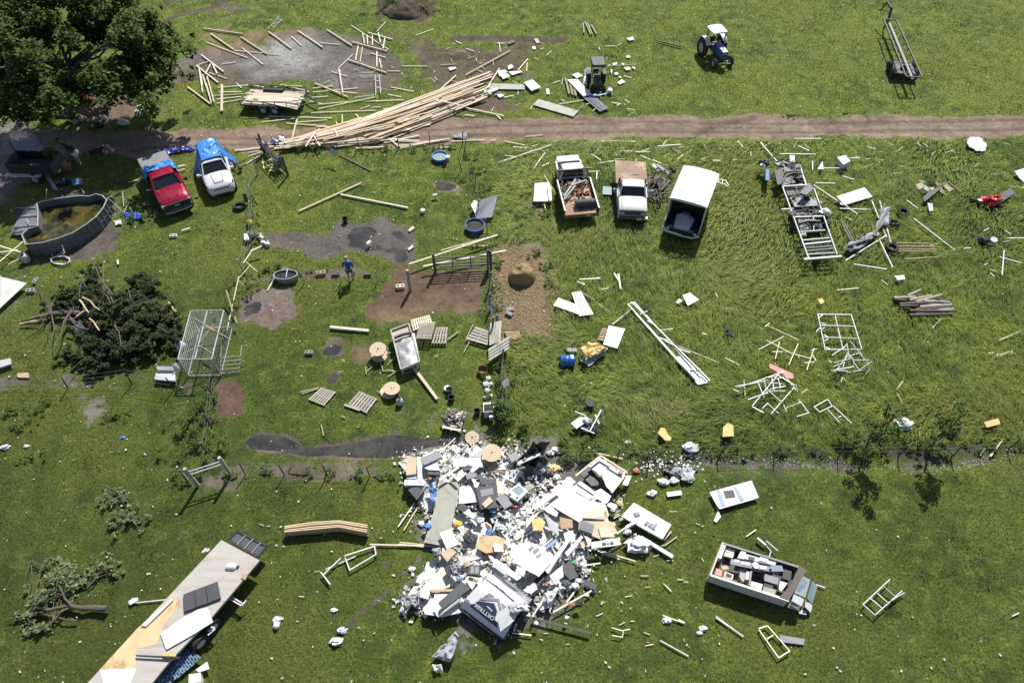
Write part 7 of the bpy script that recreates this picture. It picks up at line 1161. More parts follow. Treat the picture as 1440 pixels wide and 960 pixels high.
# red debris, far right; black and white junk in the grass
def junk_blob(name, label, cat, px, py, items, z=.1):
    t = thing(name, label, cat, P(px, py)); 
    for i, (kind, m, dx, dy, dz, s) in enumerate(items):
        if kind == 'lump': o = lump(s[0], s[1], s[2], i+px, 9, .3).build('shell', m, t, 50)
        elif kind == 'box': mb = MB(); mb.box(-s[0], s[0], -s[1], s[1], -s[2], s[2]); o = mb.build('panel', m, t)
        elif kind == 'rod': mb = MB(); mb.cyl((-s[0], 0, 0), (s[0], 0, 0), s[1], n=7); o = mb.build('rod', m, t, 50)
        else: mb = MB(); mb.cyl((0, 0, -s[1]), (0, 0, s[1]), s[0], n=14); o = mb.build('disc', m, t, 50)
        o.location = (dx, dy, dz+z); rr = random.Random(i*7+int(px)); o.rotation_euler = (rr.uniform(-.5, .5), rr.uniform(-.5, .5), rr.random()*6)
    return t
junk_blob('smashed_machine', 'smashed shiny red machine body on the far right grass', 'machine', 1392, 288, [('lump','redp',.1,0,.3,(.5,.38,.32)),('lump','redp',-.55,.1,.2,(.25,.3,.2)),('box','black',-.9,.25,.1,(.3,.2,.06)),('rod','steel',-.2,.4,.3,(.5,.03)),('rod','bsteel',-.4,-.4,.1,(.4,.03)),('disc','black',.3,-.4,.2,(.14,.05)),('box','redp',-.2,-.3,.15,(.2,.12,.1))])
junk_blob('broken_panelling', 'broken brown panelling scraps behind the charcoal ribbed panel', 'panelling', 1320, 268, [('box','wood',0,0,.1,(.5,.2,.02)),('box','grey_wood',.5,.1,.1,(.4,.15,.02)),('box','wood2',-.5,-.1,.12,(.3,.1,.02)),('rod','wood',.9,0,.2,(.6,.03)),('box','lgrey',-1.0,-.2,.2,(.2,.25,.03)),('rod','wood2',.2,.3,.2,(.8,.03)),('box','wood3',-1.3,.1,.2,(.2,.2,.02)),('lump','dgrey',-.9,-.6,.1,(.25,.2,.15))])
junk_blob('metal_scrap', 'dark metal funnel shape lying in weeds at the far right', 'metal scrap', 1386, 343, [('lump','bsteel',-.2,.1,.2,(.35,.25,.2)),('disc','lgrey',.25,-.05,.25,(.2,.12)),('rod','bsteel',-.5,.2,.2,(.4,.03))]); junk_blob('junk_heap', 'heap of white and black torn parts in the tall grass', 'junk heap', 822, 600, [('box','white',0,.2,.2,(.35,.14,.03)),('box','dgrey',.1,-.05,.15,(.4,.2,.04)),('box','lgrey',-.35,0,.25,(.2,.3,.03)),('rod','alu',.5,.1,.3,(.7,.04)),('rod','clean',.1,-.4,.2,(.35,.04)),('rod','clean',-.2,.5,.3,(.3,.04)),('lump','black',.35,-.15,.1,(.3,.2,.15)),('box','white',.6,.25,.2,(.25,.05,.03)),('lump','lgrey',.1,.1,.3,(.2,.15,.1)),('rod','steel',.9,.3,.3,(.4,.03)),('disc','black',.3,1.2,.2,(.25,.04)),('rod','bsteel',.1,1.1,.2,(.5,.03))])
junk_blob('iron_scrap', 'dark iron scrap lying in the grass right of the truss', 'iron scrap', 1024, 472, [('lump','dgrey',0,0,.1,(.22,.15,.15)),('rod','bsteel',.1,-.4,.1,(.5,.02)),('disc','black',-.1,.2,.2,(.12,.05))]); junk_blob('scrap_iron', 'jumble of rods beside the flatbed pickup and box van', 'scrap iron', 920, 268, [('rod','bark' if i % 3 else 'steel',random.Random(i).uniform(-.8,.9),random.Random(i+50).uniform(-1.4,1.4),random.Random(i+9).uniform(.1,.6),(random.Random(i+3).uniform(.4,1.0),.03)) for i in range(44)]+[('box','white',.6,1.3,.6,(.5,.08,.05)),('box','clean',.2,1.6,.5,(.4,.1,.05)),('box','black',1.3,1.5,.4,(.3,.12,.1)),('lump','dgrey',-.2,-.6,.2,(.3,.3,.2)),('lump','bark',.3,.4,.2,(.5,.5,.3))])
junk_blob('broken_glass_door', 'white frame scrap with bent bar right of the fallen cloth', 'metal scrap', 1072, 764, [('box','clean',-.1,0,.1,(.22,.05,.04)),('rod','clean',.3,-.2,.15,(.3,.03))]); pipe([(1078,768),(1084,775),(1080,787)], .03, 'hose', 'curved pale hose above the roofless camper', 'hose', 'hose', .15)
for i, (px, py, m, s, lb) in enumerate([(391,872,'clean',.16,'white plastic scrap alone below the ladder deck'),(473,902,'white',.2,'white pot left of the grey cloth bundle'),(482,887,'lgrey',.15,'grey lump above the white pot'),(470,858,'paper',.1,'small white scrap above the white pots'),(38,628,'paper',.1,'white scrap at the far left pasture'),(9,630,'clean',.16,'white carton at the left edge'),(173,615,'blue',.08,'tiny blue scrap in the left pasture'),(988,884,'paper',.12,'white scrap below the roofless camper'),(983,890,'white',.1,'white bit below the roofless camper'),(938,873,'clean',.14,'white lump beside the grey slat'),(896,770,'clean',.42,'large white bin lying at the right side of the wreck heap'),(916,695,'paper',.18,'white bowl right of the raised wall piece'),(970,630,'clean',.3,'white plastic trough on the ditch bank'),(1270,598,'clean',.35,'white plastic tank between the two saplings')]): t = thing('plastic_scrap', lb, 'scrap', P(px, py)); o = lump(s*1.2, s*.8, s*.55, i+70, 8, .3).build('shell', m, t, 50); o.location = (0, 0, s*.5); q = MB(); q.bar((0, 0, s*.6), (s*1.4, s*.5, s*.4), s*.4, .01); q.build('flap', m, t)
panel(zz(1120,380,3.428,[(905,730),(975,710),(985,738),(920,755)]), 'osb', .3, .08, 'orange brown tray lying on the ditch bank at the right', 'tray', 'tray')
# things in the tree shade
def shade_things():
    t = thing('dome_tent', 'collapsed white and navy canopy tent in the deep shade', 'tent', P(58, 158)); b = t.location.copy(); k = lambda x, y, z: P(*zz(0, 100, 6, [(x, y)])[0], z)-b
    for nm, m, q in [('roof', 'lamp', [k(285,165,1.5),k(360,95,1.7),k(335,215,1.1),k(290,225,1.1)]), ('front', 'navy', [k(280,225,.9),k(335,215,1.0),k(400,300,.4),k(300,330,.1)]), ('side', 'navy', [k(360,100,1.6),k(430,190,1.2),k(410,290,.3),k(335,215,1.0)]), ('flap', 'clean', [k(435,205,.9),k(450,230,.6),k(420,290,.3),k(390,270,.6)])]: m_ = MB(); m_.slab(q, .03); m_.build(nm, m, t)
    t = thing('garden_shed', 'low red shed hidden behind the shade tree trunk', 'shed', P(115, 150)); m_ = MB(); m_.box(-.9, .9, -.5, .5, 0, 1.3); m_.build('wall', 'brick', t); m_ = MB(); m_.slab([(-1,-.6,1.3),(1,-.6,1.3),(1,.1,1.7),(-1,.1,1.7)], .05); m_.slab([(-1,.1,1.7),(1,.1,1.7),(1,.6,1.3),(-1,.6,1.3)], .05); m_.build('roof', 'redp', t); m_ = MB(); m_.box(-.3, .3, -.53, -.5, .05, 1.1); m_.build('door', 'rust', t)
    rs = random.Random(8)
    for i in range(26):
        px, py = rs.uniform(88, 160), rs.uniform(140, 172); m = rs.choice(['wood', 'grey_wood', 'brick', 'oldwhite', 'lgrey', 'cloth', 'bed']); 
        if i % 2: plank((px, py), (px+rs.uniform(-9, 9), py+rs.uniform(-5, 5)), .14, .04, m, rs.uniform(.1, .4), label='broken plank in the jumbled pile under the shade tree', noun='plank', name='plank', group='planks under the shade tree')
        else: o = lump(rs.uniform(.12, .3), rs.uniform(.1, .25), rs.uniform(.1, .2), 90+i).build('sack', m, None, 60); o.location = P(px, py, .12); tag(o, 'dusty sack in the jumbled pile under the shade tree', 'sack', 'sacks under the shade tree')
    for px, py, r, m, lb in [(173,172,.42,'lgrey','pale grey stuffed sack at the road edge under the tree'),(116,166,.28,'tan','tan round sack at the road edge under the tree'),(138,175,.4,'black','black rubbish bag at the road edge under the tree'),(208,142,.2,'lgrey','grey stone lump beside the dark pallet')]: o = lump(r, r*.7, r*.6, int(px)).build('bag', m, None, 60); o.location = P(px, py, r*.4); tag(o, lb, 'bag')
    panel(zz(0,100,6,[(90,850),(130,848),(125,880),(75,870)]), 'clean', .2, .2, 'small white box left of the dark cart', 'box', 'box'); panel(zz(0,100,6,[(175,800),(200,798),(195,850),(150,850)]), 'lamp', .5, .05, 'white lid on the left end of the dark cart'); panel(zz(0,180,4,[(250,265),(275,262),(325,345),(298,340)]), 'lamp', .25, .15, 'long pale cooler box lying below the dark cart', 'cooler_box', 'box'); barrel(87, 256, .22, .7, 'navy', 'navy drum lying behind the round pool', 0.1)
    panel(zz(0,180,4,[(400,285),(455,280),(465,310),(410,318)]), 'decal', .3, .1, 'pale blue crate right of the navy drum', 'crate', 'crate'); junk_blob('engine_part', 'rusty orange machine at the right end of the dark cart', 'machine', 96, 240, [('lump','rust',0,0,.35,(.4,.3,.35)),('box','bsteel',.1,.3,.5,(.2,.3,.1)),('rod','rust',-.2,-.3,.4,(.5,.04))])
    junk_blob('twisted_rack', 'twisted black frame right of the tarped white car', 'frame', 334, 238, [('rod','black',0,0,.3,(.5,.04)),('rod','black',.2,.3,.2,(.5,.05)),('box','dgrey',-.3,.2,.2,(.25,.12,.08)),('lump','black',.3,-.2,.15,(.2,.15,.12))])
    junk_blob('lumber_scraps', 'jumble of splinters and sheets on the left of the leaning gate', 'wood scrap', 375, 222, [('box','black',0,.3,.3,(.4,.2,.04)),('lump','navy',-.1,.5,.5,(.35,.2,.25)),('box','split',.6,-1.0,.1,(.4,.06,.02)),('box','pale',.5,-.4,.1,(.3,.06,.02)),('box','split',.7,-1.5,.15,(.4,.06,.02)),('lump','grey',1.2,-1.2,.5,(.3,.25,.5)),('rod','bsteel',1.3,-1.6,.4,(.6,.04))])
shade_things()
# bottom left deck trailer
def deck_trailer():
    H = .9; K = lambda x, y, z=H: V((*flat(80+x/4, 720+y/4, z), z)); t = thing('long_trailer', 'long bare camper floor deck on a trailer frame, cut by the bottom edge', 'trailer', P(250, 860)); b = t.location.copy(); b.z = 0; t.location.z = 0
    m_ = MB(); m_.slab([K(925,155)-b, K(1140,270)-b, K(870,590)-b, K(640,830)-b, K(430,1090)-b, K(60,1090)-b, K(170,960)-b], .12); m_.build('deck', 'deck', t); hz_ = V((0, 0, .006))
    for q, m, nm, lb in [([(650,475),(700,495),(600,640),(560,740),(450,770),(440,890),(240,885),(455,650)], 'ply', 'plywood_floor', 'bare yellowish plywood area'), ([(240,885),(450,875),(400,1000),(270,1000)], 'white', 'white_liner', 'torn white liner sheet')]: m2 = MB(); m2.slab([K(*p)-b+hz_*(1 if m == 'ply' else 2) for p in q], .008); o = m2.build(nm, m, t); o['label'] = lb
    m_ = MB(); m_.bar(K(1120,290)-b-V((.25,0,.22)), K(430,1060)-b-V((.25,0,.22)), .1, .2); m_.build('frame_rail', 'bsteel', t); m_ = MB(); m_.bar(K(935,180)-b+V((.2,0,-.22)), K(180,990)-b+V((.2,0,-.22)), .1, .2); m_.build('frame_rail', 'bsteel', t)
    ax = math.atan2((K(925,155)-K(170,960)).y, (K(925,155)-K(170,960)).x)
    for (x, y) in ((870,640), (800,730)):
        p = V((*flat(80+x/4, 720+y/4, .35), .35))-b; w_ = thing('w', 'x', 'x'); bpy.data.objects.remove(w_); e = MB(); d = V((-math.sin(ax), math.cos(ax), 0)); e.cyl(p-d*.12, p+d*.12, .36, n=20); wh = e.build('wheel', 'rubber', t, 50); e = MB(); e.cyl(p-d*.13, p+d*.0, .2, n=14); e.build('rim', 'lgrey', wh, 50)
        q = p+d*1.7; e = MB(); e.cyl(q-d*.12, q+d*.12, .36, n=20); e.build('wheel', 'rubber', t, 50)
    m_ = MB(); R1 = [K(1015,105,.7), K(1180,190,.7), K(1130,250,.7), K(965,155,.7)]
    for i in range(4): m_ = MB(); m_.bar(R1[i]-b, R1[(i+1) % 4]-b, .09, .09); m_.build('cargo_rack', 'bsteel', t)
    m_ = MB(); m_.slab([p-b for p in R1], .03); m_.build('rack_floor', 'dgrey', t)
    for f in (.3, .55, .8): m_ = MB(); m_.bar(R1[0].lerp(R1[1], f)-b+V((0,0,.03)), R1[3].lerp(R1[2], f)-b+V((0,0,.03)), .04, .04); m_.build('rack_bar', 'steel', t)
    for q in ([(970,485),(1040,525)],[(1040,525),(1065,495)],[(985,475),(1045,512)]): m_ = MB(); m_.bar(K(*q[0], .5)-b, K(*q[1], .5)-b, .05, .05); m_.build('step', 'oldwhite', t)
    for q in ([(845,640),(890,650)],[(850,690),(890,655)],[(830,650),(865,670)]): m_ = MB(); m_.bar(K(*q[0], .6)-b, K(*q[1], .6)-b, .06, .06); m_.build('spring_hanger', 'oldwhite', t)
    B = lambda L: zz(80, 720, 4, L)
    panel(B([(710,460),(900,388),(918,480),(714,558)]), 'dgrey', 1.05, .1, 'charcoal door panel lying across the long trailer deck', 'door_panel', 'door'); 
    for f in (.33, .66): plank((80+(710+190*f)/4, 720+(460-72*f)/4), (80+(714+204*f)/4, 720+(558-78*f)/4), .04, .02, 'black', 1.07, label=('left' if f < .5 else 'right')+' groove strip across the charcoal door panel', noun='strip', name='strip')
    panel(B([(580,680),(690,600),(790,545),(845,530),(878,615),(760,690),(615,772),(600,735)]), 'white', .98, .02, 'large jagged white sheet lying over the middle of the trailer deck', 'sheet', 'sheet'); panel(B([(470,635),(640,485),(655,490),(500,640)]), 'white', 1.0, .03, 'narrow white strip standing along the left edge of the deck'); panel(B([(440,800),(690,810),(690,822),(445,808)]), 'bsteel', 1.05, .04, 'thin black bar lying across the lower deck'); panel(B([(600,780),(670,800),(660,830),(590,830)]), 'osb', .97, .02, 'ochre scrap beside the black bar on the deck')
    panel(B([(400,500),(425,480),(455,478),(455,495),(410,520)]), 'white', .15, .03, 'white paddle end left of the trailer deck'); panel(B([(780,885),(845,838),(858,880),(800,898)]), 'clean', .3, .04, 'white square lid below the trailer deck'); panel(B([(742,910),(808,900),(812,955),(740,960)]), 'clean', .3, .3, 'white box at the bottom edge beside the patterned rug', 'box', 'box'); panel(B([(1040,345),(1075,345),(1060,380),(1035,370)]), 'wood', .96, .04, 'brown scrap near the right edge of the trailer deck')
    tank(80+990/4, 720+350/4, .15, .5, 'clean', 'white cylinder lying on the upper trailer deck', tilt=(0, 1.5)).location.z += .9; junk_blob('white_scrap', 'crumpled white paper scrap on the trailer deck near its top corner', 'scrap', 80+875/4, 720+262/4, [('lump','paper',0,0,.85,(.12,.08,.06)),('box','paper',.1,.02,.85,(.1,.05,.01))]); tank(80+1240/4, 720+605/4, .14, .4, 'clean', 'white lamp shaped jug on the grass right of the trailer deck', tilt=(1.3, .4), cat='jug', name='jug')
    o = bpy.data.objects.get('rug'); w = [P(*c, .25) for c in B([(560,955),(720,755),(815,815),(640,960)])]; m_ = MB()
    def fn(u, v): p = (w[0]*(1-u)+w[1]*u)*(1-v)+(w[3]*(1-u)+w[2]*u)*v; n = float(fbm(p.x*3, p.y*3, 1, 3))-.5; return (p.x-w[0].x, p.y-w[0].y, p.z+n*.25-w[0].z)
    m_.sheet(fn, 20, 12, .01); o = m_.build('rug', rug_mat(), None, 30); o.location = w[0]; tag(o, 'navy rug with pale maze pattern hanging under the deck edge', 'rug')
def rug_mat():
    m, nt, n, l, b = nmat('maze rug'); tc = N(nt, 'ShaderNodeTexCoord').outputs['Object']; mp = N(nt, 'ShaderNodeMapping'); mp.inputs['Rotation'].default_value = (0, 0, .8); l.new(tc, mp.inputs[0]); k = N(nt, 'ShaderNodeTexBrick'); l.new(mp.outputs[0], k.inputs[0]); k.inputs['Scale'].default_value = 2.6; k.inputs['Mortar Size'].default_value = .06; k.inputs['Color1'].default_value = (.012,.03,.07,1); k.inputs['Color2'].default_value = (.02,.045,.09,1); k.inputs['Mortar'].default_value = (.16,.24,.33,1); l.new(k.outputs[0], b.inputs['Base Color']); b.inputs['Roughness'].default_value = .9; return m
deck_trailer()
# stripped camper frame with dark wreckage
def stripped_frame():
    H = .75; K = lambda x, y, z=H: V((*flat(1060+x/6, 220+y/6, z), z)); t = thing('camper_chassis', 'long stripped camper chassis of pale rails full of dark wreckage', 'trailer chassis', P(1130, 310)); b = t.location.copy(); b.z = 0; t.location.z = 0
    for q, r, m in [((240,255,460,860),.07,'steel'),((505,270,700,830),.07,'steel'),((420,870,740,845),.12,'galv'),((240,255,440,245),.08,'galv'),((440,245,385,75),.08,'galv'),((385,75,240,100),.08,'galv'),((240,100,210,250),.08,'bsteel'),((345,515,575,508),.08,'galv'),((390,640,600,625),.05,'galv'),((415,710,635,690),.06,'galv'),((420,745,650,720),.09,'galv'),((440,775,660,760),.05,'grey'),((445,800,670,780),.05,'grey'),((455,830,680,815),.04,'galv'),((230,450,330,445),.06,'oldwhite'),((500,505,505,630),.03,'oldwhite'),((345,430,545,420),.06,'bsteel')]: m_ = MB(); m_.bar(K(*q[:2])-b, K(*q[2:])-b, r, .12); m_.build('rail', m, t)
    for q, m, z in [([(265,270),(400,262),(420,320),(290,330)],'dgrey',.6),([(305,345),(520,345),(545,420),(345,425)],'grey',.7),([(345,435),(550,430),(570,500),(360,505)],'dgrey',.55),([(240,150),(400,140),(430,235),(235,240)],'black',.6),([(370,530),(570,520),(590,610),(395,625)],'black',.45),([(175,120),(260,90),(240,230),(200,240)],'dgrey',.9),([(250,90),(400,75),(400,120),(245,130)],'black',.9)]: m_ = MB(); m_.slab([K(*p, z)-b for p in q], .06); m_.build('floor_plate', m, t)
    for x, y, side in ((330,585,0),(325,490,0),(600,505,0),(530,870,0),(610,580,0)): p = V((*flat(1060+x/6, 220+y/6, .35), .35))-b; e = MB(); e.cyl(p-V((.1,0,0)), p+V((.1,0,0)), .34, n=18); w_ = e.build('wheel', 'rubber', t, 50); e = MB(); e.cyl(p-V((.11,0,0)), p+V((.11,0,0)), .17, n=12); e.build('rim', 'dgrey', w_)
    m_ = MB(); m_.loft([[V((x_, y_, z_)) for x_, y_, z_ in ring] for ring in [[tuple(K(100+30*c, 110+d, .3+.5*s)-b) for c, s in ((0,0),(1,.2),(1.3,.6),(1,1),(0,1.1),(-.4,.6))] for d in (0, 90)]]); m_.build('tank', 'decal', t, 40)
    m_ = MB(); m_.tube([K(240,230,.9)-b, K(270,160,1.1)-b, K(340,140,1.15)-b, K(410,150,1.0)-b], .06); m_.build('arch', 'bsteel', t, 40); m_ = MB(); m_.tube([K(380,570,.8)-b, K(450,545,1.0)-b, K(560,550,.9)-b], .1); m_.build('arch', 'bsteel', t, 40)
    for i, (x, y, r, m) in enumerate([(85,55,.35,'black'),(70,75,.2,'lgrey'),(210,70,.25,'lgrey'),(250,60,.2,'white'),(300,60,.2,'lgrey'),(410,355,.09,'clean'),(340,345,.12,'rust'),(430,455,.12,'brick'),(420,660,.15,'lgrey'),(600,470,.3,'white'),(560,390,.1,'white'),(320,480,.2,'grey')]): o = lump(r, r*.8, r*.6, i+120, 8, .35).build('debris' if 0 else 'wreckage', m, None, 50); p = K(x, y, .8); o.location = p; tag(o, ['black bundle at the far left end', 'grey rag at the far left end', 'pale grey rag near the top', 'white rag near the top', 'light grey rag at the top right', 'white round cap in the middle', 'rusty fitting in the middle', 'reddish fitting lower down', 'grey cover near the lower ladder part', 'white crumpled cover at the right side', 'tiny white scrap at the right side', 'grey box shape at the left side'][i]+' of the stripped chassis', 'wreckage')
stripped_frame()
for i, (px, py, h) in enumerate([(1103,248,1.0),(1115,262,.8),(1124,290,.7),(1132,306,.6),(1140,325,.5)]):
    R_ = random.Random(i); junk_blob('tangled_scrap', ORD[i]+' tangle of dark rods and sheets on the stripped chassis, counted from its far end', 'scrap', px, py, [('rod', R_.choice(['bsteel', 'black', 'steel', 'dgrey']), R_.uniform(-.6, .6), R_.uniform(-.5, .5), h*.7+R_.uniform(0, .3), (R_.uniform(.2, .7), .025)) for k in range(9)]+[('box', R_.choice(['black', 'dgrey', 'grey']), R_.uniform(-.5, .5), R_.uniform(-.4, .4), h*.8, (R_.uniform(.12, .35), .12, .03)) for k in range(4)]+[('lump', 'black', .1, 0, h*.75, (.3, .22, .12))])
# ---------------------------------------------------------------- roofless camper
def slabs(t, ox, oy, k, items):
    b = V((t.location.x, t.location.y, 0))
    for it in items:
        nm, q, m, z, th = it[:5]; zs = z if isinstance(z, (list, tuple)) else [z]*len(q); mb = MB(); mb.slab([V((*flat(ox+x/k, oy+y/k, h), h))-b for (x, y), h in zip(q, zs)], th); o = mb.build(nm, m, t)
        if len(it) > 5: o['label'] = it[5]
def camper():
    t = thing('camper', 'roofless camper body open to the sky, furniture and wiring exposed', 'camper', P(1070, 815)); t.location.z = 0; b = t.location.copy(); K = lambda x, y, z: V((*flat(980+x/6.858, 740+y/6.858, z), z))-b; h = .85
    c = [K(130,468,h), K(252,150,h), K(1000,385,h), K(885,715,h)]; fl = MB(); fl.slab([V((p.x*.99, p.y*.99, .3)) for p in c], .1); fl.build('floor', 'dgrey', t); hh = [0, .0, 0, 0]
    for i, nm in enumerate(('end_wall', 'rear_wall', 'front_wall', 'side_wall')):
        a, d = c[i], c[(i+1) % 4]; e = (d-a).normalized(); n = V((-e.y, e.x, 0))*.03; top = .72 if i == 1 else h; mb = MB(); mb.hexa([V((a.x, a.y, .18))-n, V((d.x, d.y, .18))-n, V((d.x, d.y, .18))+n, V((a.x, a.y, .18))+n, V((a.x, a.y, top))-n, V((d.x, d.y, top))-n, V((d.x, d.y, top))+n, V((a.x, a.y, top))+n])
        if i != 2: w = mb.build(nm, {0: 'wood3', 1: 'dgrey', 3: 'oldwhite'}[i], t)
        if i == 3:
            for f, l in ((.1, .25), (.35, .2), (.6, .3)): s = MB(); p, q = d.lerp(a, f), d.lerp(a, f+l); s.slab([V((p.x, p.y, .62))-n*1.3*(-1 if n.y > 0 else 1), V((q.x, q.y, .62))-n*1.3*(-1 if n.y > 0 else 1), V((q.x, q.y, .5))-n*1.3*(-1 if n.y > 0 else 1), V((p.x, p.y, .5))-n*1.3*(-1 if n.y > 0 else 1)], .004, d=(0, -1, 0)); s.build('stripe', 'decal', w)
    slabs(t, 980, 740, 6.858, [('cabinet', [(245,165),(285,175),(235,310),(200,300)], 'lgrey', .75, .4), ('mattress', [(285,195),(370,225),(355,260),(275,235)], 'cream', .6, .12), ('mattress', [(272,245),(360,265),(345,300),(260,280)], 'cream', .6, .12), ('panel', [(425,235),(475,245),(455,315),(390,300)], 'white', .75, .1), ('counter', [(465,260),(765,345),(755,375),(460,310)], 'lgrey', .72, .35),
     ('sink', [(500,285),(560,300),(550,330),(495,315)], 'dgrey', .726, .01), ('tray', [(610,290),(690,315),(680,345),(600,325)], 'clean', .75, .02), ('panel', [(330,310),(700,385),(810,425),(795,450),(520,400),(322,360)], 'grey', .8, .08), ('cupboard_door', [(362,312),(415,322),(410,350),(358,342)], 'lgrey', .82, .02), ('cupboard_door', [(428,330),(515,345),(508,378),(424,362)], 'lgrey', .82, .02), ('hob', [(615,375),(675,385),(665,415),(610,405)], 'clean', .83, .03),
     ('window_panel', [(705,372),(820,375),(838,430),(725,432)], 'winglass', .95, .04), ('chair_seat', [(230,380),(290,375),(310,405),(250,415)], 'wood2', .6, .1), ('panel', [(185,400),(250,420),(240,480),(175,460)], 'pink', .55, .05, 'pale pinkish board'), ('bin', [(270,430),(355,465),(340,510),(260,485)], 'cream', .8, .4), ('bin_hole', [(285,442),(342,468),(330,500),(272,480)], 'black', .805, .01), ('drum_panel', [(420,400),(470,410),(500,520),(440,530),(410,480)], 'greenish', .6, .3), ('panel', [(480,430),(522,440),(510,515),(465,505)], 'white', .75, .05),
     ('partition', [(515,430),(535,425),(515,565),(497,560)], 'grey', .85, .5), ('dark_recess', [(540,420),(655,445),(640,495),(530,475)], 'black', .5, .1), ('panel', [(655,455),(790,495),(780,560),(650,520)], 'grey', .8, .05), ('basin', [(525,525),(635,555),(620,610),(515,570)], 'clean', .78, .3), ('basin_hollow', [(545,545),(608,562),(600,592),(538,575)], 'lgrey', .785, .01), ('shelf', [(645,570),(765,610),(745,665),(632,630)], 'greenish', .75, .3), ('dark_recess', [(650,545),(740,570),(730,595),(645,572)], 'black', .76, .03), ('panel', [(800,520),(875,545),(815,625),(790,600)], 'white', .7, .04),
     ('dark_wall', [(990,375),(1060,420),(885,712),(795,680),(905,560)], 'dark_wood', .9, .06, 'fallen dark brown wall'), ('dark_frame', [(840,410),(915,430),(905,520),(820,500)], 'black', .7, .1), ('front_window', [(1020,475),(1095,510),(1045,682),(940,640)], 'lamp', [.9,.8,.7,.9], .05, 'front panel with pale window'), ('window', [(1015,505),(1065,525),(1030,640),(965,610)], 'winglass', [.91,.83,.74,.91], .01), ('front_panel', [(1112,520),(1165,570),(1112,748),(1062,690)], 'winglass', [.6,.4,.3,.6], .05), ('front_panel', [(935,650),(1035,700),(1010,768),(915,715)], 'clean', [.9,.75,.7,.85], .05), ('front_panel', [(1050,700),(1115,762),(1098,828),(1040,770)], 'clean', [.5,.3,.25,.45], .05), ('lower_panel', [(900,690),(1000,770),(985,810),(870,775)], 'greenish', [.6,.4,.3,.5], .05), ('lower_panel', [(990,800),(1060,810),(1055,850),(985,835)], 'lgrey', .2, .05)])
    pl = MB(); q = K(566, 375, .84); pl.lathe([(0, .0), (.12, .0), (.14, .04), (.13, .04), (0, .02)], 16, q); pl.build('round_basin', 'clean', t); tr = MB(); pts = [c[0], c[3]]; tr.bar(c[3]+V((0,0,.02)), c[0]+V((0,0,.02)), .09, .04); tr.build('top_rail', 'cream', t); tr = MB(); tr.bar(V((c[1].x, c[1].y, .74)), V((c[2].x, c[2].y, .74)), .08, .05); tr.build('top_rail', 'grey', t)
camper()
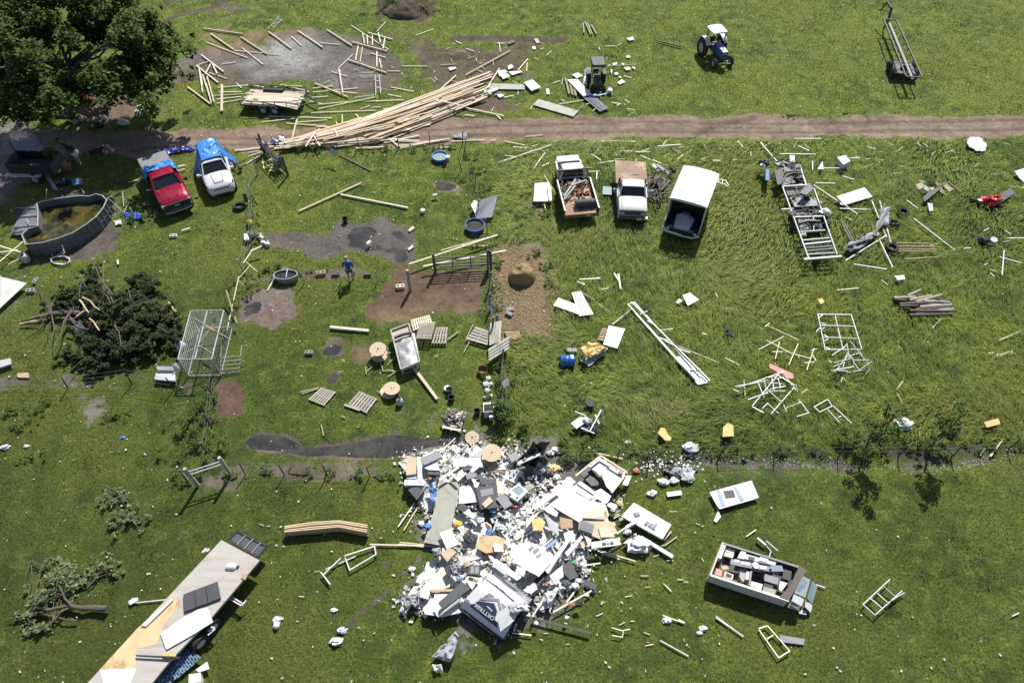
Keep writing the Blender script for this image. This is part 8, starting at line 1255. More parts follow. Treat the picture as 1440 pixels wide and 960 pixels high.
# ---------------------------------------------------------------- front shell of the destroyed camper
ROWS = [((150,555),(585,885),.10),((145,500),(625,850),.55),((190,420),(680,765),.85),((300,300),(760,610),1.0),((430,180),(865,505),1.08),((500,140),(905,470),1.0),((540,90),(950,420),.70)]
def F8(x, y, z): return V((*flat(630+x/8, 790+y/8, z), z))
def capz(x, y):
    best = None
    for (a, b, z0), (c, d, z1) in zip(ROWS[:-1], ROWS[1:]):
        n = (-(b[1]-a[1]), b[0]-a[0]); s0 = (x-a[0])*n[0]+(y-a[1])*n[1]; n1 = (-(d[1]-c[1]), d[0]-c[0]); s1 = (x-c[0])*n1[0]+(y-c[1])*n1[1]
        if s0 <= 0 <= s1 or s0 >= 0 >= s1: f = s0/(s0-s1+1e-9); return z0+(z1-z0)*f
    return 1.0
def cap():
    t = thing('camper_shell', 'silver and white camper front shell lying face up with a navy emblem', 'camper front', P(690, 860)); t.location.z = 0; b = t.location.copy()
    def rowpt(i, u): a, c, z = ROWS[i]; return F8(a[0]*(1-u)+c[0]*u, a[1]*(1-u)+c[1]*u, z)-b
    def mk(i0, i1, nm, m, wob):
        n = (i1-i0)*5; mb = MB()
        def fn(u, v):
            k = i0+v*(i1-i0); i = min(int(k), i1-1); f = k-i; p0 = rowpt(max(i-1, 0), u); p1 = rowpt(i, u); p2 = rowpt(i+1, u); p3 = rowpt(min(i+2, 6), u); p = p1*(1-f)+p2*f
            nn = float(fbm(p.x*2, p.y*2, 1, 2))-.5; return (p.x, p.y, p.z+nn*wob+.03*math.sin(math.pi*u))
        mb.sheet(fn, 16, n, .04); return mb.build(nm, m, t, 45)
    mk(0, 2, 'lower_shell', 'clean', .0); face = mk(2, 4, 'face', 'clean', .0); mk(4, 6, 'silver_shell', 'alu', .25)
    def decal(nm, q, m, dz=.05, par=face):
        mb = MB(); pts = []
        for i in range(len(q)):
            a, c = q[i], q[(i+1) % len(q)]
            for k in range(3): x, y = a[0]+(c[0]-a[0])*k/3, a[1]+(c[1]-a[1])*k/3; z = capz(x, y)+dz; pts.append(F8(x, y, z)-b)
        mb.slab(pts, .006); o = mb.build(nm, m, par); return o
    decal('emblem_band', [(245,492),(290,462),(545,665),(553,740)], 'navy'); decal('emblem_body', [(305,452),(345,434),(520,464),(556,560),(535,600),(530,650)], 'navy'); decal('emblem_chevron', [(345,412),(400,392),(575,412),(608,548),(585,552),(556,440),(400,426)], 'grey'); decal('emblem_tip', [(405,382),(470,345),(525,388)], 'grey'); decal('emblem_corner', [(600,455),(658,500),(622,532)], 'grey'); decal('seam', [(195,420),(205,412),(245,436),(238,444)], 'dgrey'); decal('seam_line', [(430,180),(436,176),(748,436),(742,442)], 'dgrey'); decal('tag_line', [(436,498),(444,490),(504,546),(496,554)], 'clean', .06)
    cu = bpy.data.curves.new('lettering', 'FONT'); cu.body = 'ORTTREK'; cu.extrude = .004; o = bpy.data.objects.new('lettering', cu); COL.objects.link(o); dg = bpy.context.evaluated_depsgraph_get(); me = bpy.data.meshes.new_from_object(o.evaluated_get(dg)); bpy.data.objects.remove(o)
    xs = [v.co.x for v in me.vertices]; w = max(xs)-min(xs); S = F8(528, 622, capz(528, 622)+.066); E = F8(312, 456, capz(312, 456)+.066); ex = E-S; L = ex.length; ex.normalize(); U = F8(300, 490, capz(300, 490)+.066)-E; ey = (U-ex*U.dot(ex)).normalized(); ez = ex.cross(ey); s = L/w
    me.transform(Matrix.Translation(S-b) @ Matrix(((ex.x, ey.x, ez.x, 0), (ex.y, ey.y, ez.y, 0), (ex.z, ey.z, ez.z, 0), (0, 0, 0, 1))) @ Matrix.Scale(s, 4) @ Matrix.Translation((-min(xs), 0, 0))); me.materials.clear(); me.materials.append(M['clean']); me.name = 'lettering'; l = bpy.data.objects.new('lettering', me); COL.objects.link(l); l.parent = face
    k = MB(); k.slab([F8(150,545,.5)-b, F8(590,880,.45)-b, F8(900,500,.5)-b, F8(450,200,.6)-b], .4); k.build('frame', 'black', t)
    panel(zz(630,790,8,[(545,572),(720,470),(775,520),(765,620),(740,660),(590,782)]), 'white', 1.2, .05, 'folded white roof sheet over the emblem of the camper front', 'sheet', 'sheet', zs=[1.25,1.3,1.25,1.1,1.1,1.05]); o = lump(.34, .22, .12, 3, 10, .3).build('insulation', 'lgrey', None, 50); o.location = F8(790, 500, 1.3); tag(o, 'fluffy grey insulation clump on top of the camper front', 'insulation')
cap()
# ---------------------------------------------------------------- the wreck heap: each big piece
F = {4: (540, 600, 5.333), 5: (740, 610, 5.333), 6: (560, 750, 4.8)}
NM = {'black': 'black', 'dgrey': 'charcoal', 'clean': 'clean white', 'winglass': 'pale glass', 'wood3': 'dusty wood', 'wood2': 'tan wood', 'ply': 'bare plywood'}
WP = [(4,'415,415 570,410 505,760 440,890 300,865 370,640','greenish',.3,.05,'large grey green floor slab'),(4,'272,235 400,178 435,225 300,285','grey',.65,.16,'thick grey mattress','mattress'),(4,'168,213 245,225 240,350 165,360','wood2',.75,.08,'tan shelf board at the upper left corner'),(4,'248,220 278,222 290,425 252,400','white',.6,.25,'upright white shelf side at the upper left'),(4,'155,395 290,390 300,435 150,435','white',.5,.2,'white shelf foot at the left edge'),(4,'170,360 240,360 242,385 168,385','white',.6,.1,'narrow white shelf under the tan board'),(4,'275,290 340,275 400,270 420,325 330,320','white',.55,.04,'white five sided board under the mattress'),(4,'330,325 420,330 415,360 330,355','dgrey',.5,.2,'dark drawer box below the mattress'),
(4,'180,470 240,440 300,480 245,545','dgrey',.5,.28,'charcoal square seat cushion at the left edge','cushion'),(4,'690,455 845,425 870,600 725,615','dgrey',.6,.08,'big charcoal door with inset frame','door'),(4,'720,470 815,455 822,500 730,520','grey',.62,.01,'grey inset rectangle on the charcoal door'),(4,'715,390 840,385 845,425 730,432','dgrey',.55,.06,'dark panel above the charcoal door'),(4,'840,535 895,495 965,580 905,615','grey',.75,.05,'grey square board right of the charcoal door'),(4,'735,575 790,520 818,555 760,605','wood2',.7,.04,'small tan square on the charcoal door'),(4,'905,495 1010,422 1080,480 1000,555','clean',.65,.22,'white stove with glass lid','stove'),(4,'955,470 1010,435 1055,475 1010,515','winglass',.665,.012,'glass lid of the white stove'),(4,'925,500 945,490 960,508 940,518','black',.66,.01,'left black burner opening on the stove'),(4,'985,525 1000,518 1010,535 992,543','black',.66,.01,'right black burner opening on the stove'),
(4,'415,795 505,760 555,880 470,915','white',.65,.06,'clean edged white slab at the foot of the grey green floor'),(4,'715,820 840,812 905,840 890,930 760,945 690,900','ply',.55,.03,'bare plywood sheet with curled edges'),(4,'840,385 905,440 900,510 850,490','wood3',.6,.03,'pinkish wood board right of the dark door'),(4,'535,600 590,570 635,600 590,635','dgrey',.5,.1,'charcoal diamond shaped block in the middle'),(4,'1055,440 1100,420 1135,445 1080,478','greenish',.55,.08,'grey green block right of the stove'),(4,'590,640 620,625 700,660 670,690','lgrey',.5,.1,'grey slab below the charcoal diamond'),(4,'520,235 735,228 740,300 640,290 520,300','white',.45,.03,'broad white sheet left of the cable spool'),(4,'585,300 640,280 655,310 600,330','dgrey',.55,.1,'dark box on the broad white sheet'),(4,'640,320 700,265 725,290 660,345','white',.6,.04,'slanted white board left of the spool'),(4,'605,350 690,340 700,370 625,392','grey',.5,.15,'grey block above the dark door'),(4,'545,345 590,312 620,345 560,405','white',.5,.03,'white folded board in the centre top'),(4,'930,215 985,185 1030,225 960,265','grey',.5,.04,'grey diamond sheet left of the black awning'),(4,'440,905 520,900 510,960 430,960','wood3',.5,.05,'tan block under the white slab'),(4,'650,225 690,130 740,170 735,225','white',.5,.03,'white triangular sheet beside the spool'),(4,'655,390 680,385 710,440 690,455','clean',.6,.05,'narrow white tile left of the dark door'),(4,'565,450 700,450 705,560 560,575','paper',.3,.02,'crumbled white sheet in the middle'),
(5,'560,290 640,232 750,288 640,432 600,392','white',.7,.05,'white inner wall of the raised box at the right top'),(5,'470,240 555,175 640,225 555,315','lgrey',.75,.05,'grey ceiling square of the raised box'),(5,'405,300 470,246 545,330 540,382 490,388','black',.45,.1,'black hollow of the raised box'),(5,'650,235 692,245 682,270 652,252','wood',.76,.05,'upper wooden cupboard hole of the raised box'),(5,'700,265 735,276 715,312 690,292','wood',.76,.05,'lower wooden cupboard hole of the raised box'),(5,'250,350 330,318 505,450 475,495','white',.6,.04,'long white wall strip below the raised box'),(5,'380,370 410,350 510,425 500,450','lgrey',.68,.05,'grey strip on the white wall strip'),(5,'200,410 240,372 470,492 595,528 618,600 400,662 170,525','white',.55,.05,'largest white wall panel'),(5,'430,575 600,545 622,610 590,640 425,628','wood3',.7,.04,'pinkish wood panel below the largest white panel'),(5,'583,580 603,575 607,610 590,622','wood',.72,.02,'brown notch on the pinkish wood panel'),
(5,'400,650 640,655 688,740 560,790 390,722','wood2',.62,.04,'tan floor panel at the right side'),(5,'410,645 512,680 495,748 395,712','navy',.72,.04,'navy square tile on the tan floor panel'),(5,'540,700 600,690 665,770 560,775','wood3',.70,.03,'dusty board on the tan floor panel'),(5,'485,810 700,775 708,830 487,860','white',.7,.06,'white strip board with three dark marks'),(5,'568,815 598,812 600,835 570,838','dgrey',.716,.012,'left dark mark on the white strip board'),(5,'604,818 622,815 622,826 604,828','dgrey',.716,.012,'middle dark mark on the white strip board'),(5,'628,810 655,806 656,828 630,831','dgrey',.716,.012,'right dark mark on the white strip board'),(5,'430,755 492,790 470,845','wood3',.6,.03,'tan wedge left of the white strip board'),(5,'0,800 140,850 200,900 120,962 0,962','white',.7,.05,'white wall corner with vents in the middle'),(5,'40,650 100,620 145,660 120,720 60,722','osb',.6,.05,'ochre board broken in the middle'),(5,'310,918 428,772 412,758 290,890','white',.8,.06,'long white trim on the right flank'),(5,'745,690 835,640 832,662 765,712','alu',.6,.06,'silvery flap between heap and clean roof panel'),(5,'0,650 80,568 100,582 0,705','wood3',.6,.05,'dusty wedge board left of the ochre board'),(5,'130,590 240,680 245,760 180,720','lgrey',.6,.03,'grey triangle right of the ochre board'),(5,'150,840 215,785 230,805 165,855','decal',.85,.08,'pale blue cushion near the vents'),(5,'250,620 345,640 350,700 260,710','wood',.6,.04,'brown splintered panel in the middle right'),(5,'120,560 175,530 240,590 225,620','white',.6,.03,'white shard left of the brown panel'),(5,'280,740 350,720 370,800 300,830','paper',.7,.03,'white torn sheet left of the trim'),(5,'620,500 600,530 660,575 685,540','lgrey',.5,.03,'grey flap below the raised box'),(5,'500,440 560,410 640,470 600,520 530,480','alu',.6,.04,'shiny bent sheet below the raised box'),(5,'720,378 755,310 790,315 760,388','clean',.3,.03,'small white frame right of the raised box'),
(6,'600,140 665,170 835,290 800,316 640,192','white',1.25,.03,'curved white roof strip above the silver shell'),(6,'770,80 860,60 1045,140 1030,200 950,290 790,200 750,130','white',.8,.05,'wide white roof panel behind the silver shell'),(6,'880,100 905,80 917,90 892,117','grey',.83,.03,'left vent flap on the wide white roof panel'),(6,'910,115 940,92 952,105 922,135','grey',.83,.03,'middle vent flap on the wide white roof panel'),(6,'930,152 962,127 968,136 942,160','grey',.83,.03,'right vent flap on the wide white roof panel'),(6,'480,208 557,215 550,282 465,272','black',.9,.25,'black drawer tray with pale slats','drawer'),(6,'492,218 515,221 510,268 485,265','grey',.91,.01,'left slat of the black drawer tray'),(6,'522,221 545,224 540,270 517,268','grey',.91,.01,'right slat of the black drawer tray'),(6,'270,465 430,322 490,368 300,510','dgrey',.8,.1,'long charcoal board left of the camper front'),(6,'450,310 530,330 500,378','cream',.82,.05,'cream wedge at the end of the charcoal board'),(6,'165,500 250,420 390,480 425,530 300,560 180,542','white',.4,.04,'rounded white sheet at the lower left'),(6,'160,365 300,222 395,330 250,402','wood3',.35,.02,'dusty spotted sheet at the left flank'),(6,'215,372 385,372 380,388 215,388','wood',.45,.05,'thin brown board at the left flank'),(6,'240,395 385,390 360,450 250,440','cream',.4,.03,'cream slab under the brown board'),(6,'145,360 215,370 205,440 150,430','paper',.45,.03,'white folded sheet at the far left flank'),(6,'235,495 262,492 275,560 268,562','lgrey',.6,.05,'grey slat end at the lower left'),(6,'270,560 350,470 425,430 418,455','white',.7,.05,'white edge strip below the charcoal board'),(6,'1020,280 1110,210 1115,290 1050,342','lgrey',.7,.04,'grey wedge at the right flank'),(6,'1100,190 1160,170 1215,290 1160,312 1105,250','dgrey',.4,.25,'charcoal case at the right flank','case'),(6,'1255,345 1265,312 1342,345 1330,382','dgrey',.2,.06,'dark framed tablet at the far right of the heap','tablet'),(6,'285,130 350,95 395,122 330,188','wood2',.6,.2,'cardboard box at the upper left of the lower heap','box'),(6,'310,235 350,200 372,260 335,290','black',.7,.1,'black panel beside the heap of dark clothes'),(6,'640,190 745,260 700,290 630,255','lgrey',.9,.03,'grey lining at the top of the silver shell'),(6,'800,215 865,240 850,290 790,262','lgrey',.9,.02,'grey torn roof skin beside the curved strip'),(6,'840,380 920,330 945,370 900,410','white',.7,.04,'white shard right of the silver shell'),(6,'1205,60 1230,45 1290,60 1250,100','wood3',.4,.03,'tan flap at the right rim of the lower heap'),(6,'890,340 985,250 1010,270 905,400','black',.5,.1,'black edge strip right of the silver shell'),(6,'985,240 1150,20 1170,30 1010,270','white',.75,.05,'long white edge beam on the right flank'),(6,'400,150 520,140 560,165 420,200','white',.6,.03,'white sheet above the black tray'),(6,'640,60 700,75 715,120 650,120','cream',.65,.02,'cream paper on the plywood sheet')]
for w in WP:
    f, q, m, z, th, lb = w[:6]; q = [tuple(map(float, p.split(','))) for p in q.split()]; nn = w[6] if len(w) > 6 else 'board'; rs_ = random.Random(lb); n_ = len(q)
    inl = ' on the ' in lb or ' of the ' in lb[:45] and th < .02; z = z*.8+.12 if f < 6 else z+.08; zs = [z]*n_ if (inl or th < .03 or rs_.random() < .45) else [z+rs_.uniform(-.06, .06)*(1 if n_ < 5 else .3) for _ in q]
    if n_ == 4 and not inl: zs[3] = zs[0]-zs[1]+zs[2]
    if lb.startswith(('big charcoal', 'white stove', 'white strip board', 'wide white roof', 'black drawer')): zs = [z]*n_
    Q = zz(*F[f], q)
    if not inl and n_ < 9 and th < .1 and m in ('white', 'wood3', 'wood2', 'ply', 'cream', 'paper', 'lgrey', 'osb') and min(zs) == max(zs): Q = jag(Q, .55, lb); zs = [z]*len(Q)
    panel(Q, m, z, th, (lb+(' in the wreck heap' if len(lb.split()) < 12 else '')), nn.replace(' ', '_'), nn, zs=zs)
for pa, pb, w, m, z, lb in [(zz(*F[4],[(415,395)])[0], zz(*F[4],[(560,300)])[0], .13,'cream',.7,'cream board crossing the broad white sheet'),(zz(*F[4],[(495,340)])[0], zz(*F[4],[(562,402)])[0], .13,'cream',.72,'short cream board forming a cross'),(zz(*F[5],[(370,312)])[0], zz(*F[5],[(555,165)])[0], .1,'wood2',.95,'left wooden edge rail of the raised box'),(zz(*F[5],[(555,160)])[0], zz(*F[5],[(757,287)])[0], .1,'pine',.95,'top wooden edge rail of the raised box'),(zz(*F[5],[(757,287)])[0], zz(*F[5],[(640,440)])[0], .1,'pale',.85,'right wooden edge rail of the raised box'),(zz(*F[5],[(55,555)])[0], zz(*F[5],[(240,425)])[0], .2,'white',.75,'white beam at the left of the largest white panel'),(zz(*F[5],[(45,580)])[0], zz(*F[5],[(200,450)])[0], .1,'dgrey',.6,'dark beam beside the white beam'),(zz(*F[5],[(680,745)])[0], zz(*F[5],[(840,640)])[0], .07,'lgrey',.7,'grey rod reaching to the clean roof panel'),(zz(*F[6],[(900,568)])[0], zz(*F[6],[(1300,672)])[0], .12,'bsteel',.25,'long black bar on the grass right of the camper front'),(zz(*F[6],[(905,560)])[0], zz(*F[6],[(1015,385)])[0], .07,'clean',.5,'white rod rising from the long black bar'),(zz(*F[6],[(1045,530)])[0], zz(*F[6],[(1305,385)])[0], .07,'cream',.3,'cream rod below the dark tablet'),(zz(*F[6],[(1135,465)])[0], zz(*F[6],[(1195,385)])[0], .07,'cream',.3,'short cream rod beside the white bag'),(zz(*F[6],[(1250,215)])[0], zz(*F[6],[(1365,200)])[0], .06,'cream',.2,'thin cream rod above the dark tablet'),(zz(*F[6],[(1265,290)])[0], zz(*F[6],[(1300,240)])[0], .08,'cream',.2,'short cream rod behind the dark tablet'),(zz(*F[6],[(770,670)])[0], zz(*F[6],[(900,685)])[0], .05,'cream',.15,'thin rod on the grass below the camper front')]: plank(pa, pb, w*1.3, .05, m, z, label=lb, noun='rod' if 'rod' in lb else 'beam', name='rod' if 'rod' in lb else 'beam')
def crum(f, q, m, z, amp, seed, nm, lb, cat, fine=3.0): mb, c = crumple(zz(*F[f], q), m, z, amp, 16, 12, seed=seed, fine=fine); o = mb.build(nm, m, None, 30); o.location = c; tag(o, lb, cat)
crum(4,[(985,270),(1110,135),(1235,110),(1180,230)],'black',.8,.7,51,'awning','black folded awning at the upper right, far fold','awning'); crum(4,[(1000,290),(1180,200),(1235,250),(1110,340)],'black',.5,.5,52,'awning','black folded awning at the upper right, near fold','awning'); panel(zz(*F[4],[(1000,262),(1170,195),(1172,210),(1005,285)]), 'lgrey', 1.0, .04, 'grey rail along the folded black awning', 'rail', 'rail')
crum(4,[(340,430),(395,430),(385,545),(345,560)],'decal',.6,.4,53,'cloth','pale blue cloth left of the grey green floor','cloth'); crum(6,[(340,215),(400,195),(440,270),(370,300)],'cloth',.85,.5,54,'clothes','heap of dark grey clothes by the black tray','clothes'); crum(6,[(20,440),(140,395),(165,480),(60,520)],'cloth',.3,.5,55,'cloth','striped grey cloth at the far left of the lower heap','cloth'); crum(6,[(0,520),(30,450),(70,470),(40,560)],'paper',.2,.3,56,'cloth','white cloth end at the far left of the lower heap','cloth'); crum(6,[(985,400),(1085,370),(1050,450),(1010,530)],'paper',.5,.5,57,'bag','crumpled white bag right of the camper front','bag')
crum(6,[(385,650),(425,680),(350,855),(240,830)],'cloth',.25,.4,58,'cloth','grey striped cloth bundle alone below the camper front','cloth',4); crum(6,[(245,880),(300,880),(310,925),(255,920)],'paper',.2,.3,59,'cloth','white knotted end of the grey striped bundle','cloth'); crum(4,[(370,930),(430,900),(440,960),(380,962)],'cloth',.5,.4,60,'clothes','dark cloth beside the white slab','clothes')
# pile of clothes by the rubble line and the coloured bits in the heap
BITS = [(4,820,628,'teal',.14,'teal'),(4,322,742,'blue',.17,'blue'),(4,282,722,'clean',.18,'white'),(4,800,787,'barrel',.2,'deep blue'),(4,552,722,'yellow',.2,'yellow'),(4,912,780,'green',.09,'green'),(4,870,655,'clean',.12,'round white'),(4,985,600,'redp',.12,'red'),(4,345,385,'orange',.08,'orange'),(4,130,420,'clean',.1,'tiny white'),(4,640,830,'dgrey',.28,'big charcoal'),(4,870,755,'lgrey',.22,'pale grey'),(4,905,670,'clean',.15,'white'),(4,715,700,'lgrey',.2,'light grey'),(4,650,720,'navy',.12,'navy'),(4,1020,560,'clean',.1,'small white'),(5,215,255,'tan',.28,'straw yellow'),(5,230,322,'clean',.18,'white'),(5,650,575,'clean',.12,'white'),(5,700,520,'tan',.2,'tan'),(5,670,510,'redp',.1,'dark red'),(5,765,60,'paper',.15,'white'),(5,1080,270,'black',.3,'black'),(5,1130,290,'cloth',.35,'grey'),(5,1160,330,'redp',.15,'red'),(5,1110,350,'clean',.22,'white'),(5,1025,360,'clean',.25,'bright white'),(5,825,278,'brick',.18,'rusty red'),(5,1200,320,'lgrey',.35,'pale grey'),(5,1240,290,'clean',.2,'white'),(5,1235,345,'green',.2,'green'),(5,1260,260,'navy',.2,'navy'),(5,1215,270,'cloth',.25,'grey'),(5,760,735,'lgrey',.2,'grey'),(5,235,120,'paper',.25,'white'),(5,180,140,'lgrey',.2,'grey'),(5,150,235,'cloth',.22,'grey'),(5,120,280,'navy',.25,'navy'),(6,1182,195,'green',.14,'green'),(6,1205,228,'black',.25,'black'),(6,1217,476,'black',.16,'round black'),(6,1165,478,'brick',.12,'reddish'),(6,1195,350,'clean',.18,'white'),(6,1215,318,'lgrey',.15,'grey'),(6,1045,172,'wood',.18,'brown'),(6,1000,335,'pink',.14,'pinkish'),(6,485,25,'dgrey',.3,'charcoal'),(6,440,110,'navy',.15,'navy'),(6,90,240,'clean',.16,'white'),(6,1130,335,'dgrey',.2,'charcoal'),(6,690,262,'cloth',.3,'dark grey'),(6,1140,565,'paper',.1,'white'),(6,930,602,'paper',.1,'white'),(6,415,305,'decal',.14,'pale blue'),(6,350,155,'redp',.1,'red'),(6,340,130,'wood',.14,'brown')]
for i, (f, x, y, m, s, cn) in enumerate(BITS):
    px, py = zz(*F[f], [(x, y)])[0]; o = lump(s*.85, s*.65, s*.35, 200+i, 8, .35).build('bundle' if s > .18 else 'crushed_item', m, None, 55); o.location = P(px, py, .42 if 600 < px < 860 and py > 640 and py < 880 else s*.5); auto(o, f"{cn} crumpled item", 'item', px, py)
for i, (q, m) in enumerate([('560,650 640,625 690,640 680,700 600,720','white'),('640,640 700,640 730,670 700,720 650,700','paper'),('600,730 680,720 700,790 640,810','paper'),('700,720 800,680 840,720 760,800 710,790','white'),('740,790 820,740 825,800 770,850','paper'),('570,850 600,790 680,770 700,810 640,860','white'),('790,680 850,690 860,740 800,740','paper'),('640,780 740,760 790,820 720,850','white')]): panel(jag([tuple(map(float, p.split(','))) for p in q.split()], 2.2, i), m, .10, .02, ORD[i]+' torn white filler sheet added under the wreck heap', 'liner_sheet', 'sheet')  # pale filler sheets added beneath the heap to lighten its dark gaps
rs_ = random.Random(77); HP = [(566,640),(640,622),(720,625),(770,650),(800,690),(870,700),(880,740),(830,790),(828,830),(770,850),(700,900),(655,850),(580,866),(560,840),(620,790),(600,740),(570,700)]
def heap_scraps():
    n = 0; xs = [p[0] for p in HP]; ys = [p[1] for p in HP]
    while n < 280:
        x, y = rs_.uniform(min(xs), max(xs)), rs_.uniform(min(ys), max(ys))
        if sdist(HP, np.array([x]), np.array([y]))[0] > 0: continue
        n += 1; m = rs_.choice(['white', 'clean', 'paper', 'white', 'lgrey', 'cream', 'wood3', 'dgrey', 'wood2', 'grey', 'paper', 'white', 'cream', 'lgrey', 'wood', 'greenish']); a, s1, s2 = rs_.random()*3.14, rs_.uniform(.08, .36), rs_.uniform(.04, .17); mb = MB()
        nm = 'flat_scrap'; c, sn = math.cos(a), math.sin(a); k = rs_.random(); z = rs_.uniform(.1, .32)
        if k < .5: q = [(-s1*rs_.uniform(.6, 1), -s2), (s1, -s2*rs_.uniform(.4, 1)), (s1*rs_.uniform(.5, 1), s2), (-s1, s2*rs_.uniform(.4, 1))]; mb.slab([(px_, py_, .03*math.sin(px_*5)) for px_, py_ in q], .02)
        elif k < .72: mb.box(-s1, s1, -.04, .04, -.02, .02); nm = 'slat_scrap'
        elif k < .88: mb = lump(s1*.4, s2*.8+.03, .06, n, 7, .4); nm = 'crushed_scrap'
        else: mb.box(-s1*.5, s1*.5, -s2*.7, s2*.7, -.07, .07); nm = 'box_scrap'
        o = mb.build(nm, m); p = P(x, y, z); o.location = p; o.rotation_euler = (rs_.gauss(0, .28), rs_.gauss(0, .28), a); w = nm.split('_')[0]; auto(o, '', 'scrap', x, y, f"small {CN.get(m, m)} {w} scrap {'in the upper' if y < 710 else 'in the middle' if y < 780 else 'in the lower'} {'left' if x < 690 else 'right'} wreck heap")
heap_scraps()
def confetti():
    rs = np.random.RandomState(9); pts = [flat(*p) for p in HP]; n = 30000; X = rs.uniform(min(p[0] for p in pts)-2, max(p[0] for p in pts)+2, n); Y = rs.uniform(min(p[1] for p in pts)-2, max(p[1] for p in pts)+2, n); d = sdist(pts, X, Y); k = (d < np.abs(rs.randn(n))*.4-.3) & (fbm(X, Y, 1.1, 3) > .33); X, Y, d = X[k], Y[k], d[k]
    for gi, (m, f) in enumerate([('paper', .66), ('dgrey', .10), ('wood3', .14), ('lgrey', .16)]):
        k = rs.rand(len(X)) < f*.75; x, y = X[k], Y[k]; n = len(x); Z = samp(_GH, x, y)+.07+.22*rs.rand(n)*(d[k] < -.2); s = .018+.085*rs.rand(n)**3; a = rs.rand(n)*6.28; u = np.stack([np.cos(a)*s, np.sin(a)*s, rs.randn(n)*s*.35], 1); w = np.stack([-np.sin(a)*s*.6, np.cos(a)*s*.6, rs.randn(n)*s*.35], 1); c = np.stack([x, y, Z], 1)
        me = raw_mesh('fine_litter', np.stack([c-u-w, c+u-w*.6, c+u*.8+w, c-u+w], 1).reshape(-1, 3), np.arange(n*4), 4, M[m]); o = bpy.data.objects.new('fine_litter', me); COL.objects.link(o); o['kind'] = 'stuff'; o['label'] = f"fine {CN.get(m)} litter strewn through the wreck heap"; o['category'] = 'litter'
confetti()
for c_, p_, n_ in [('glass lid of the white stove','white stove with','stove_lid'),('burner opening on the stove','white stove with','burner'),('grey inset rectangle','big charcoal door','inset'),('vent flap on the wide','wide white roof panel behind','vent_flap'),('dark mark on the white strip','white strip board with','mark'),('slat of the black drawer','black drawer tray with','slat'),('strip along the dark grooved','dark grooved panel at','stripe'),('groove strip across','charcoal door panel lying','groove'),('seam strip on the upper','upright lying grey','seam'),('seam strip on the slanted','slanted grey siding','seam'),('on the leaning metal panel','ribbed metal panel leaning','rib'),('white bench back','grey bench seat','backrest'),('grey ceiling square of','white inner wall of','ceiling'),('black hollow of','white inner wall of','hollow'),('wooden cupboard hole','white inner wall of','cupboard'),('wooden edge rail of','white inner wall of','edge_rail'),('brown notch on','pinkish wood panel below','notch'),('reddish half of','small pale sign plate','sign_half')]:
    p = find(p_)
    if not p: print('missing', p_); continue
    for o in find(c_):
        if o is not p[0]: adopt(o, p[0], n_)
find('white inner wall of')[0]['label'] = 'raised open box of camper walls at the upper right of the wreck heap'
find('grey bench seat')[0]['label'] = 'grey and white bench standing in front of the wire cage'
finish_auto()
# ---------------------------------------------------------------- grass, left out where things lie
def occupancy():
    bpy.context.view_layer.update()
    res = .12; nx, ny = int(120/res), int(75/res); occ = np.zeros((nx, ny), bool)
    rs = np.random.RandomState(3)
    for o in bpy.data.objects:
        if o.type != 'MESH' or o.get('kind') in ('structure', 'stuff') or len(o.data.polygons) > 60000: continue
        if o.get('grow_through'): continue
        me = o.data; me.calc_loop_triangles(); n = len(me.loop_triangles)
        if not n: continue
        co = np.empty(len(me.vertices)*3, np.float32); me.vertices.foreach_get('co', co); co = co.reshape(-1, 3)
        mw = np.array(o.matrix_world); co = co @ mw[:3, :3].T + mw[:3, 3]
        tr = np.empty(n*3, np.int32); me.loop_triangles.foreach_get('vertices', tr); t = co[tr.reshape(-1, 3)]
        t = t[t[:, :, 2].min(1) < .45]
        if not len(t): continue
        a = .5*np.abs((t[:, 1, 0]-t[:, 0, 0])*(t[:, 2, 1]-t[:, 0, 1])-(t[:, 1, 1]-t[:, 0, 1])*(t[:, 2, 0]-t[:, 0, 0]))
        k = np.clip((a/.006).astype(int)+1, 1, 4000); idx = np.repeat(np.arange(len(t)), k)
        r1 = np.sqrt(rs.rand(len(idx), 1)); r2 = rs.rand(len(idx), 1); tt = t[idx]
        p = tt[:, 0]*(1-r1)+tt[:, 1]*r1*(1-r2)+tt[:, 2]*r1*r2
        ix = ((p[:, 0]+60)/res).astype(int); iy = (p[:, 1]/res).astype(int)
        ok = (ix >= 0) & (ix < nx) & (iy >= 0) & (iy < ny); occ[ix[ok], iy[ok]] = True
    return occ, res, nx, ny
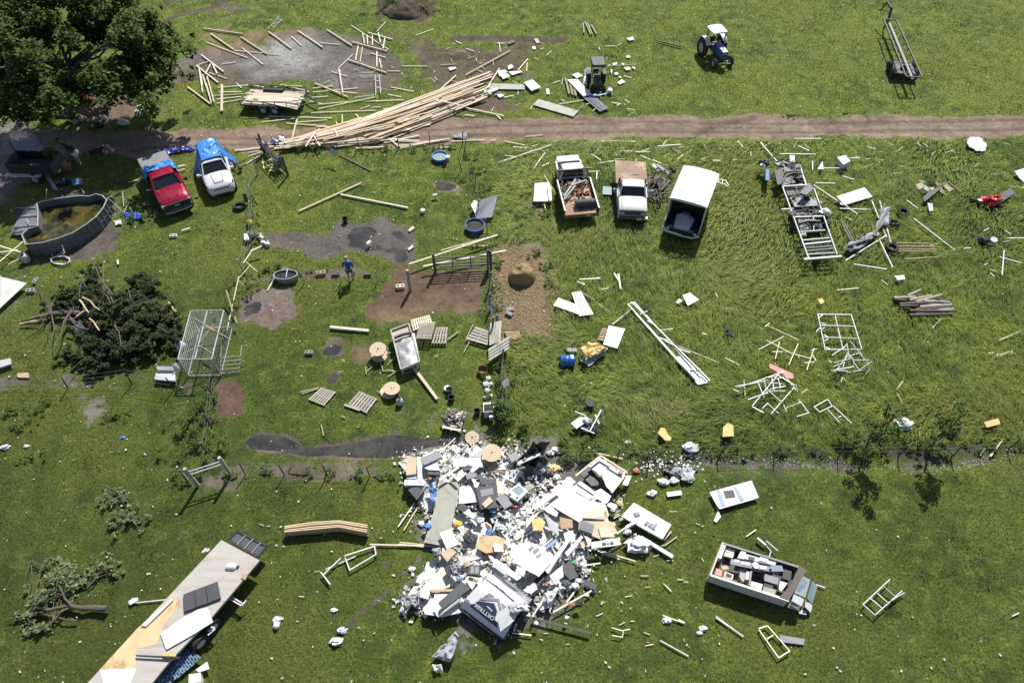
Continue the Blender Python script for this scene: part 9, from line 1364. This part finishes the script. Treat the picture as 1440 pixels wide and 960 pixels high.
def blades(name, n, tall, mat, seed, label):
    rs = np.random.RandomState(seed)
    Y = 2 + 66*rs.rand(n*2)**.82; X = (rs.rand(n*2)*2-1)*(28+.48*Y)*1.08
    soil, dry, tone, tl = (samp(a, X, Y) for a in AT)
    dens = 1-sst(.25, .6, soil+(fbm(X, Y, 1.1, 3)-.5)*.9)
    if tall: dens = dens*tl*(.25+1.1*fbm(X, Y, 2.5, 3))
    else: dens = dens*(1-.6*tl)*(.35+1.0*fbm(X, Y, 1.8, 4))
    ix = np.clip(((X+60)/OCC[1]).astype(int), 0, OCC[2]-1); iy = np.clip((Y/OCC[1]).astype(int), 0, OCC[3]-1)
    keep = (rs.rand(len(X)) < dens) & ~OCC[0][ix, iy]
    X, Y, dry, tone = X[keep][:n], Y[keep][:n], dry[keep][:n], tone[keep][:n]; m = len(X)
    Z = samp(_GH, X, Y)-.01
    if tall:
        ang = (fbm(X, Y, 5.0, 3)-.5)*7 + 2.6 + rs.randn(m)*.45; L = .30+.42*fbm(X, Y, 3, 2)+.2*rs.rand(m); lean = .55+.5*fbm(X+40, Y, 2.2, 2)
        Wd = .016+.016*rs.rand(m)
    else:
        clump = fbm(X, Y, .8, 3); ang = rs.rand(m)*6.283; L = .035+.17*np.clip(clump-.30, 0, 1)+.05*rs.rand(m); lean = .3+.7*rs.rand(m); Wd = .018+.02*rs.rand(m)
    far = 1+.5*(Y/65); Wd = Wd*far
    dx, dy = np.cos(ang), np.sin(ang); px, py = -dy, dx
    yaw = rs.rand(m)*.9-.45
    wx, wy = px*np.cos(yaw)-py*np.sin(yaw), px*np.sin(yaw)+py*np.cos(yaw)
    b = np.stack([X, Y, Z], 1); w = np.stack([wx*Wd, wy*Wd, 0*Wd], 1)*.5
    tip = b+np.stack([dx*L*lean, dy*L*lean, L*np.sqrt(np.clip(1-np.minimum(lean, .96)**2, .05, 1))], 1)
    if tall:
        mid = b+np.stack([dx*L*lean*.38, dy*L*lean*.38, L*.42*np.ones(m)], 1); tip[:, 2] = Z+L*.34
        co = np.stack([b-w, b+w, mid+w*.8, mid-w*.8, tip], 1).reshape(-1, 3); k = np.arange(m)[:, None]*5
        f = np.concatenate([k+0, k+1, k+2, k+0, k+2, k+3, k+3, k+2, k+4], 1).ravel(); nv = 5
    else:
        co = np.stack([b-w, b+w, tip], 1).reshape(-1, 3); f = np.arange(m*3); nv = 3
    me = raw_mesh(name, co, f, 3, mat)
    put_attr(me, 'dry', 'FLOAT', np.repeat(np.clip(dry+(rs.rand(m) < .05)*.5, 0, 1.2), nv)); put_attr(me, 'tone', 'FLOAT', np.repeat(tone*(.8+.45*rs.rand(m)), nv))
    o = bpy.data.objects.new(name, me); COL.objects.link(o); o['kind'] = 'stuff'; o['label'] = label; o['category'] = 'grass'
def grass_mat(name, tint):
    m, nt, n, l, b = nmat(name); g = grass_colour(nt, pos(nt)); v = N(nt, 'ShaderNodeHueSaturation'); v.inputs['Value'].default_value = tint
    l.new(g, v.inputs['Color']); l.new(v.outputs[0], b.inputs['Base Color']); b.inputs['Roughness'].default_value = .6; b.inputs['Specular IOR Level'].default_value = .25
    return m
OCC = occupancy()
_a = attrs(_GX, _GY); AT = [_a[0], _a[3], _a[4], _a[5]]
blades('short_grass', 700000, False, grass_mat('short grass', 1.15), 1, 'short cropped green pasture grass covering the field')
blades('tall_grass', 260000, True, grass_mat('tall grass', 1.2), 2, 'tall wind swept grass below the dirt road')
